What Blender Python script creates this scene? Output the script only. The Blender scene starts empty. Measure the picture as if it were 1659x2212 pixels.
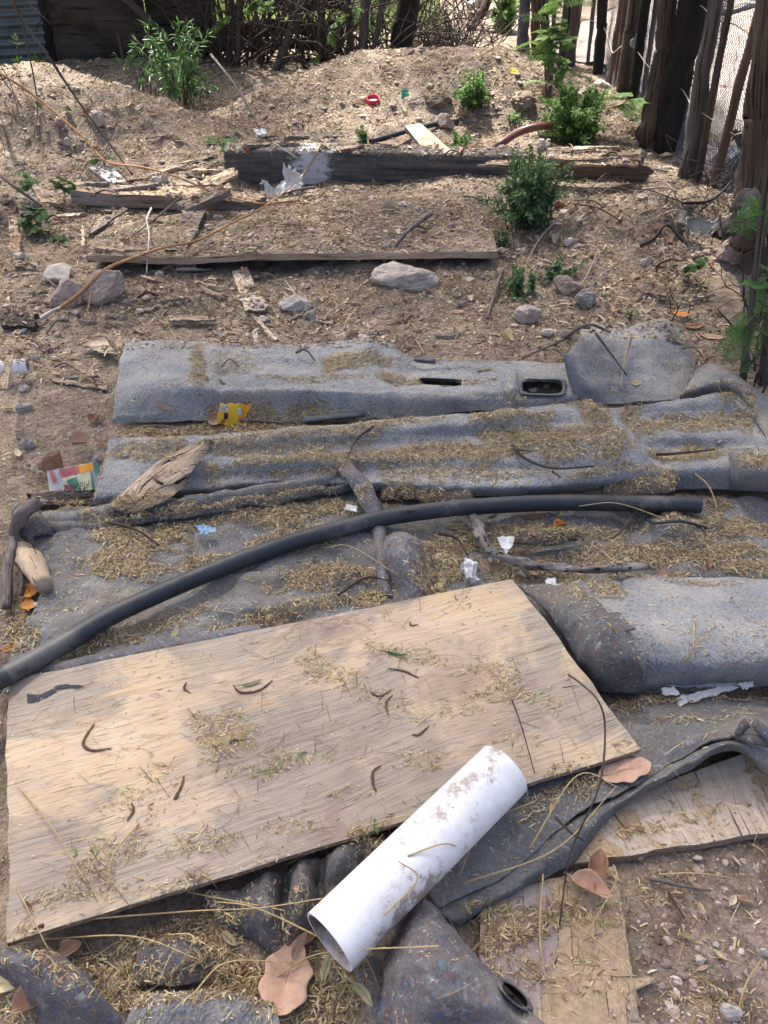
import bpy, bmesh, math, random
import numpy as np
from mathutils import Vector, Matrix, noise as mnoise
from mathutils.bvhtree import BVHTree
random.seed(7); rng=np.random.default_rng(11)
sc=bpy.context.scene; C=sc.collection
R=math.radians
# ---------------------------------------------------------------- camera
CAMZ=1.5; PITCH=R(40); F=28/36*2212
cam=bpy.data.objects.new('camera',bpy.data.cameras.new('camera')); C.objects.link(cam)
cam.location=(0,0,CAMZ); cam.rotation_euler=(R(90)-PITCH,0,0)
cam.data.sensor_fit='VERTICAL'; cam.data.sensor_height=36; cam.data.lens=28
cam.data.clip_start=.02; cam.data.clip_end=600; sc.camera=cam
# ---------------------------------------------------------------- world and sun
SUN_EL,SUN_AZ=58,-24
w=bpy.data.worlds.new('World'); sc.world=w; w.use_nodes=True
nt=w.node_tree; bg=nt.nodes['Background']; sky=nt.nodes.new('ShaderNodeTexSky')
sky.sky_type='NISHITA'; sky.sun_disc=False; sky.sun_elevation=R(SUN_EL); sky.sun_rotation=R(SUN_AZ)
sky.dust_density=6.0; sky.air_density=.6; sky.ozone_density=.6
nt.links.new(sky.outputs[0],bg.inputs[0]); bg.inputs[1].default_value=.15
sd=Vector((math.sin(R(SUN_AZ))*math.cos(R(SUN_EL)),math.cos(R(SUN_AZ))*math.cos(R(SUN_EL)),math.sin(R(SUN_EL))))
sl=bpy.data.lights.new('sun','SUN'); sl.energy=4.8; sl.angle=R(2.5); sl.color=(1,.955,.88)
sun=bpy.data.objects.new('sun',sl); C.objects.link(sun); sun.rotation_euler=sd.to_track_quat('Z','Y').to_euler(); sun.location=(0,0,20)
sc.view_settings.view_transform='Standard'; sc.view_settings.look='None'; sc.view_settings.gamma=1
sc.view_settings.exposure=1.6
sc.cycles.max_bounces=6; sc.cycles.transparent_max_bounces=12; sc.cycles.use_denoising=True
# ---------------------------------------------------------------- pixels of a 1659x2212 view <-> the place
CP,SP=math.cos(PITCH),math.sin(PITCH)
def ray(x,y):
    dx=(x-829.5)/F; dy=(1106-y)/F
    return Vector((dx,CP+dy*SP,-SP+dy*CP))
def proj(X,Y,Z):
    Zc=Z-CAMZ
    d=Y*CP-Zc*SP; u=Y*SP+Zc*CP
    return 829.5+F*X/d, 1106-F*u/d
# value-noise fbm, vectorised
def _h(i,j,s): 
    n=(i*374761393+j*668265263+s*974711)&0xffffffff
    n=((n^(n>>13))*1274126177)&0xffffffff
    return ((n^(n>>16))&0xffff)/65535.0
def vn(x,y,s=0):
    x=np.asarray(x,float); y=np.asarray(y,float)
    i=np.floor(x).astype(np.int64); j=np.floor(y).astype(np.int64); fx=x-i; fy=y-j
    fx=fx*fx*(3-2*fx); fy=fy*fy*(3-2*fy)
    return (_h(i,j,s)*(1-fx)+_h(i+1,j,s)*fx)*(1-fy)+(_h(i,j+1,s)*(1-fx)+_h(i+1,j+1,s)*fx)*fy-.5
def fbm(x,y,o=4,s=0,g=.5):
    t=0;a=1
    for k in range(o): t=t+a*vn(x*2**k,y*2**k,s+k*17); a*=g
    return t
def ss(a,b,x): t=np.clip((x-a)/(b-a),0,1); return t*t*(3-2*t)
MOUNDS=[(-2.4,5.7,.42,.80,.42,0),(-1.45,5.5,.14,.5,.35,0),(.15,6.6,.31,1.25,.48,0),(1.05,6.5,.15,.6,.42,0),(-.55,6.3,.06,.5,.4,0),(-1.25,6.7,-.12,.9,.5,0),(-2.2,7.2,-.06,1.2,.4,0),(1.6,7.6,-.08,.7,.9,0),
 (1.42,3.92,.17,.5,.20,0),(2.0,3.9,.06,.5,.5,0),(.95,4.65,.05,.6,.5,0),(-1.9,3.55,.03,.5,.3,0),(2.2,6.2,.10,.6,.8,0),(-3.1,4.6,.08,.8,.8,0)]
def G(X,Y):
    X=np.asarray(X,float); Y=np.asarray(Y,float); z=np.zeros(np.broadcast(X,Y).shape)
    wx=X+.25*fbm(X*1.3,Y*1.3,2,5); wy=Y+.2*fbm(X*1.3,Y*1.3,2,9)
    for cx,cy,h,rx,ry,_ in MOUNDS: z=z+h*np.exp(-(((wx-cx)/rx)**2+((wy-cy)/ry)**2)**1.3)
    near=ss(2.7,3.3,Y); far=1-ss(9,14,Y)
    a=.35+.65*near
    z=z+a*far*(.045*fbm(X*1.8,Y*1.8,3,3)+.030*fbm(X*7,Y*7,3,31)+.016*np.abs(fbm(X*30,Y*30,3,57))+.006*fbm(X*90,Y*90,2,91))
    z=z-.012*(1-near)
    er=np.exp(-(((X+1.9)/.7)**2+((Y-5.35)/.3)**2))+.7*np.exp(-(((X+.2)/1.3)**2+((Y-5.9)/.35)**2)); z=z-er*.10*np.abs(fbm(X*4,Y*6,4,63))
    # eroded little face in front of the right mound and the hole beside the carpets
    z=z-.05*np.exp(-(((X+1.02)/.10)**2+((Y-2.02)/.10)**2))
    return z
def P(x,y,h=0.0,absz=False):
    "the point seen at pixel x,y that lies h above the bare ground (or at height h)"
    d=ray(x,y); o=Vector((0,0,CAMZ))
    if absz: return o+d*((h-CAMZ)/d.z)
    t=(h-CAMZ)/d.z if d.z<-.02 else 40.
    for _ in range(14):
        p=o+d*t; g=float(G(p.x,p.y))+h; nt_=(g-CAMZ)/d.z; t=.5*t+.5*nt_
    return o+d*t
def Z(x,y,z): return P(x,y,z,True)
def PY(x,y,Y):
    d=ray(x,y); return Vector((0,0,CAMZ))+d*(Y/d.y)
def depth(p): return p[1]*CP-(p[2]-CAMZ)*SP
# ---------------------------------------------------------------- meshes
WL={}; SOLID=[]
def link(o,parent=None,base=None):
    C.objects.link(o)
    if parent is not None: o.parent=parent; WL[o]=WL[parent]
    else: o.location=base; WL[o]=Vector(base)
    return o
def tag(o,label=None,cat=None,group=None,kind=None):
    if label: o['label']=label
    if cat: o['category']=cat
    if group: o['group']=group
    if kind: o['kind']=kind
    return o
def empty(name,loc,label,cat,group=None):
    o=bpy.data.objects.new(name,None); o.empty_display_size=.05; link(o,None,Vector(loc)); return tag(o,label,cat,group)
class M:
    def __init__(s): s.V=[];s.F=[];s.I=[];s.U=[];s.n=0
    def add(s,V,Fs,mi=0,uv=None):
        V=np.asarray(V,float).reshape(-1,3); Fs=np.asarray(Fs,np.int64)
        s.V.append(V); s.F.append(Fs+s.n); s.I.append(np.full(len(Fs),mi) if np.isscalar(mi) else np.asarray(mi)); s.n+=len(V)
        s.U.append(np.zeros((len(V),2)) if uv is None else np.asarray(uv,float).reshape(-1,2)); return s
    def build(s,name,mats,parent=None,base=None,smooth=True,solid=False,label=None,cat=None,group=None,kind=None):
        V=np.concatenate(s.V); 
        if parent is not None: b=WL[parent]
        else: b=Vector(base) if base is not None else Vector((float(V[:,0].mean()),float(V[:,1].mean()),float(V[:,2].min())))
        me=bpy.data.meshes.new(name); me.vertices.add(len(V)); me.vertices.foreach_set('co',(V-np.array(b)).astype(np.float32).ravel())
        tot=np.concatenate([np.full(len(f),f.shape[1]) for f in s.F]); idx=np.concatenate([f.ravel() for f in s.F])
        me.loops.add(len(idx)); me.polygons.add(len(tot))
        st=np.concatenate([[0],np.cumsum(tot)[:-1]])
        me.polygons.foreach_set('loop_start',st.astype(np.int32)); me.polygons.foreach_set('loop_total',tot.astype(np.int32))
        me.loops.foreach_set('vertex_index',idx.astype(np.int32))
        me.polygons.foreach_set('material_index',np.concatenate(s.I).astype(np.int32))
        me.polygons.foreach_set('use_smooth',np.full(len(tot),smooth))
        uv=me.uv_layers.new(name='UVMap'); U=np.concatenate(s.U)[idx]; uv.data.foreach_set('uv',U.astype(np.float32).ravel())
        me.update(calc_edges=True); me.validate()
        for m in (mats if isinstance(mats,(list,tuple)) else [mats]): me.materials.append(m)
        o=bpy.data.objects.new(name,me); link(o,parent,b); tag(o,label,cat,group,kind)
        if solid: SOLID.append((V,s.F,int(solid)))
        return o
def grid_faces(nv,nu,wrap=False):
    a=np.arange(nv*nu).reshape(nv,nu)
    if wrap: a=np.concatenate([a,a[:,:1]],1)
    return np.stack([a[:-1,:-1],a[:-1,1:],a[1:,1:],a[1:,:-1]],-1).reshape(-1,4)
def cr(Pts,n):
    "Catmull-Rom through rows of control points -> n samples"
    Pts=np.asarray(Pts,float); k=len(Pts)
    if k==1: return np.repeat(Pts,n,0)
    E=np.concatenate([[2*Pts[0]-Pts[1]],Pts,[2*Pts[-1]-Pts[-2]]])
    t=np.linspace(0,k-1,n); i=np.minimum(t.astype(int),k-2); f=(t-i).reshape((-1,)+(1,)*(Pts.ndim-1))
    a,b,c,d=E[i],E[i+1],E[i+2],E[i+3]
    return .5*((2*b)+(c-a)*f+(2*a-5*b+4*c-d)*f*f+(3*b-a-3*c+d)*f**3)
def nrm(v): return v/np.maximum(np.linalg.norm(v,axis=-1,keepdims=True),1e-9)
def gnorm(V):
    du=np.gradient(V,axis=1); dv=np.gradient(V,axis=0); return nrm(np.cross(du,dv))
def tube(pts,rad,n=8,sub=4,wob=0,cap=True,seed=0,flat=1):
    pts=np.array([tuple(p) for p in pts]); k=(len(pts)-1)*sub+1; p=cr(pts,k)
    r=np.interp(np.linspace(0,1,k),np.linspace(0,1,len(np.atleast_1d(rad))),np.atleast_1d(rad)) if np.ndim(rad) else np.full(k,rad)
    t=nrm(np.gradient(p,axis=0)); up=np.array([0,0,1.]) if abs(t[:,2]).mean()<.8 else np.array([0,1.,0])
    a=nrm(np.cross(t,up)); b=np.cross(a,t); th=np.linspace(0,2*np.pi,n,endpoint=False)
    rr=r[:,None]*np.ones(n)
    if wob:
        s=np.linspace(0,1,k)*len(pts)*3
        rr=rr*(1+wob*2*fbm(np.cos(th)[None,:]*1.5+s[:,None]*.7+seed*3.1,np.sin(th)[None,:]*1.5+seed*1.7,3,seed))
    V=p[:,None]+rr[...,None]*(np.cos(th)[None,:,None]*a[:,None]+flat*np.sin(th)[None,:,None]*b[:,None])
    L=np.concatenate([[0],np.cumsum(np.linalg.norm(np.diff(p,axis=0),axis=1))])
    uv=np.stack(np.broadcast_arrays(L[:,None],(th*r.mean())[None,:]),-1).reshape(-1,2)
    Fs=grid_faces(k,n,True); V=V.reshape(-1,3); out=[(V,Fs,uv)]
    return V,Fs,uv,k,n
def add_tube(m,pts,rad,mi=0,**kw):
    V,Fs,uv,k,n=tube(pts,rad,**kw); m.add(V,Fs,mi,uv); b=m.n-len(V)
    for row in (0,k-1):
        c=V[row*n:(row+1)*n].mean(0); m.V.append(c[None]); m.U.append(np.zeros((1,2))); ci=m.n; m.n+=1
        ii=np.arange(n)+b+row*n; jj=np.roll(ii,-1)
        m.F.append(np.stack([ii,jj,np.full(n,ci)],1) if row else np.stack([jj,ii,np.full(n,ci)],1)); m.I.append(np.full(n,mi))
    return m
def sheet(V,thick,m=None,mi=(0,0,0),holes=None,uvs=1.0):
    "closed sheet of the given thickness under the grid V (nv,nu,3)"
    m=m or M(); nv,nu,_=V.shape; N=gnorm(V); N=np.where(N[...,2:3]<0,-N,N) if N[...,2].mean()<0 and False else N
    if N[...,2].mean()<0: N=-N; 
    B=V-N*thick
    L=np.concatenate([np.zeros((nv,1)),np.cumsum(np.linalg.norm(np.diff(V,axis=1),axis=2),1)],1)
    W=np.concatenate([np.zeros((1,nu)),np.cumsum(np.linalg.norm(np.diff(V,axis=0),axis=2),0)],0)
    uv=np.stack([L,W],-1).reshape(-1,2)*uvs
    Fs=grid_faces(nv,nu)
    flip=gnorm(V)[...,2].mean()<0
    T=Fs[:,::-1] if flip else Fs
    keep=np.ones(len(Fs),bool)
    if holes is not None:
        ctr=V.reshape(-1,3)[Fs].mean(1); px,py=proj(ctr[:,0],ctr[:,1],ctr[:,2]); keep=~holes(px,py)
    b0=m.n; m.add(V.reshape(-1,3),T[keep],mi[0],uv); m.add(B.reshape(-1,3),T[keep][:,::-1],mi[1],uv)
    n=nv*nu; a=np.arange(n).reshape(nv,nu)
    loop=np.concatenate([a[0,:-1],a[:-1,-1],a[-1,:0:-1],a[:0:-1,0]]); nx=np.roll(loop,-1)
    S=np.stack([loop,nx,nx+n,loop+n],1)+b0
    if not flip: S=S[:,::-1]
    m.F.append(S); m.I.append(np.full(len(S),mi[2])); return m
def loft(rows,nv,nu,absz=True,wr=0,wrs=6,seed=0):
    "rows of (px,py,z): a draped surface through those points"
    RR=[]
    for r in rows:
        r3=np.array([tuple(Z(*q)) for q in r]); RR.append(cr(r3,nu))
    V=cr(np.array(RR),nv)
    if wr: V[...,2]+=wr*fbm(V[...,0]*wrs,V[...,1]*wrs,4,seed+100)
    return V
# ---------------------------------------------------------------- materials
MT={}
def nodes(name,rough=.85,spec=.25):
    m=bpy.data.materials.new(name); m.use_nodes=True; n=m.node_tree.nodes; l=m.node_tree.links
    b=n['Principled BSDF']; b.inputs['Roughness'].default_value=rough; b.inputs['Specular IOR Level'].default_value=spec
    MT[name]=m; return m,n,l,b
def tc(n,kind='Object'): return n.new('ShaderNodeTexCoord').outputs[kind]
def mapping(n,l,src,scale=(1,1,1),rot=(0,0,0),loc=(0,0,0)):
    k=n.new('ShaderNodeMapping'); l.new(src,k.inputs[0]); k.inputs['Scale'].default_value=scale; k.inputs['Rotation'].default_value=rot; k.inputs['Location'].default_value=loc; return k.outputs[0]
def tnoise(n,l,src,scale,detail=5,rough=.6,dist=0,out=0):
    k=n.new('ShaderNodeTexNoise'); l.new(src,k.inputs['Vector']); k.inputs['Scale'].default_value=scale; k.inputs['Detail'].default_value=detail; k.inputs['Roughness'].default_value=rough; k.inputs['Distortion'].default_value=dist; return k.outputs[out]
def voro(n,l,src,scale,feat='F1',out='Distance'):
    k=n.new('ShaderNodeTexVoronoi'); l.new(src,k.inputs['Vector']); k.feature=feat; k.inputs['Scale'].default_value=scale; return k.outputs[out]
def ramp(n,l,src,stops,interp='LINEAR'):
    k=n.new('ShaderNodeValToRGB'); l.new(src,k.inputs[0]); e=k.color_ramp; e.interpolation=interp
    while len(e.elements)<len(stops): e.elements.new(.5)
    for el,(p,c) in zip(e.elements,stops):
        el.position=p; el.color=(c if len(c)==4 else (*c,1)) if not np.isscalar(c) else (c,c,c,1)
    return k.outputs[0]
def mix(n,l,f,a,b,mode='MIX'):
    k=n.new('ShaderNodeMix'); k.data_type='RGBA'; k.blend_type=mode
    for s,v in ((k.inputs['Factor'],f),(k.inputs['A'],a),(k.inputs['B'],b)):
        if isinstance(v,bpy.types.NodeSocket): l.new(v,s)
        elif np.isscalar(v): s.default_value=v
        else: s.default_value=(*v,1)
    return k.outputs['Result']
def math_(n,l,op,a,b=0.0):
    k=n.new('ShaderNodeMath'); k.operation=op
    for s,v in ((k.inputs[0],a),(k.inputs[1],b)):
        if isinstance(v,bpy.types.NodeSocket): l.new(v,s)
        else: s.default_value=v
    return k.outputs[0]
def bump(n,l,b,src,strength=.5,dist=.01,prev=None):
    k=n.new('ShaderNodeBump'); l.new(src,k.inputs['Height']); k.inputs['Strength'].default_value=strength; k.inputs['Distance'].default_value=dist
    if prev is not None: l.new(prev,k.inputs['Normal'])
    l.new(k.outputs[0],b.inputs['Normal']); return k.outputs[0]
def isl(n): return n.new('ShaderNodeNewGeometry').outputs['Random Per Island']
def noisy(name,c1,c2,scale=20,rough=.85,bs=.4,bd=.004,bsc=None,spec=.2,c3=None,island=0):
    m,n,l,b=nodes(name,rough,spec); o=tc(n); f=tnoise(n,l,o,scale)
    st=[(.3,c1),(.7,c2)] if c3 is None else [(.28,c1),(.5,c2),(.72,c3)]
    col=ramp(n,l,f,st)
    if island: col=mix(n,l,1.0,col,ramp(n,l,isl(n),[(0,1-island),(1,1+island)]),'MULTIPLY')
    l.new(col,b.inputs['Base Color']); bump(n,l,b,tnoise(n,l,o,bsc or scale*4,6),bs,bd); return m
def wood(name,light,dark,crack=(.02,.015,.012),gs=45,rough=.85,patch=None,pscale=3,crk=.62,bd=.002,stretch=1.6):
    m,n,l,b=nodes(name,rough,.2); u=tc(n,'UV')
    g=tnoise(n,l,mapping(n,l,u,(stretch,gs,1)),1.0,6,.65,.4); col=ramp(n,l,g,[(.3,dark),(.68,light)])
    big=tnoise(n,l,u,pscale,4,.55,.3)
    if patch is not None: col=mix(n,l,ramp(n,l,big,[(.45,0.),(.58,1.)]),col,mix(n,l,1.0,col,patch,'MULTIPLY'))
    fine=tnoise(n,l,u,60,4,.7); col=mix(n,l,.5,col,ramp(n,l,fine,[(.25,.55),(.75,1.35)]),'MULTIPLY')
    ck=tnoise(n,l,mapping(n,l,u,(stretch*4,gs*3.3,1)),1.0,3,.5,.2); cf=ramp(n,l,ck,[(crk,0.),(crk+.05,1.)])
    col=mix(n,l,cf,col,crack); l.new(col,b.inputs['Base Color'])
    hh=math_(n,l,'SUBTRACT',g,cf); bump(n,l,b,hh,.7,bd); return m
# ---------------------------------------------------------------- the materials
def _dirt():
    m,n,l,b=nodes('dirt',.95,.1); o=tc(n)
    big=tnoise(n,l,o,1.3,6,.6,.4); mid=tnoise(n,l,o,14,7,.65); fine=tnoise(n,l,o,110,5,.75)
    c=ramp(n,l,big,[(.3,(.205,.16,.125)),(.5,(.305,.24,.184)),(.72,(.44,.358,.277))])
    c=mix(n,l,.9,c,ramp(n,l,mid,[(.28,.38),(.72,1.5)]),'MULTIPLY'); c=mix(n,l,.9,c,ramp(n,l,fine,[(.28,.4),(.75,1.6)]),'MULTIPLY')
    v=voro(n,l,o,75,'F1','Color'); sp=ramp(n,l,v,[(.86,0.),(.90,1.)]); c=mix(n,l,math_(n,l,'MULTIPLY',sp,.55),c,(.46,.38,.32))
    l.new(c,b.inputs['Base Color'])
    p=bump(n,l,b,mid,.8,.03); bump(n,l,b,math_(n,l,'ADD',fine,math_(n,l,'MULTIPLY',voro(n,l,o,60),-.6)),.9,.012,p)
_dirt()
noisy('pebble',(.30,.235,.20),(.48,.40,.35),60,.9,.4,.002,island=.35)
noisy('clod',(.23,.175,.145),(.38,.30,.25),60,.95,.6,.003,island=.3)
noisy('rock_pale',(.26,.21,.175),(.46,.39,.335),14,.9,.7,.006,50,c3=(.36,.29,.24))
noisy('rock_pink',(.22,.165,.14),(.40,.31,.265),16,.92,.7,.007,45)
noisy('rock_white',(.32,.28,.25),(.52,.47,.42),20,.8,.5,.004,50)
noisy('rock_grey',(.22,.19,.17),(.38,.34,.31),20,.85,.5,.004,50)
noisy('ash',(.05,.055,.06),(.55,.56,.58),22,.9,1,.02,40)
def _carpet(name,k,warm=0):
    m,n,l,b=nodes(name,.97,.08); u=tc(n,'UV'); o=tc(n)
    vv=voro(n,l,mapping(n,l,u,(1,.72,1)),200,'SMOOTH_F1'); big=tnoise(n,l,o,4.5,5,.6); fine=tnoise(n,l,o,330,3,.7)
    c=ramp(n,l,big,[(.3,(k*.74,k*.75,k*.785)),(.7,(k*1.10,k*1.11,k*1.13))])
    if warm: c=mix(n,l,ramp(n,l,tnoise(n,l,o,3,4,.6),[(.42,0.),(.62,warm)]),c,(k*1.1,k*.92,k*.72))
    c=mix(n,l,.85,c,ramp(n,l,vv,[(.0,1.22),(.8,.58)]),'MULTIPLY'); c=mix(n,l,.6,c,ramp(n,l,fine,[(.3,.82),(.7,1.18)]),'MULTIPLY')
    dust=tnoise(n,l,o,9,6,.7); c=mix(n,l,ramp(n,l,dust,[(.47,0.),(.70,.5)]),c,(k*1.35,k*1.18,k*.95))
    l.new(c,b.inputs['Base Color']); b.inputs['Sheen Weight'].default_value=.15
    bump(n,l,b,math_(n,l,'ADD',math_(n,l,'MULTIPLY',vv,-1.),math_(n,l,'MULTIPLY',fine,.5)),1.0,.004)
_carpet('carpet',.30); _carpet('carpet_dusty',.25,.6)
def _felt(name,k,tint,sp=.5):
    m,n,l,b=nodes(name,.98,.05); o=tc(n)
    big=tnoise(n,l,o,7,6,.65); fine=tnoise(n,l,o,160,5,.8)
    c=ramp(n,l,big,[(.3,tuple(k*t*.7 for t in tint)),(.7,tuple(k*t*1.3 for t in tint))])
    c=mix(n,l,.8,c,ramp(n,l,fine,[(.3,.45),(.72,1.6)]),'MULTIPLY')
    q=mapping(n,l,o,(1,1,1)); q2=mix(n,l,.04,q,tnoise(n,l,o,40,3,.7,0,1))
    vc=voro(n,l,q2,140,'F1','Color'); s=n.new('ShaderNodeSeparateColor'); l.new(vc,s.inputs[0])
    msk=ramp(n,l,s.outputs[0],[(.83,0.),(.87,sp)]); hue=ramp(n,l,s.outputs[1],[(0,(.16,.17,.20)),(.25,(.28,.09,.10)),(.45,(.07,.12,.26)),(.65,(.42,.42,.42)),(.85,(.09,.22,.22)),(.95,(.30,.12,.05))],'CONSTANT')
    c=mix(n,l,msk,c,hue); wh=tnoise(n,l,mix(n,l,.1,o,tnoise(n,l,o,9,3,.6,0,1)),60,2,.5); c=mix(n,l,ramp(n,l,wh,[(.63,0.),(.68,.4)]),c,(.36,.36,.38))
    dz=tnoise(n,l,o,6,7,.72,.4); c=mix(n,l,ramp(n,l,dz,[(.47,0.),(.66,.6)]),c,(.24,.195,.15))
    l.new(c,b.inputs['Base Color']); p=bump(n,l,b,big,.6,.012); bump(n,l,b,fine,1,.004,p)
_felt('felt',.125,(1.02,1.0,1.0)); _felt('felt_brown',.10,(1.2,.95,.76),.15); _felt('felt_plain',.175,(1.0,1.0,1.0),.14); _felt('felt_purple',.16,(1.06,1,1.06),.6)
noisy('trim_plastic',(.075,.08,.09),(.13,.135,.15),30,.6,.2,.001)
noisy('rubber_dark',(.012,.014,.018),(.03,.033,.04),30,.5,.2,.001)
wood('wood_grey',(.33,.29,.26),(.15,.125,.11),patch=(.8,.72,.62))
wood('wood_tan',(.50,.38,.27),(.28,.20,.14),patch=(.75,.72,.7),gs=35)
wood('wood_pale',(.68,.58,.46),(.44,.36,.28),patch=(.8,.72,.62),gs=30)
wood('wood_dark',(.11,.095,.085),(.04,.034,.030),gs=40,patch=(.6,.55,.5))
wood('wood_split',(.55,.44,.33),(.25,.18,.13),gs=28,crk=.56,bd=.006,patch=(.7,.62,.55))
wood('trunk_brown',(.13,.095,.07),(.035,.026,.02),gs=26,crk=.56,bd=.012,stretch=1.0)
wood('trunk_grey',(.145,.125,.11),(.05,.043,.038),gs=26,crk=.58,bd=.01,stretch=1.0)
wood('trunk_red',(.15,.09,.07),(.06,.04,.033),gs=14,crk=.66,bd=.006,stretch=2)
wood('charred',(.022,.02,.019),(.008,.007,.007),gs=20,crk=.6,bd=.012)  # also stands in for shade on the split stump and hollow floor
wood('ply_edge',(.40,.30,.21),(.13,.09,.065),gs=320,crk=.62)
wood('bark_stick',(.22,.19,.17),(.07,.055,.048),gs=60,bd=.003,stretch=12)
wood('twig_dark',(.09,.07,.058),(.04,.032,.028),gs=60,bd=.002,stretch=8)
wood('branch_bark',(.30,.27,.25),(.045,.036,.03),gs=22,bd=.006,stretch=14,crk=.58)
wood('twig_pale',(.42,.36,.29),(.24,.19,.15),gs=60,bd=.002,stretch=8)
wood('twig_orange',(.52,.29,.14),(.28,.14,.065),gs=60,bd=.002,stretch=8)
wood('stick_white',(.60,.55,.48),(.36,.32,.28),gs=50,bd=.002,stretch=8)
def _painted_beam():
    m,n,l,b=nodes('beam_charred',.85,.25); u=tc(n,'UV'); o=tc(n)
    g=tnoise(n,l,mapping(n,l,u,(2.2,38,1)),1,6,.65,.3); c=ramp(n,l,g,[(.3,(.03,.028,.027)),(.7,(.14,.13,.122))])
    c=mix(n,l,.6,c,ramp(n,l,tnoise(n,l,u,30,5,.7),[(.3,.5),(.7,1.6)]),'MULTIPLY')
    # brown bare wood to the right, a splash of whitewash towards the left end
    s=n.new('ShaderNodeSeparateXYZ'); l.new(u,s.inputs[0])
    c=mix(n,l,ramp(n,l,math_(n,l,'MULTIPLY',s.outputs[0],.4),[(.62,0.),(.80,.75)]),c,mix(n,l,1.,(.15,.10,.075),ramp(n,l,g,[(.3,.5),(.7,1.6)]),'MULTIPLY'))
    w_=math_(n,l,'ABSOLUTE',math_(n,l,'SUBTRACT',s.outputs[0],.50)); w_=math_(n,l,'ADD',math_(n,l,'MULTIPLY',w_,2.0),math_(n,l,'MULTIPLY',tnoise(n,l,mapping(n,l,u,(9,22,1)),1.5,9,.85),1.25))
    c=mix(n,l,ramp(n,l,w_,[(.72,.85),(.86,0.)]),c,(.55,.56,.58)); l.new(c,b.inputs['Base Color']); bump(n,l,b,g,.8,.006)
_painted_beam()
def _ply():
    m,n,l,b=nodes('plywood_face',.8,.25); u=tc(n,'UV')
    wv=mix(n,l,.06,u,tnoise(n,l,u,2.2,3,.5,0,1)); ru=mapping(n,l,wv,(1,1,1),(0,0,R(4)))
    big=tnoise(n,l,u,2.6,5,.6,.5); gr=tnoise(n,l,mapping(n,l,ru,(1.1,170,1)),1,4,.6,.25)
    c=ramp(n,l,big,[(.30,(.325,.25,.192)),(.47,(.42,.328,.24)),(.56,(.46,.35,.23)),(.72,(.425,.335,.257))])
    c=mix(n,l,.28,c,ramp(n,l,gr,[(.3,.62),(.7,1.28)]),'MULTIPLY')
    gy=tnoise(n,l,mapping(n,l,u,(1,1.4,1),(0,0,0),(3.3,1.2,0)),1.9,6,.65,.6); c=mix(n,l,ramp(n,l,gy,[(.47,0.),(.52,.85)]),c,mix(n,l,1.,(.275,.235,.19),ramp(n,l,gr,[(.3,.75),(.7,1.25)]),'MULTIPLY'))
    yl=tnoise(n,l,mapping(n,l,u,(1,3,1),(0,0,0),(7.3,5.2,0)),2.6,6,.7,.3); c=mix(n,l,ramp(n,l,yl,[(.60,0.),(.64,.5)]),c,mix(n,l,1.,(.50,.35,.18),ramp(n,l,gr,[(.3,.7),(.7,1.25)]),'MULTIPLY'))
    kn=voro(n,l,mapping(n,l,wv,(2.3,4.2,1),(0,0,0),(.3,.15,0)),1); kw=ramp(n,l,kn,[(.10,1.),(.16,.35),(.20,.7),(.24,0.)]); c=mix(n,l,math_(n,l,'MULTIPLY',kw,.6),c,(.20,.145,.12))
    ck=tnoise(n,l,mapping(n,l,ru,(15,620,1)),1,2,.5,.1); cf=ramp(n,l,ck,[(.62,0.),(.68,1.)]); c=mix(n,l,math_(n,l,'MULTIPLY',cf,.5),c,(.10,.07,.05))
    rs=tnoise(n,l,mapping(n,l,u,(1,1.6,1),(0,0,0),(5.1,2.7,0)),3.4,5,.7,.5); c=mix(n,l,ramp(n,l,rs,[(.60,0.),(.63,.55)]),c,(.25,.175,.15))
    st=tnoise(n,l,u,42,4,.8); c=mix(n,l,ramp(n,l,st,[(.70,0.),(.74,.6)]),c,(.16,.12,.10))
    l.new(c,b.inputs['Base Color']); bump(n,l,b,math_(n,l,'SUBTRACT',gr,cf),.7,.0018)
_ply()
def _peel(name,a1,a2,b1,b2,th):
    m,n,l,b=nodes(name,.9,.15); u=tc(n,'UV')
    g=tnoise(n,l,mapping(n,l,u,(50,3,1),(0,0,R(18))),1,5,.6,.4); ps=tnoise(n,l,mix(n,l,.05,u,tnoise(n,l,u,14,4,.7,0,1)),5,6,.7,.4); f=ramp(n,l,ps,[(th,0.),(th+.02,1.)])
    A=ramp(n,l,g,[(.3,a1),(.7,a2)]); B=ramp(n,l,tnoise(n,l,u,60,6,.75),[(.3,b1),(.7,b2)]); c=mix(n,l,f,A,B)
    ck=ramp(n,l,tnoise(n,l,mapping(n,l,u,(150,7,1),(0,0,R(18))),1,3,.5,.2),[(.63,0.),(.67,.9)]); c=mix(n,l,ck,c,(.07,.05,.04))
    l.new(c,b.inputs['Base Color']); p=bump(n,l,b,f,.7,-.003); bump(n,l,b,tnoise(n,l,u,90,5,.8),.6,.002,p)
_peel('ply_weathered',(.33,.265,.205),(.52,.435,.345),(.28,.19,.11),(.50,.37,.22),.56)
_peel('ply_rotten',(.22,.18,.165),(.36,.30,.275),(.24,.18,.12),(.46,.35,.23),.44)
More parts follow.
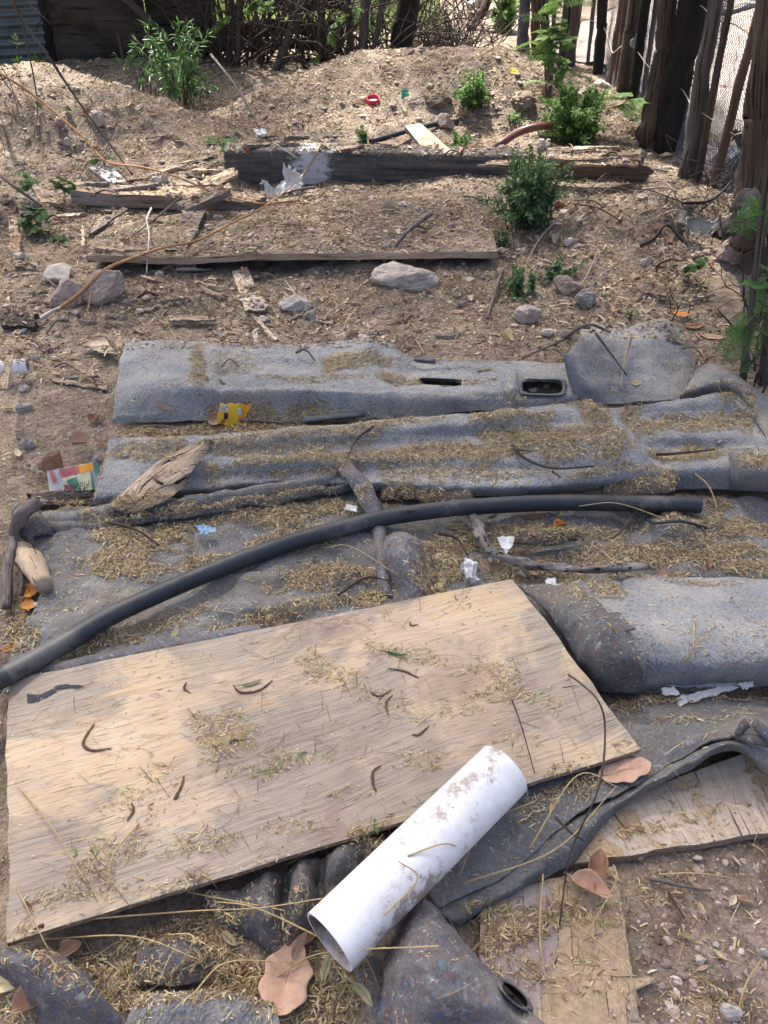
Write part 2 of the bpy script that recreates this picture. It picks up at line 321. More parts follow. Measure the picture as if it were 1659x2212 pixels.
def _pipe(name,base,dirt,th,rough):
    m,n,l,b=nodes(name,rough,.45); o=tc(n)
    a=tnoise(n,l,mapping(n,l,o,(1,1,1),(0,0,0),(.4,.2,.1)),5,3,.5); d=tnoise(n,l,o,38,8,.8); f=math_(n,l,'ADD',math_(n,l,'MULTIPLY',a,.55),math_(n,l,'MULTIPLY',d,.45))
    c=mix(n,l,ramp(n,l,f,[(th-.12,0.),(th,.22),(th+.04,.9)]),base,dirt); c=mix(n,l,ramp(n,l,tnoise(n,l,o,150,3,.6),[(.68,0.),(.72,.8)]),c,dirt); sc_=ramp(n,l,tnoise(n,l,mapping(n,l,o,(3,30,30),(0,.3,.9)),6,4,.6),[(.66,0.),(.74,.25)]); c=mix(n,l,sc_,c,dirt)
    l.new(c,b.inputs['Base Color']); bump(n,l,b,d,.15,.001)
_pipe('pvc_white',(.74,.745,.75),(.25,.19,.15),.53,.4)
_pipe('hose_black',(.014,.018,.026),(.09,.087,.085),.56,.5)
noisy('hose_inside',(.06,.045,.035),(.14,.10,.08),40,.9)
_pipe('hose_brown',(.12,.04,.03),(.30,.2,.16),.60,.4)
noisy('pvc_inside',(.16,.12,.10),(.62,.58,.55),16,.8,.6,.003,60)
def leafmat(name,c1,c2,trans=.25,rough=.6,c3=None):
    m,n,l,b=nodes(name,rough,.35); r=isl(n); c=ramp(n,l,r,[(0,c1),(.6,c2),(1,c3 or c2)]); c=mix(n,l,.5,c,ramp(n,l,tnoise(n,l,tc(n),90,3),[(.3,.6),(.7,1.4)]),'MULTIPLY')
    l.new(c,b.inputs['Base Color'])
    t=n.new('ShaderNodeBsdfTranslucent'); l.new(c,t.inputs[0]); x=n.new('ShaderNodeMixShader'); x.inputs[0].default_value=trans; l.new(b.outputs[0],x.inputs[1]); l.new(t.outputs[0],x.inputs[2]); l.new(x.outputs[0],n['Material Output'].inputs[0])
leafmat('leaf_dark',(.04,.10,.03),(.085,.18,.05),.35,.35,(.18,.31,.11)); leafmat('leaf_bright',(.08,.17,.04),(.16,.29,.07),.4,.6,(.30,.42,.15))
leafmat('leaf_bluegreen',(.07,.14,.055),(.13,.23,.09),.3,.7,(.24,.34,.15)); leafmat('leaf_frond',(.04,.12,.03),(.09,.20,.05),.35,.6)
leafmat('leaf_shade_crown',(.03,.08,.02),(.06,.13,.03),.2,.6); leafmat('grass_far',(.15,.21,.06),(.26,.34,.12),.4,.7)
leafmat('straw',(.26,.17,.08),(.50,.37,.18),.2,.75,(.70,.60,.36)); leafmat('straw_green',(.26,.24,.10),(.40,.38,.17),.2,.8,(.52,.48,.27))
leafmat('chaff_brown',(.10,.065,.04),(.22,.145,.09),.1,.85,(.36,.25,.16)); leafmat('chaff_pale',(.42,.32,.21),(.58,.46,.32),.1,.85,(.66,.56,.42))
leafmat('chaff_dark',(.05,.035,.025),(.10,.07,.05),0.05,.9,(.17,.12,.085)); leafmat('petal',(.70,.58,.06),(.75,.60,.10),.3)
def dryleaf(name,c1,c2,tr=.15): 
    m,n,l,b=nodes(name,.75,.2); o=tc(n); c=ramp(n,l,tnoise(n,l,o,45,6,.7),[(.3,c1),(.7,c2)]); c=mix(n,l,ramp(n,l,tnoise(n,l,o,160,3,.7),[(.66,0.),(.7,.7)]),c,tuple(v*.35 for v in c1)); l.new(c,b.inputs['Base Color']); bump(n,l,b,tnoise(n,l,o,120,4),.5,.002)
    t=n.new('ShaderNodeBsdfTranslucent'); l.new(c,t.inputs[0]); x=n.new('ShaderNodeMixShader'); x.inputs[0].default_value=tr; l.new(b.outputs[0],x.inputs[1]); l.new(t.outputs[0],x.inputs[2]); l.new(x.outputs[0],n['Material Output'].inputs[0])
dryleaf('dry_tan',(.44,.27,.185),(.58,.39,.29)); dryleaf('dry_brown',(.22,.12,.075),(.38,.22,.14)); dryleaf('dry_orange',(.50,.20,.05),(.68,.32,.09)); dryleaf('dry_olive',(.24,.21,.11),(.38,.34,.20)); dryleaf('dry_pale',(.50,.42,.29),(.64,.56,.42)); dryleaf('dry_yellow',(.52,.43,.22),(.64,.55,.32))
noisy('pod_brown',(.055,.03,.02),(.12,.07,.045),60,.6,.4,.002); noisy('pod_green',(.10,.14,.05),(.17,.21,.09),60,.6,.4,.002)
noisy('paper_white',(.48,.48,.48),(.68,.68,.68),40,.6,.3,.002); noisy('panel_white',(.72,.70,.70),(.82,.80,.80),12,.5,.1,.001)
noisy('plastic_red',(.55,.012,.03),(.65,.02,.05),20,.3,.1,.001,spec=.5); noisy('plastic_green',(.02,.28,.16),(.05,.45,.28),20,.3,.3,.003,spec=.5)
noisy('wrap_yellow',(.80,.50,.03),(.90,.62,.06),25,.35,.3,.004,spec=.5); noisy('wrap_orange',(.80,.30,.02),(.88,.38,.03),25,.35,.3,.004,spec=.5); noisy('wrap_red',(.38,.07,.07),(.60,.22,.18),30,.35,.3,.004,spec=.5)
noisy('wrap_cream',(.45,.43,.27),(.68,.64,.42),30,.4,.3,.004,spec=.5); noisy('wrap_green',(.03,.13,.08),(.12,.30,.18),30,.35,.3,.004,spec=.5); noisy('wrap_print_dark',(.03,.06,.045),(.08,.14,.10),60,.4,.1,.001); noisy('wrap_blue',(.25,.65,.70),(.45,.75,.80),30,.4,.2,.002)
noisy('print_grey',(.18,.17,.17),(.26,.25,.25),90,.5,.1,.001); noisy('ink',(.01,.012,.02),(.025,.03,.045),60,.6,.1,.001); noisy('blue_scrap',(.10,.22,.36),(.35,.5,.62),40,.5,.2,.002)
def _film():
    m,n,l,b=nodes('plastic_film',.25,.5); b.inputs['Base Color'].default_value=(.62,.63,.64,1); bump(n,l,b,tnoise(n,l,tc(n),60,4),.5,.004)
    t=n.new('ShaderNodeBsdfTransparent'); x=n.new('ShaderNodeMixShader'); x.inputs[0].default_value=.42; l.new(b.outputs[0],x.inputs[1]); l.new(t.outputs[0],x.inputs[2]); l.new(x.outputs[0],n['Material Output'].inputs[0])
_film()
def _zinc():
    m,n,l,b=nodes('zinc_sheet',.5,.5); o=tc(n); c=ramp(n,l,tnoise(n,l,o,3,5),[(.3,(.08,.095,.10)),(.7,(.17,.19,.20))]); c=mix(n,l,ramp(n,l,tnoise(n,l,o,5,6,.7),[(.58,0.),(.68,.6)]),c,(.10,.055,.03)); l.new(c,b.inputs['Base Color']); b.inputs['Metallic'].default_value=.3
_zinc()
noisy('net_cord',(.05,.055,.075),(.11,.115,.14),30,.8,.1,.001); noisy('wire_rust',(.04,.032,.028),(.09,.065,.05),30,.7,.1,.001)
wood('panel_dark',(.085,.068,.055),(.028,.023,.02),gs=9,patch=(.5,.45,.42),crk=.58,bd=.01,stretch=.8); noisy('yard_pale',(.22,.19,.17),(.34,.30,.27),3,.95,.6,.02,30); noisy('bucket_plastic',(.42,.44,.46),(.55,.57,.6),20,.5,.1,.001)
noisy('metal_disc',(.35,.35,.34),(.5,.5,.5),20,.5,.1,.001); noisy('brick_red',(.32,.11,.06),(.42,.17,.10),20,.9,.3,.003); noisy('cloth_red',(.35,.02,.04),(.5,.04,.07),20,.9,.3,.003)
noisy('cobweb',(.26,.25,.22),(.46,.44,.40),14,.95,.8,.01,60)
noisy('web_root',(.30,.28,.22),(.55,.54,.48),9,.9,.7,.012,40,c3=(.42,.39,.31))
# ================================================================ SETTING
def ground():
    NY,NX=860,540
    Y=np.concatenate([np.linspace(-2.5,.25,25)[:-1],.25*(13/.25)**np.linspace(0,1,NY)])
    u=np.linspace(-1,1,NX); hw=1.5+.72*np.maximum(Y,0)
    X=u[None]*hw[:,None]; YY=np.repeat(Y[:,None],NX,1)
    V=np.stack([X,YY,G(X,YY)],-1); m=M(); m.add(V,grid_faces(*V.shape[:2]))
    m.build('ground',MT['dirt'],base=(0,0,0),solid=True,kind='structure')
    # the outer ground, one ring of large quads that starts under the rim of the detailed sheet
    m=M(); xs=np.concatenate([np.linspace(-200,-14,8),np.linspace(-12,12,60),np.linspace(14,200,8)]); ys=np.concatenate([np.linspace(-120,-3,8),np.linspace(-2.4,14,50),np.linspace(16,300,14)])
    X,Yg=np.meshgrid(xs,ys); inner=(np.abs(X)<1.45+.70*np.maximum(Yg,0))&(Yg>-2.4)&(Yg<12.9)
    Zg=np.where(inner,G(X,Yg)-.25,G(X,Yg)-.035); m.add(np.stack([X,Yg,Zg],-1),grid_faces(*X.shape))
    m.build('outer_ground',MT['dirt'],base=(0,0,0),kind='structure')
ground()
# fence line on the right (where its posts stand)
FL=[P(1128,112),P(1159,122),P(1231,142),P(1290,160),P(1346,200),P(1430,322),P(1485,385),P(1540,430),P(1640,560)]
FL=[(p.x,p.y) for p in FL]; FL.append((FL[-1][0]+.25,FL[-1][1]-1.2)); FL.append((FL[-1][0]+.3,FL[-1][1]-2.2))
def yard():
    L=np.array(FL[::-1]); n=24; m=M(); k=60; q=cr(L,k); off=np.linspace(.10,9,n)
    t=nrm(np.gradient(q,axis=0)); nn=np.stack([t[:,1],-t[:,0]],-1)
    V=np.zeros((n,k,3)); 
    for i,o in enumerate(off): V[i,:,:2]=q+nn*o+np.array([0,.25*o]) ; 
    V[...,2]=G(V[...,0],V[...,1])+.02+.03*fbm(V[...,0]*3,V[...,1]*3,4,8); m.add(V,grid_faces(n,k)[:,::-1]); m.build('pale_yard_ground',MT['yard_pale'],base=(0,0,0),kind='structure')
yard()
# ================================================================ CARPETS AND FELTS (cut-up car floor mats laid on the ground)
def carpet(name,rows,nv,nu,label,mat,cat='carpet',thick=.008,wr=.010,wrs=7,seed=0,holes=None,under='felt',group=None,parent=None,fine=.003,ridge=.006,fn=None,base=None):
    V=loft(rows,nv,nu,wr=wr,wrs=wrs,seed=seed)
    if fn is not None: 
        px,py=proj(V[...,0],V[...,1],V[...,2]); V[...,2]+=fn(px,py)
    e=.007; V[...,0]+=e*fbm(V[...,0]*25,V[...,1]*25,3,seed+5); V[...,1]+=e*fbm(V[...,0]*25,V[...,1]*25,3,seed+6)
    V[...,2]+=fine*fbm(V[...,0]*38,V[...,1]*38,4,seed+7)+ridge*(.25-np.abs(fbm(V[...,0]*5+seed,V[...,1]*9,3,seed+8)))
    return sheet(V,thick,holes=holes).build(name,[MT[mat],MT[under],MT[under]],parent=parent,base=base,solid=True,label=label,cat=cat,group=group)
def bumpf(items):
    def f(px,py):
        z=0
        for cx,cy,rx,ry,a in items: z=z+a*np.exp(-(((px-cx)/rx)**2+((py-cy)/ry)**2)**1.6)
        return z
    return f
def rects(rs):
    def f(px,py):
        k=np.zeros(px.shape,bool)
        for cx,cy,hx,hy,sl in rs:
            yy=py-(cy+(px-cx)*sl); k|=((np.abs((px-cx)/hx)**4+np.abs(yy/hy)**4)<1)
        return k
    return f
G_M='cut car floor carpets and felts laid on the ground'
HO=[(1172,836,44,15,.03),(953,826,46,7,.05)]
t=empty('floor_carpet',Z(700,840,0),'farthest grey ribbed carpet, with rimmed openings and a yellow wrapper at its edge','carpet',G_M)
carpet('carpet_sheet',[
 [(270,738,.020),(380,736,.02),(500,739,.02),(640,744,.02),(800,733,.03),(845,742,.03),(895,770,.02),(1050,778,.02),(1130,778,.02),(1240,785,.02)],
 [(262,765,.045),(380,752,.05),(500,752,.05),(640,757,.05),(800,750,.06),(850,762,.06),(900,788,.04),(1050,794,.04),(1130,796,.04),(1245,800,.03)],
 [(256,810,.060),(370,792,.085),(500,795,.065),(640,795,.05),(800,795,.055),(860,800,.045),(930,808,.03),(1060,806,.045),(1130,815,.045),(1250,822,.03)],
 [(250,855,.055),(370,845,.075),(500,850,.07),(640,845,.075),(790,838,.07),(880,842,.055),(950,843,.06),(1060,840,.06),(1130,840,.03),(1252,840,.03)],
 [(246,895,.030),(370,888,.035),(500,882,.035),(640,878,.04),(790,872,.045),(900,872,.045),(980,868,.045),(1080,862,.04),(1140,862,.03),(1250,858,.03)],
 [(244,915,.005),(370,912,.005),(500,908,.005),(650,912,.005),(800,905,.005),(920,900,.005),(1000,893,.005),(1080,890,.005),(1150,882,.005),(1245,876,.005)]],
 90,240,None,'carpet',None,seed=1,holes=rects(HO),parent=t,wr=.014,fn=bumpf([(480,800,12,60,-.014),(800,770,22,40,.022),(1110,830,10,30,.02),(370,850,110,32,.035),(600,862,160,18,.03),(860,865,140,14,.022),(640,790,120,16,-.012)]))
def rim(cx,cy,hx,hy,sl,z,parent,w=7,name='opening_rim'):
    n=64; th=np.linspace(0,2*np.pi,n,endpoint=False); ca=np.sign(np.cos(th))*np.abs(np.cos(th))**.4; sa=np.sign(np.sin(th))*np.abs(np.sin(th))**.4
    rr=[]
    for k,dz in ((-.2,.0),(.0,.010),(.35,.014),(.8,.010),(1.0,-.012)):
        rr.append([tuple(Z(cx+ca[i]*(hx+w*k),cy+sl*ca[i]*hx+sa[i]*(hy+w*.55*k),z+dz)) for i in range(n)])
    V=np.array(rr); m=M(); Fs=grid_faces(5,n,True); m.add(V,Fs[:,::-1]); return m.build(name,MT['trim_plastic'],parent=parent)
rim(1172,836,44,15,.03,.033,t,9); rim(953,826,46,7,.05,.036,t,6)
m=M(); add_tube(m,[Z(655,907,.02),Z(720,900,.025),Z(785,893,.02)],.016,flat=.45); m.build('plastic_strip',MT['trim_plastic'],parent=t)
m=M(); add_tube(m,[Z(895,775,.035),Z(940,779,.04)],.012,flat=.5); m.build('plastic_strip',MT['trim_plastic'],parent=t)
carpet('carpet_flap',[
 [(1252,712,.09),(1285,700,.10),(1330,702,.08),(1350,712,.07),(1390,697,.09),(1430,688,.10),(1452,694,.09),(1470,712,.06)],
 [(1250,735,.12),(1290,730,.12),(1330,735,.10),(1360,740,.09),(1400,730,.09),(1440,722,.09),(1468,730,.07),(1488,745,.04)],
 [(1225,762,.17),(1275,760,.13),(1320,770,.09),(1365,775,.075),(1410,770,.07),(1450,765,.06),(1480,770,.05),(1502,785,.02)],
 [(1216,772,.17),(1262,790,.12),(1315,805,.065),(1360,810,.05),(1410,808,.05),(1450,805,.04),(1475,812,.03),(1495,828,.01)],
 [(1228,815,.09),(1268,828,.085),(1315,835,.05),(1360,840,.03),(1400,842,.03),(1430,840,.03),(1455,845,.02),(1475,858,.005)],
 [(1243,868,.01),(1275,872,.01),(1315,872,.01),(1350,868,.01),(1390,868,.01),(1420,868,.01),(1445,868,.01),(1465,872,.0)]],
 70,90,'crumpled dark grey carpet flap folded up beside the right end of the farthest carpet','carpet',seed=2,wr=.02,wrs=6,group=G_M,under='carpet')
carpet('floor_carpet',[
 [(238,948,.045),(400,940,.055),(600,925,.07),(780,912,.085),(950,898,.105),(1100,884,.12),(1200,874,.125),(1272,868,.125)],
 [(232,962,.05),(400,955,.08),(600,940,.095),(780,930,.11),(950,915,.13),(1100,900,.145),(1230,886,.155),(1312,888,.15)],
 [(228,990,.05),(400,985,.065),(600,970,.07),(780,962,.08),(950,950,.09),(1120,936,.105),(1260,920,.14),(1345,928,.15)],
 [(222,1020,.05),(400,1010,.075),(600,1000,.085),(790,992,.09),(950,985,.095),(1150,972,.11),(1290,960,.145),(1378,966,.15)],
 [(212,1050,.045),(400,1035,.055),(600,1022,.06),(800,1020,.07),(950,1018,.08),(1160,1012,.085),(1320,1000,.125),(1412,1004,.12)],
 [(203,1075,.03),(400,1058,.04),(600,1040,.05),(805,1045,.07),(960,1050,.075),(1160,1048,.075),(1330,1035,.09),(1440,1030,.10)],
 [(198,1092,.005),(400,1072,.01),(600,1052,.02),(810,1062,.03),(960,1072,.03),(1160,1068,.03),(1330,1058,.03),(1455,1048,.05)]],
 120,300,'long light grey carpet spanning the middle of the ground, litter in its grooves','carpet',seed=3,group=G_M,wr=.008,ridge=.004,
 fn=bumpf([(700,1000,420,9,.007),(1150,925,200,8,.006),(1130,975,180,9,-.006),(1200,1010,160,9,-.006),(900,948,260,8,.006),(560,975,300,7,-.006),(1330,950,20,70,.012)]))
carpet('floor_carpet',[
 [(1250,884,.055),(1330,880,.06),(1400,872,.09),(1500,858,.11),(1565,850,.12),(1600,862,.10)],
 [(1260,900,.05),(1335,893,.055),(1410,884,.08),(1500,872,.10),(1575,872,.10),(1630,895,.085)],
 [(1290,935,.045),(1360,920,.05),(1430,912,.055),(1520,905,.065),(1600,905,.07),(1665,935,.055)],
 [(1320,970,.05),(1385,950,.055),(1450,940,.075),(1540,935,.085),(1620,940,.08),(1690,965,.05)],
 [(1350,1005,.04),(1410,988,.045),(1470,980,.05),(1560,975,.06),(1640,985,.07),(1710,995,.05)],
 [(1380,1040,.05),(1440,1018,.08),(1500,1010,.09),(1570,1008,.09),(1650,1015,.09),(1720,1025,.04)],
 [(1400,1064,.01),(1460,1060,.015),(1520,1058,.015),(1580,1060,.01),(1660,1062,.01),(1720,1062,.005)]],
 90,120,'sunken right part of the middle carpet, lower than the diagonal edge beside it','carpet',seed=13,group=G_M,wr=.006,ridge=.003,fn=bumpf([(1480,900,110,10,.008),(1500,960,120,10,-.01)]))
carpet('carpet_end',[
 [(1500,800,.02),(1528,786,.09),(1560,790,.10),(1600,815,.08),(1665,870,.05),(1760,940,.02)],
 [(1490,825,.05),(1530,806,.10),(1568,812,.12),(1612,845,.10),(1672,905,.07),(1765,980,.03)],
 [(1475,850,.06),(1530,832,.09),(1580,838,.10),(1630,880,.09),(1680,950,.07),(1765,1020,.03)],
 [(1470,868,.02),(1530,856,.04),(1590,862,.05),(1640,920,.07),(1684,1000,.06),(1765,1060,.02)]],
 50,80,'brownish dusty corner of carpet sloping down towards the right edge beneath the green fronds','carpet_dusty',seed=4,group=G_M,under='carpet')
carpet('carpet_roll',[
 [(1575,975,.06),(1600,968,.14),(1640,968,.14),(1700,975,.12),(1780,985,.10)],
 [(1572,985,.06),(1590,985,.15),(1640,990,.16),(1700,995,.14),(1780,1005,.12)],
 [(1568,1020,.05),(1600,1025,.12),(1640,1028,.13),(1700,1035,.11),(1780,1040,.10)],
 [(1565,1055,.01),(1600,1062,.02),(1640,1064,.02),(1700,1068,.02),(1780,1070,.02)]],40,60,'smooth brown grey carpet hump at the right edge of the middle carpet','carpet_dusty',seed=14,group=G_M,under='carpet')
# large felt sheet beneath everything in the middle
carpet('felt_mat',[
 [(48,1120,.015),(200,1096,.02),(420,1072,.025),(640,1052,.03),(735,1032,.03),(850,1068,.025),(1010,1082,.02),(1180,1080,.02),(1400,1064,.02),(1560,1072,.02),(1700,1080,.02)],
 [(70,1150,.03),(200,1125,.03),(420,1100,.035),(640,1078,.035),(760,1075,.035),(880,1105,.02),(1010,1110,.015),(1180,1110,.015),(1400,1105,.02),(1560,1110,.02),(1720,1115,.02)],
 [(72,1190,.04),(200,1165,.045),(400,1150,.03),(620,1140,.03),(780,1150,.035),(900,1160,.02),(1020,1160,.012),(1180,1165,.012),(1400,1170,.03),(1560,1160,.025),(1760,1160,.02)],
 [(92,1240,.045),(205,1225,.05),(400,1220,.03),(600,1215,.03),(760,1220,.03),(900,1225,.02),(1030,1225,.015),(1200,1225,.02),(1400,1225,.025),(1560,1225,.02),(1780,1230,.02)],
 [(80,1300,.04),(200,1290,.05),(400,1290,.035),(600,1280,.04),(760,1290,.03),(900,1300,.03),(1050,1295,.02),(1200,1290,.02),(1400,1285,.02),(1560,1290,.02),(1800,1300,.02)],
 [(40,1390,.03),(180,1400,.035),(400,1370,.035),(600,1350,.04),(760,1370,.03),(900,1380,.03),(1050,1380,.02),(1200,1380,.02),(1400,1380,.02),(1560,1380,.02),(1800,1380,.02)],
 [(0,1500,.01),(180,1500,.02),(400,1490,.02),(600,1490,.02),(800,1490,.02),(1000,1490,.02),(1150,1480,.02),(1300,1470,.01),(1500,1470,.01),(1700,1470,.01),(1900,1470,.0)]],
 150,330,'wide speckled grey felt mat under the black hose, heaped with yellow leaflets','felt_plain',seed=5,group=G_M,wr=.034,wrs=7,under='felt',
 fn=bumpf([(420,1185,14,60,-.012),(560,1250,240,12,.012),(1120,1180,90,16,-.02),(1450,1150,60,40,.03),(1180,1200,40,30,.01),(640,1315,60,20,.018),(500,1320,60,18,.016),(760,1250,50,20,.012)]))
def band(name,pts,w,h,label,mat,seed,nu=90,nv=14,cat='felt'):
    c=cr(np.array([tuple(Z(*p)) for p in pts]),nu); t=nrm(np.gradient(c,axis=0)); a=nrm(np.cross(t,[0,0,1.])); s=np.linspace(-1,1,nv)
    ww=np.interp(np.linspace(0,1,nu),np.linspace(0,1,len(w)),w)
    V=c[None]+s[:,None,None]*a[None]*ww[None,:,None]; V[...,2]+=(h*(1-np.abs(s)**2.4))[:,None]*np.minimum(1,np.minimum(np.arange(nu),nu-1-np.arange(nu))/5+.35)[None]
    V+=.014*np.stack([fbm(V[...,0]*16,V[...,1]*16,4,seed+k) for k in range(3)],-1)
    return sheet(V,.006).build(name,[MT[mat],MT['felt'],MT['felt']],solid=True,label=label,cat=cat,group=G_M)
band('felt_fold',[(40,1132,.02),(140,1128,.03),(300,1105,.04),(480,1078,.05),(640,1055,.055),(735,1035,.05)],[.04,.035,.025,.022,.02,.015],.028,'narrow felt fold running up from the left end of the felt mat to the middle','felt_plain',21)
band('felt_fold',[(60,1142,.03),(180,1140,.035),(330,1122,.04),(520,1092,.045),(720,1062,.045),(760,1050,.04)],[.02,.018,.018,.016,.016],.02,'second thin felt fold just below the long narrow one, ending near the bent strip','felt',22)
band('felt_strip',[(728,1008,.07),(752,1014,.09),(780,1050,.08),(800,1090,.06),(812,1125,.04),(826,1200,.03),(834,1290,.03)],[.012,.03,.028,.024,.022,.02,.018],.022,'bent upright strip of felt crossing under the hose beside the pointed felt heap','felt_purple',23)
band('felt_fold',[(44,1112,.03),(60,1125,.05),(78,1145,.05),(88,1170,.03)],[.03,.045,.04,.03],.05,'dark rolled felt corner at the far left end of the felt mat','felt',24,nu=40)
carpet('felt_heap',[
 [(812,1168,.03),(832,1154,.05),(856,1149,.06),(882,1153,.055),(905,1165,.04),(930,1175,.03),(965,1178,.02)],
 [(812,1190,.03),(840,1182,.085),(868,1174,.10),(895,1180,.075),(918,1192,.045),(940,1202,.03),(968,1205,.02)],
 [(822,1225,.03),(852,1222,.075),(880,1218,.095),(905,1225,.07),(920,1235,.04),(940,1240,.03),(960,1240,.02)],
 [(838,1265,.02),(868,1262,.05),(895,1260,.075),(918,1262,.055),(926,1268,.035),(938,1272,.02),(950,1272,.015)],
 [(850,1303,.005),(880,1300,.03),(905,1298,.045),(925,1298,.025),(932,1298,.01),(938,1298,.01),(945,1298,.005)]],70,80,'pointed heap of multicoloured felt standing up between the hose and the plywood','felt_purple','felt',seed=31,group=G_M,wr=.022,wrs=14,thick=.005)
t=empty('carpet_clip_flap',Z(1460,1150,.03),'small raised carpet tongue under the right end of the black hose','carpet',G_M)
carpet('tongue',[[(1395,1128,.03),(1420,1122,.06),(1470,1122,.07),(1515,1132,.05),(1540,1145,.02)],[(1398,1140,.03),(1430,1138,.07),(1475,1140,.08),(1510,1150,.05),(1530,1160,.02)],[(1400,1180,.02),(1430,1180,.03),(1470,1180,.03),(1500,1180,.03),(1515,1180,.02)]],30,40,None,'carpet_dusty',None,seed=33,parent=t,wr=.005)
m=M(); add_tube(m,[Z(1398,1122,.055),Z(1415,1130,.075),Z(1470,1126,.09),Z(1525,1140,.05)],.006,flat=.6); m.build('dark_edging',MT['rubber_dark'],parent=t)
band('carpet_fold',[(820,1058,.035),(880,1056,.04),(950,1060,.04),(1026,1072,.035)],[.055,.05,.05,.045],.03,'dark brown folded edge of carpet poking out above the middle of the hose','felt_brown',25,cat='carpet')
band('carpet_fold',[(1300,1066,.03),(1370,1054,.06),(1430,1040,.08),(1456,1038,.06)],[.03,.05,.045,.02],.03,'curled brown carpet corner lifted above the hose near its right end','felt_brown',26,cat='carpet')
band('rubber_strip',[(1110,1166,.04),(1150,1166,.05),(1200,1160,.05),(1255,1158,.035)],[.02,.028,.028,.015],.02,'dark smooth rubber strip half buried in litter right of the curved branch','felt_brown',27,cat='strip')
# the rolled grey carpet on the right
carpet('floor_carpet',[
 [(1150,1262,.03),(1230,1256,.04),(1330,1250,.04),(1450,1246,.04),(1560,1250,.04),(1700,1250,.04),(1850,1250,.04)],
 [(1180,1290,.07),(1260,1282,.09),(1350,1278,.08),(1460,1280,.08),(1570,1285,.08),(1700,1285,.08),(1860,1290,.08)],
 [(1230,1330,.12),(1300,1320,.13),(1380,1320,.12),(1480,1330,.12),(1580,1335,.12),(1700,1335,.12),(1870,1340,.12)],
 [(1270,1370,.15),(1330,1365,.15),(1400,1370,.15),(1490,1380,.15),(1590,1385,.15),(1700,1385,.15),(1880,1390,.15)],
 [(1290,1420,.13),(1350,1425,.13),(1420,1430,.13),(1500,1435,.13),(1600,1435,.13),(1700,1430,.13),(1890,1430,.13)],
 [(1305,1470,.06),(1370,1475,.06),(1430,1472,.06),(1510,1468,.06),(1610,1465,.06),(1700,1460,.06),(1890,1460,.06)],
 [(1300,1492,.0),(1370,1500,.0),(1430,1497,.0),(1510,1490,.0),(1610,1485,.0),(1700,1480,.0),(1890,1480,.0)]],
 100,170,'light grey carpet with a big rounded rolled front at the right, beside the plywood corner','carpet',seed=6,group=G_M,wr=.012)
carpet('felt_patch',[
 [(1120,1270,0.068),(1180,1264,0.088),(1235,1276,0.108),(1275,1290,0.128),(1305,1310,0.148)],
 [(1170,1310,0.078),(1215,1302,0.118),(1262,1310,0.148),(1300,1325,0.168),(1330,1340,0.178)],
 [(1215,1370,0.078),(1255,1360,0.148),(1300,1362,0.183),(1340,1375,0.188),(1368,1390,0.183)],
 [(1245,1430,0.068),(1280,1425,0.138),(1320,1430,0.158),(1355,1435,0.163),(1385,1440,0.158)],
 [(1275,1490,0.000),(1305,1496,0.030),(1340,1500,0.040),(1370,1500,0.040),(1395,1498,0.030)]],70,60,'dark speckled felt backing folded over the left end of the rolled grey carpet','felt','felt',seed=34,group=G_M,wr=.012,wrs=14,under='felt')
carpet('felt_scrap',[[(1296,1328,.15),(1320,1322,.17),(1342,1322,.17)],[(1310,1350,.155),(1332,1345,.17),(1352,1345,.17)],[(1335,1372,.16),(1352,1366,.17),(1371,1360,.17)]],16,16,'small square tab of purple felt sticking up on the rolled carpet','felt_purple','felt',seed=35,group=G_M,wr=.004,thick=.005)
# felt under the plywood and white pipe, with a thick curled lip
carpet('felt_mat',[
 [(900,1700,.035),(1050,1640,.04),(1200,1560,.04),(1370,1510,.03),(1480,1500,.03),(1600,1510,.03),(1800,1500,.03)],
 [(900,1800,.035),(1050,1740,.04),(1200,1680,.05),(1370,1590,.05),(1480,1550,.06),(1600,1545,.07),(1800,1550,.07)],
 [(905,1900,.035),(1050,1820,.04),(1190,1745,.05),(1350,1660,.06),(1460,1605,.09),(1570,1575,.12),(1800,1590,.10)],
 [(948,1962,.03),(1095,1890,.035),(1235,1765,.05),(1360,1700,.06),(1480,1630,.09),(1580,1590,.13),(1800,1620,.10)]],
 90,200,'speckled grey felt sheet beneath the white pipe, its front edge curling up at right','felt_plain',seed=7,group=G_M,wr=.012,fn=bumpf([(1610,1570,40,30,.02)]))
carpet('felt_lip',[
 [(930,1945,.018),(1090,1880,.022),(1215,1780,.03),(1330,1715,.035),(1450,1645,.06),(1560,1598,.10),(1640,1600,.12),(1800,1640,.08)],
 [(955,1975,.030),(1100,1902,.035),(1225,1800,.05),(1335,1728,.055),(1455,1658,.085),(1570,1606,.125),(1650,1620,.125),(1800,1665,.08)],
 [(975,1992,.028),(1106,1920,.033),(1226,1838,.045),(1338,1736,.055),(1460,1668,.085),(1575,1614,.12),(1655,1648,.11),(1800,1690,.07)],
 [(990,2000,.006),(1110,1930,.008),(1228,1872,.015),(1342,1744,.03),(1466,1676,.055),(1582,1622,.09),(1662,1672,.08),(1800,1710,.04)]],
 30,200,'thick pale grey felt lip curling over the weathered board, hooked up at its right end','felt_plain',seed=8,group=G_M,wr=.004)
m=M(); add_tube(m,[Z(1592,1588,.14),Z(1618,1560,.17),Z(1655,1585,.165),Z(1668,1610,.15)],[.006,.012,.012,.008],flat=.8,n=10); add_tube(m,[Z(1590,1592,.13),Z(1630,1597,.15),Z(1668,1610,.14)],[.006,.01,.008],n=10)
m.build('felt_loop',MT['felt'],label='dark felt loop forming a small tunnel mouth at the right edge above the lip',cat='felt',group=G_M,solid=True)
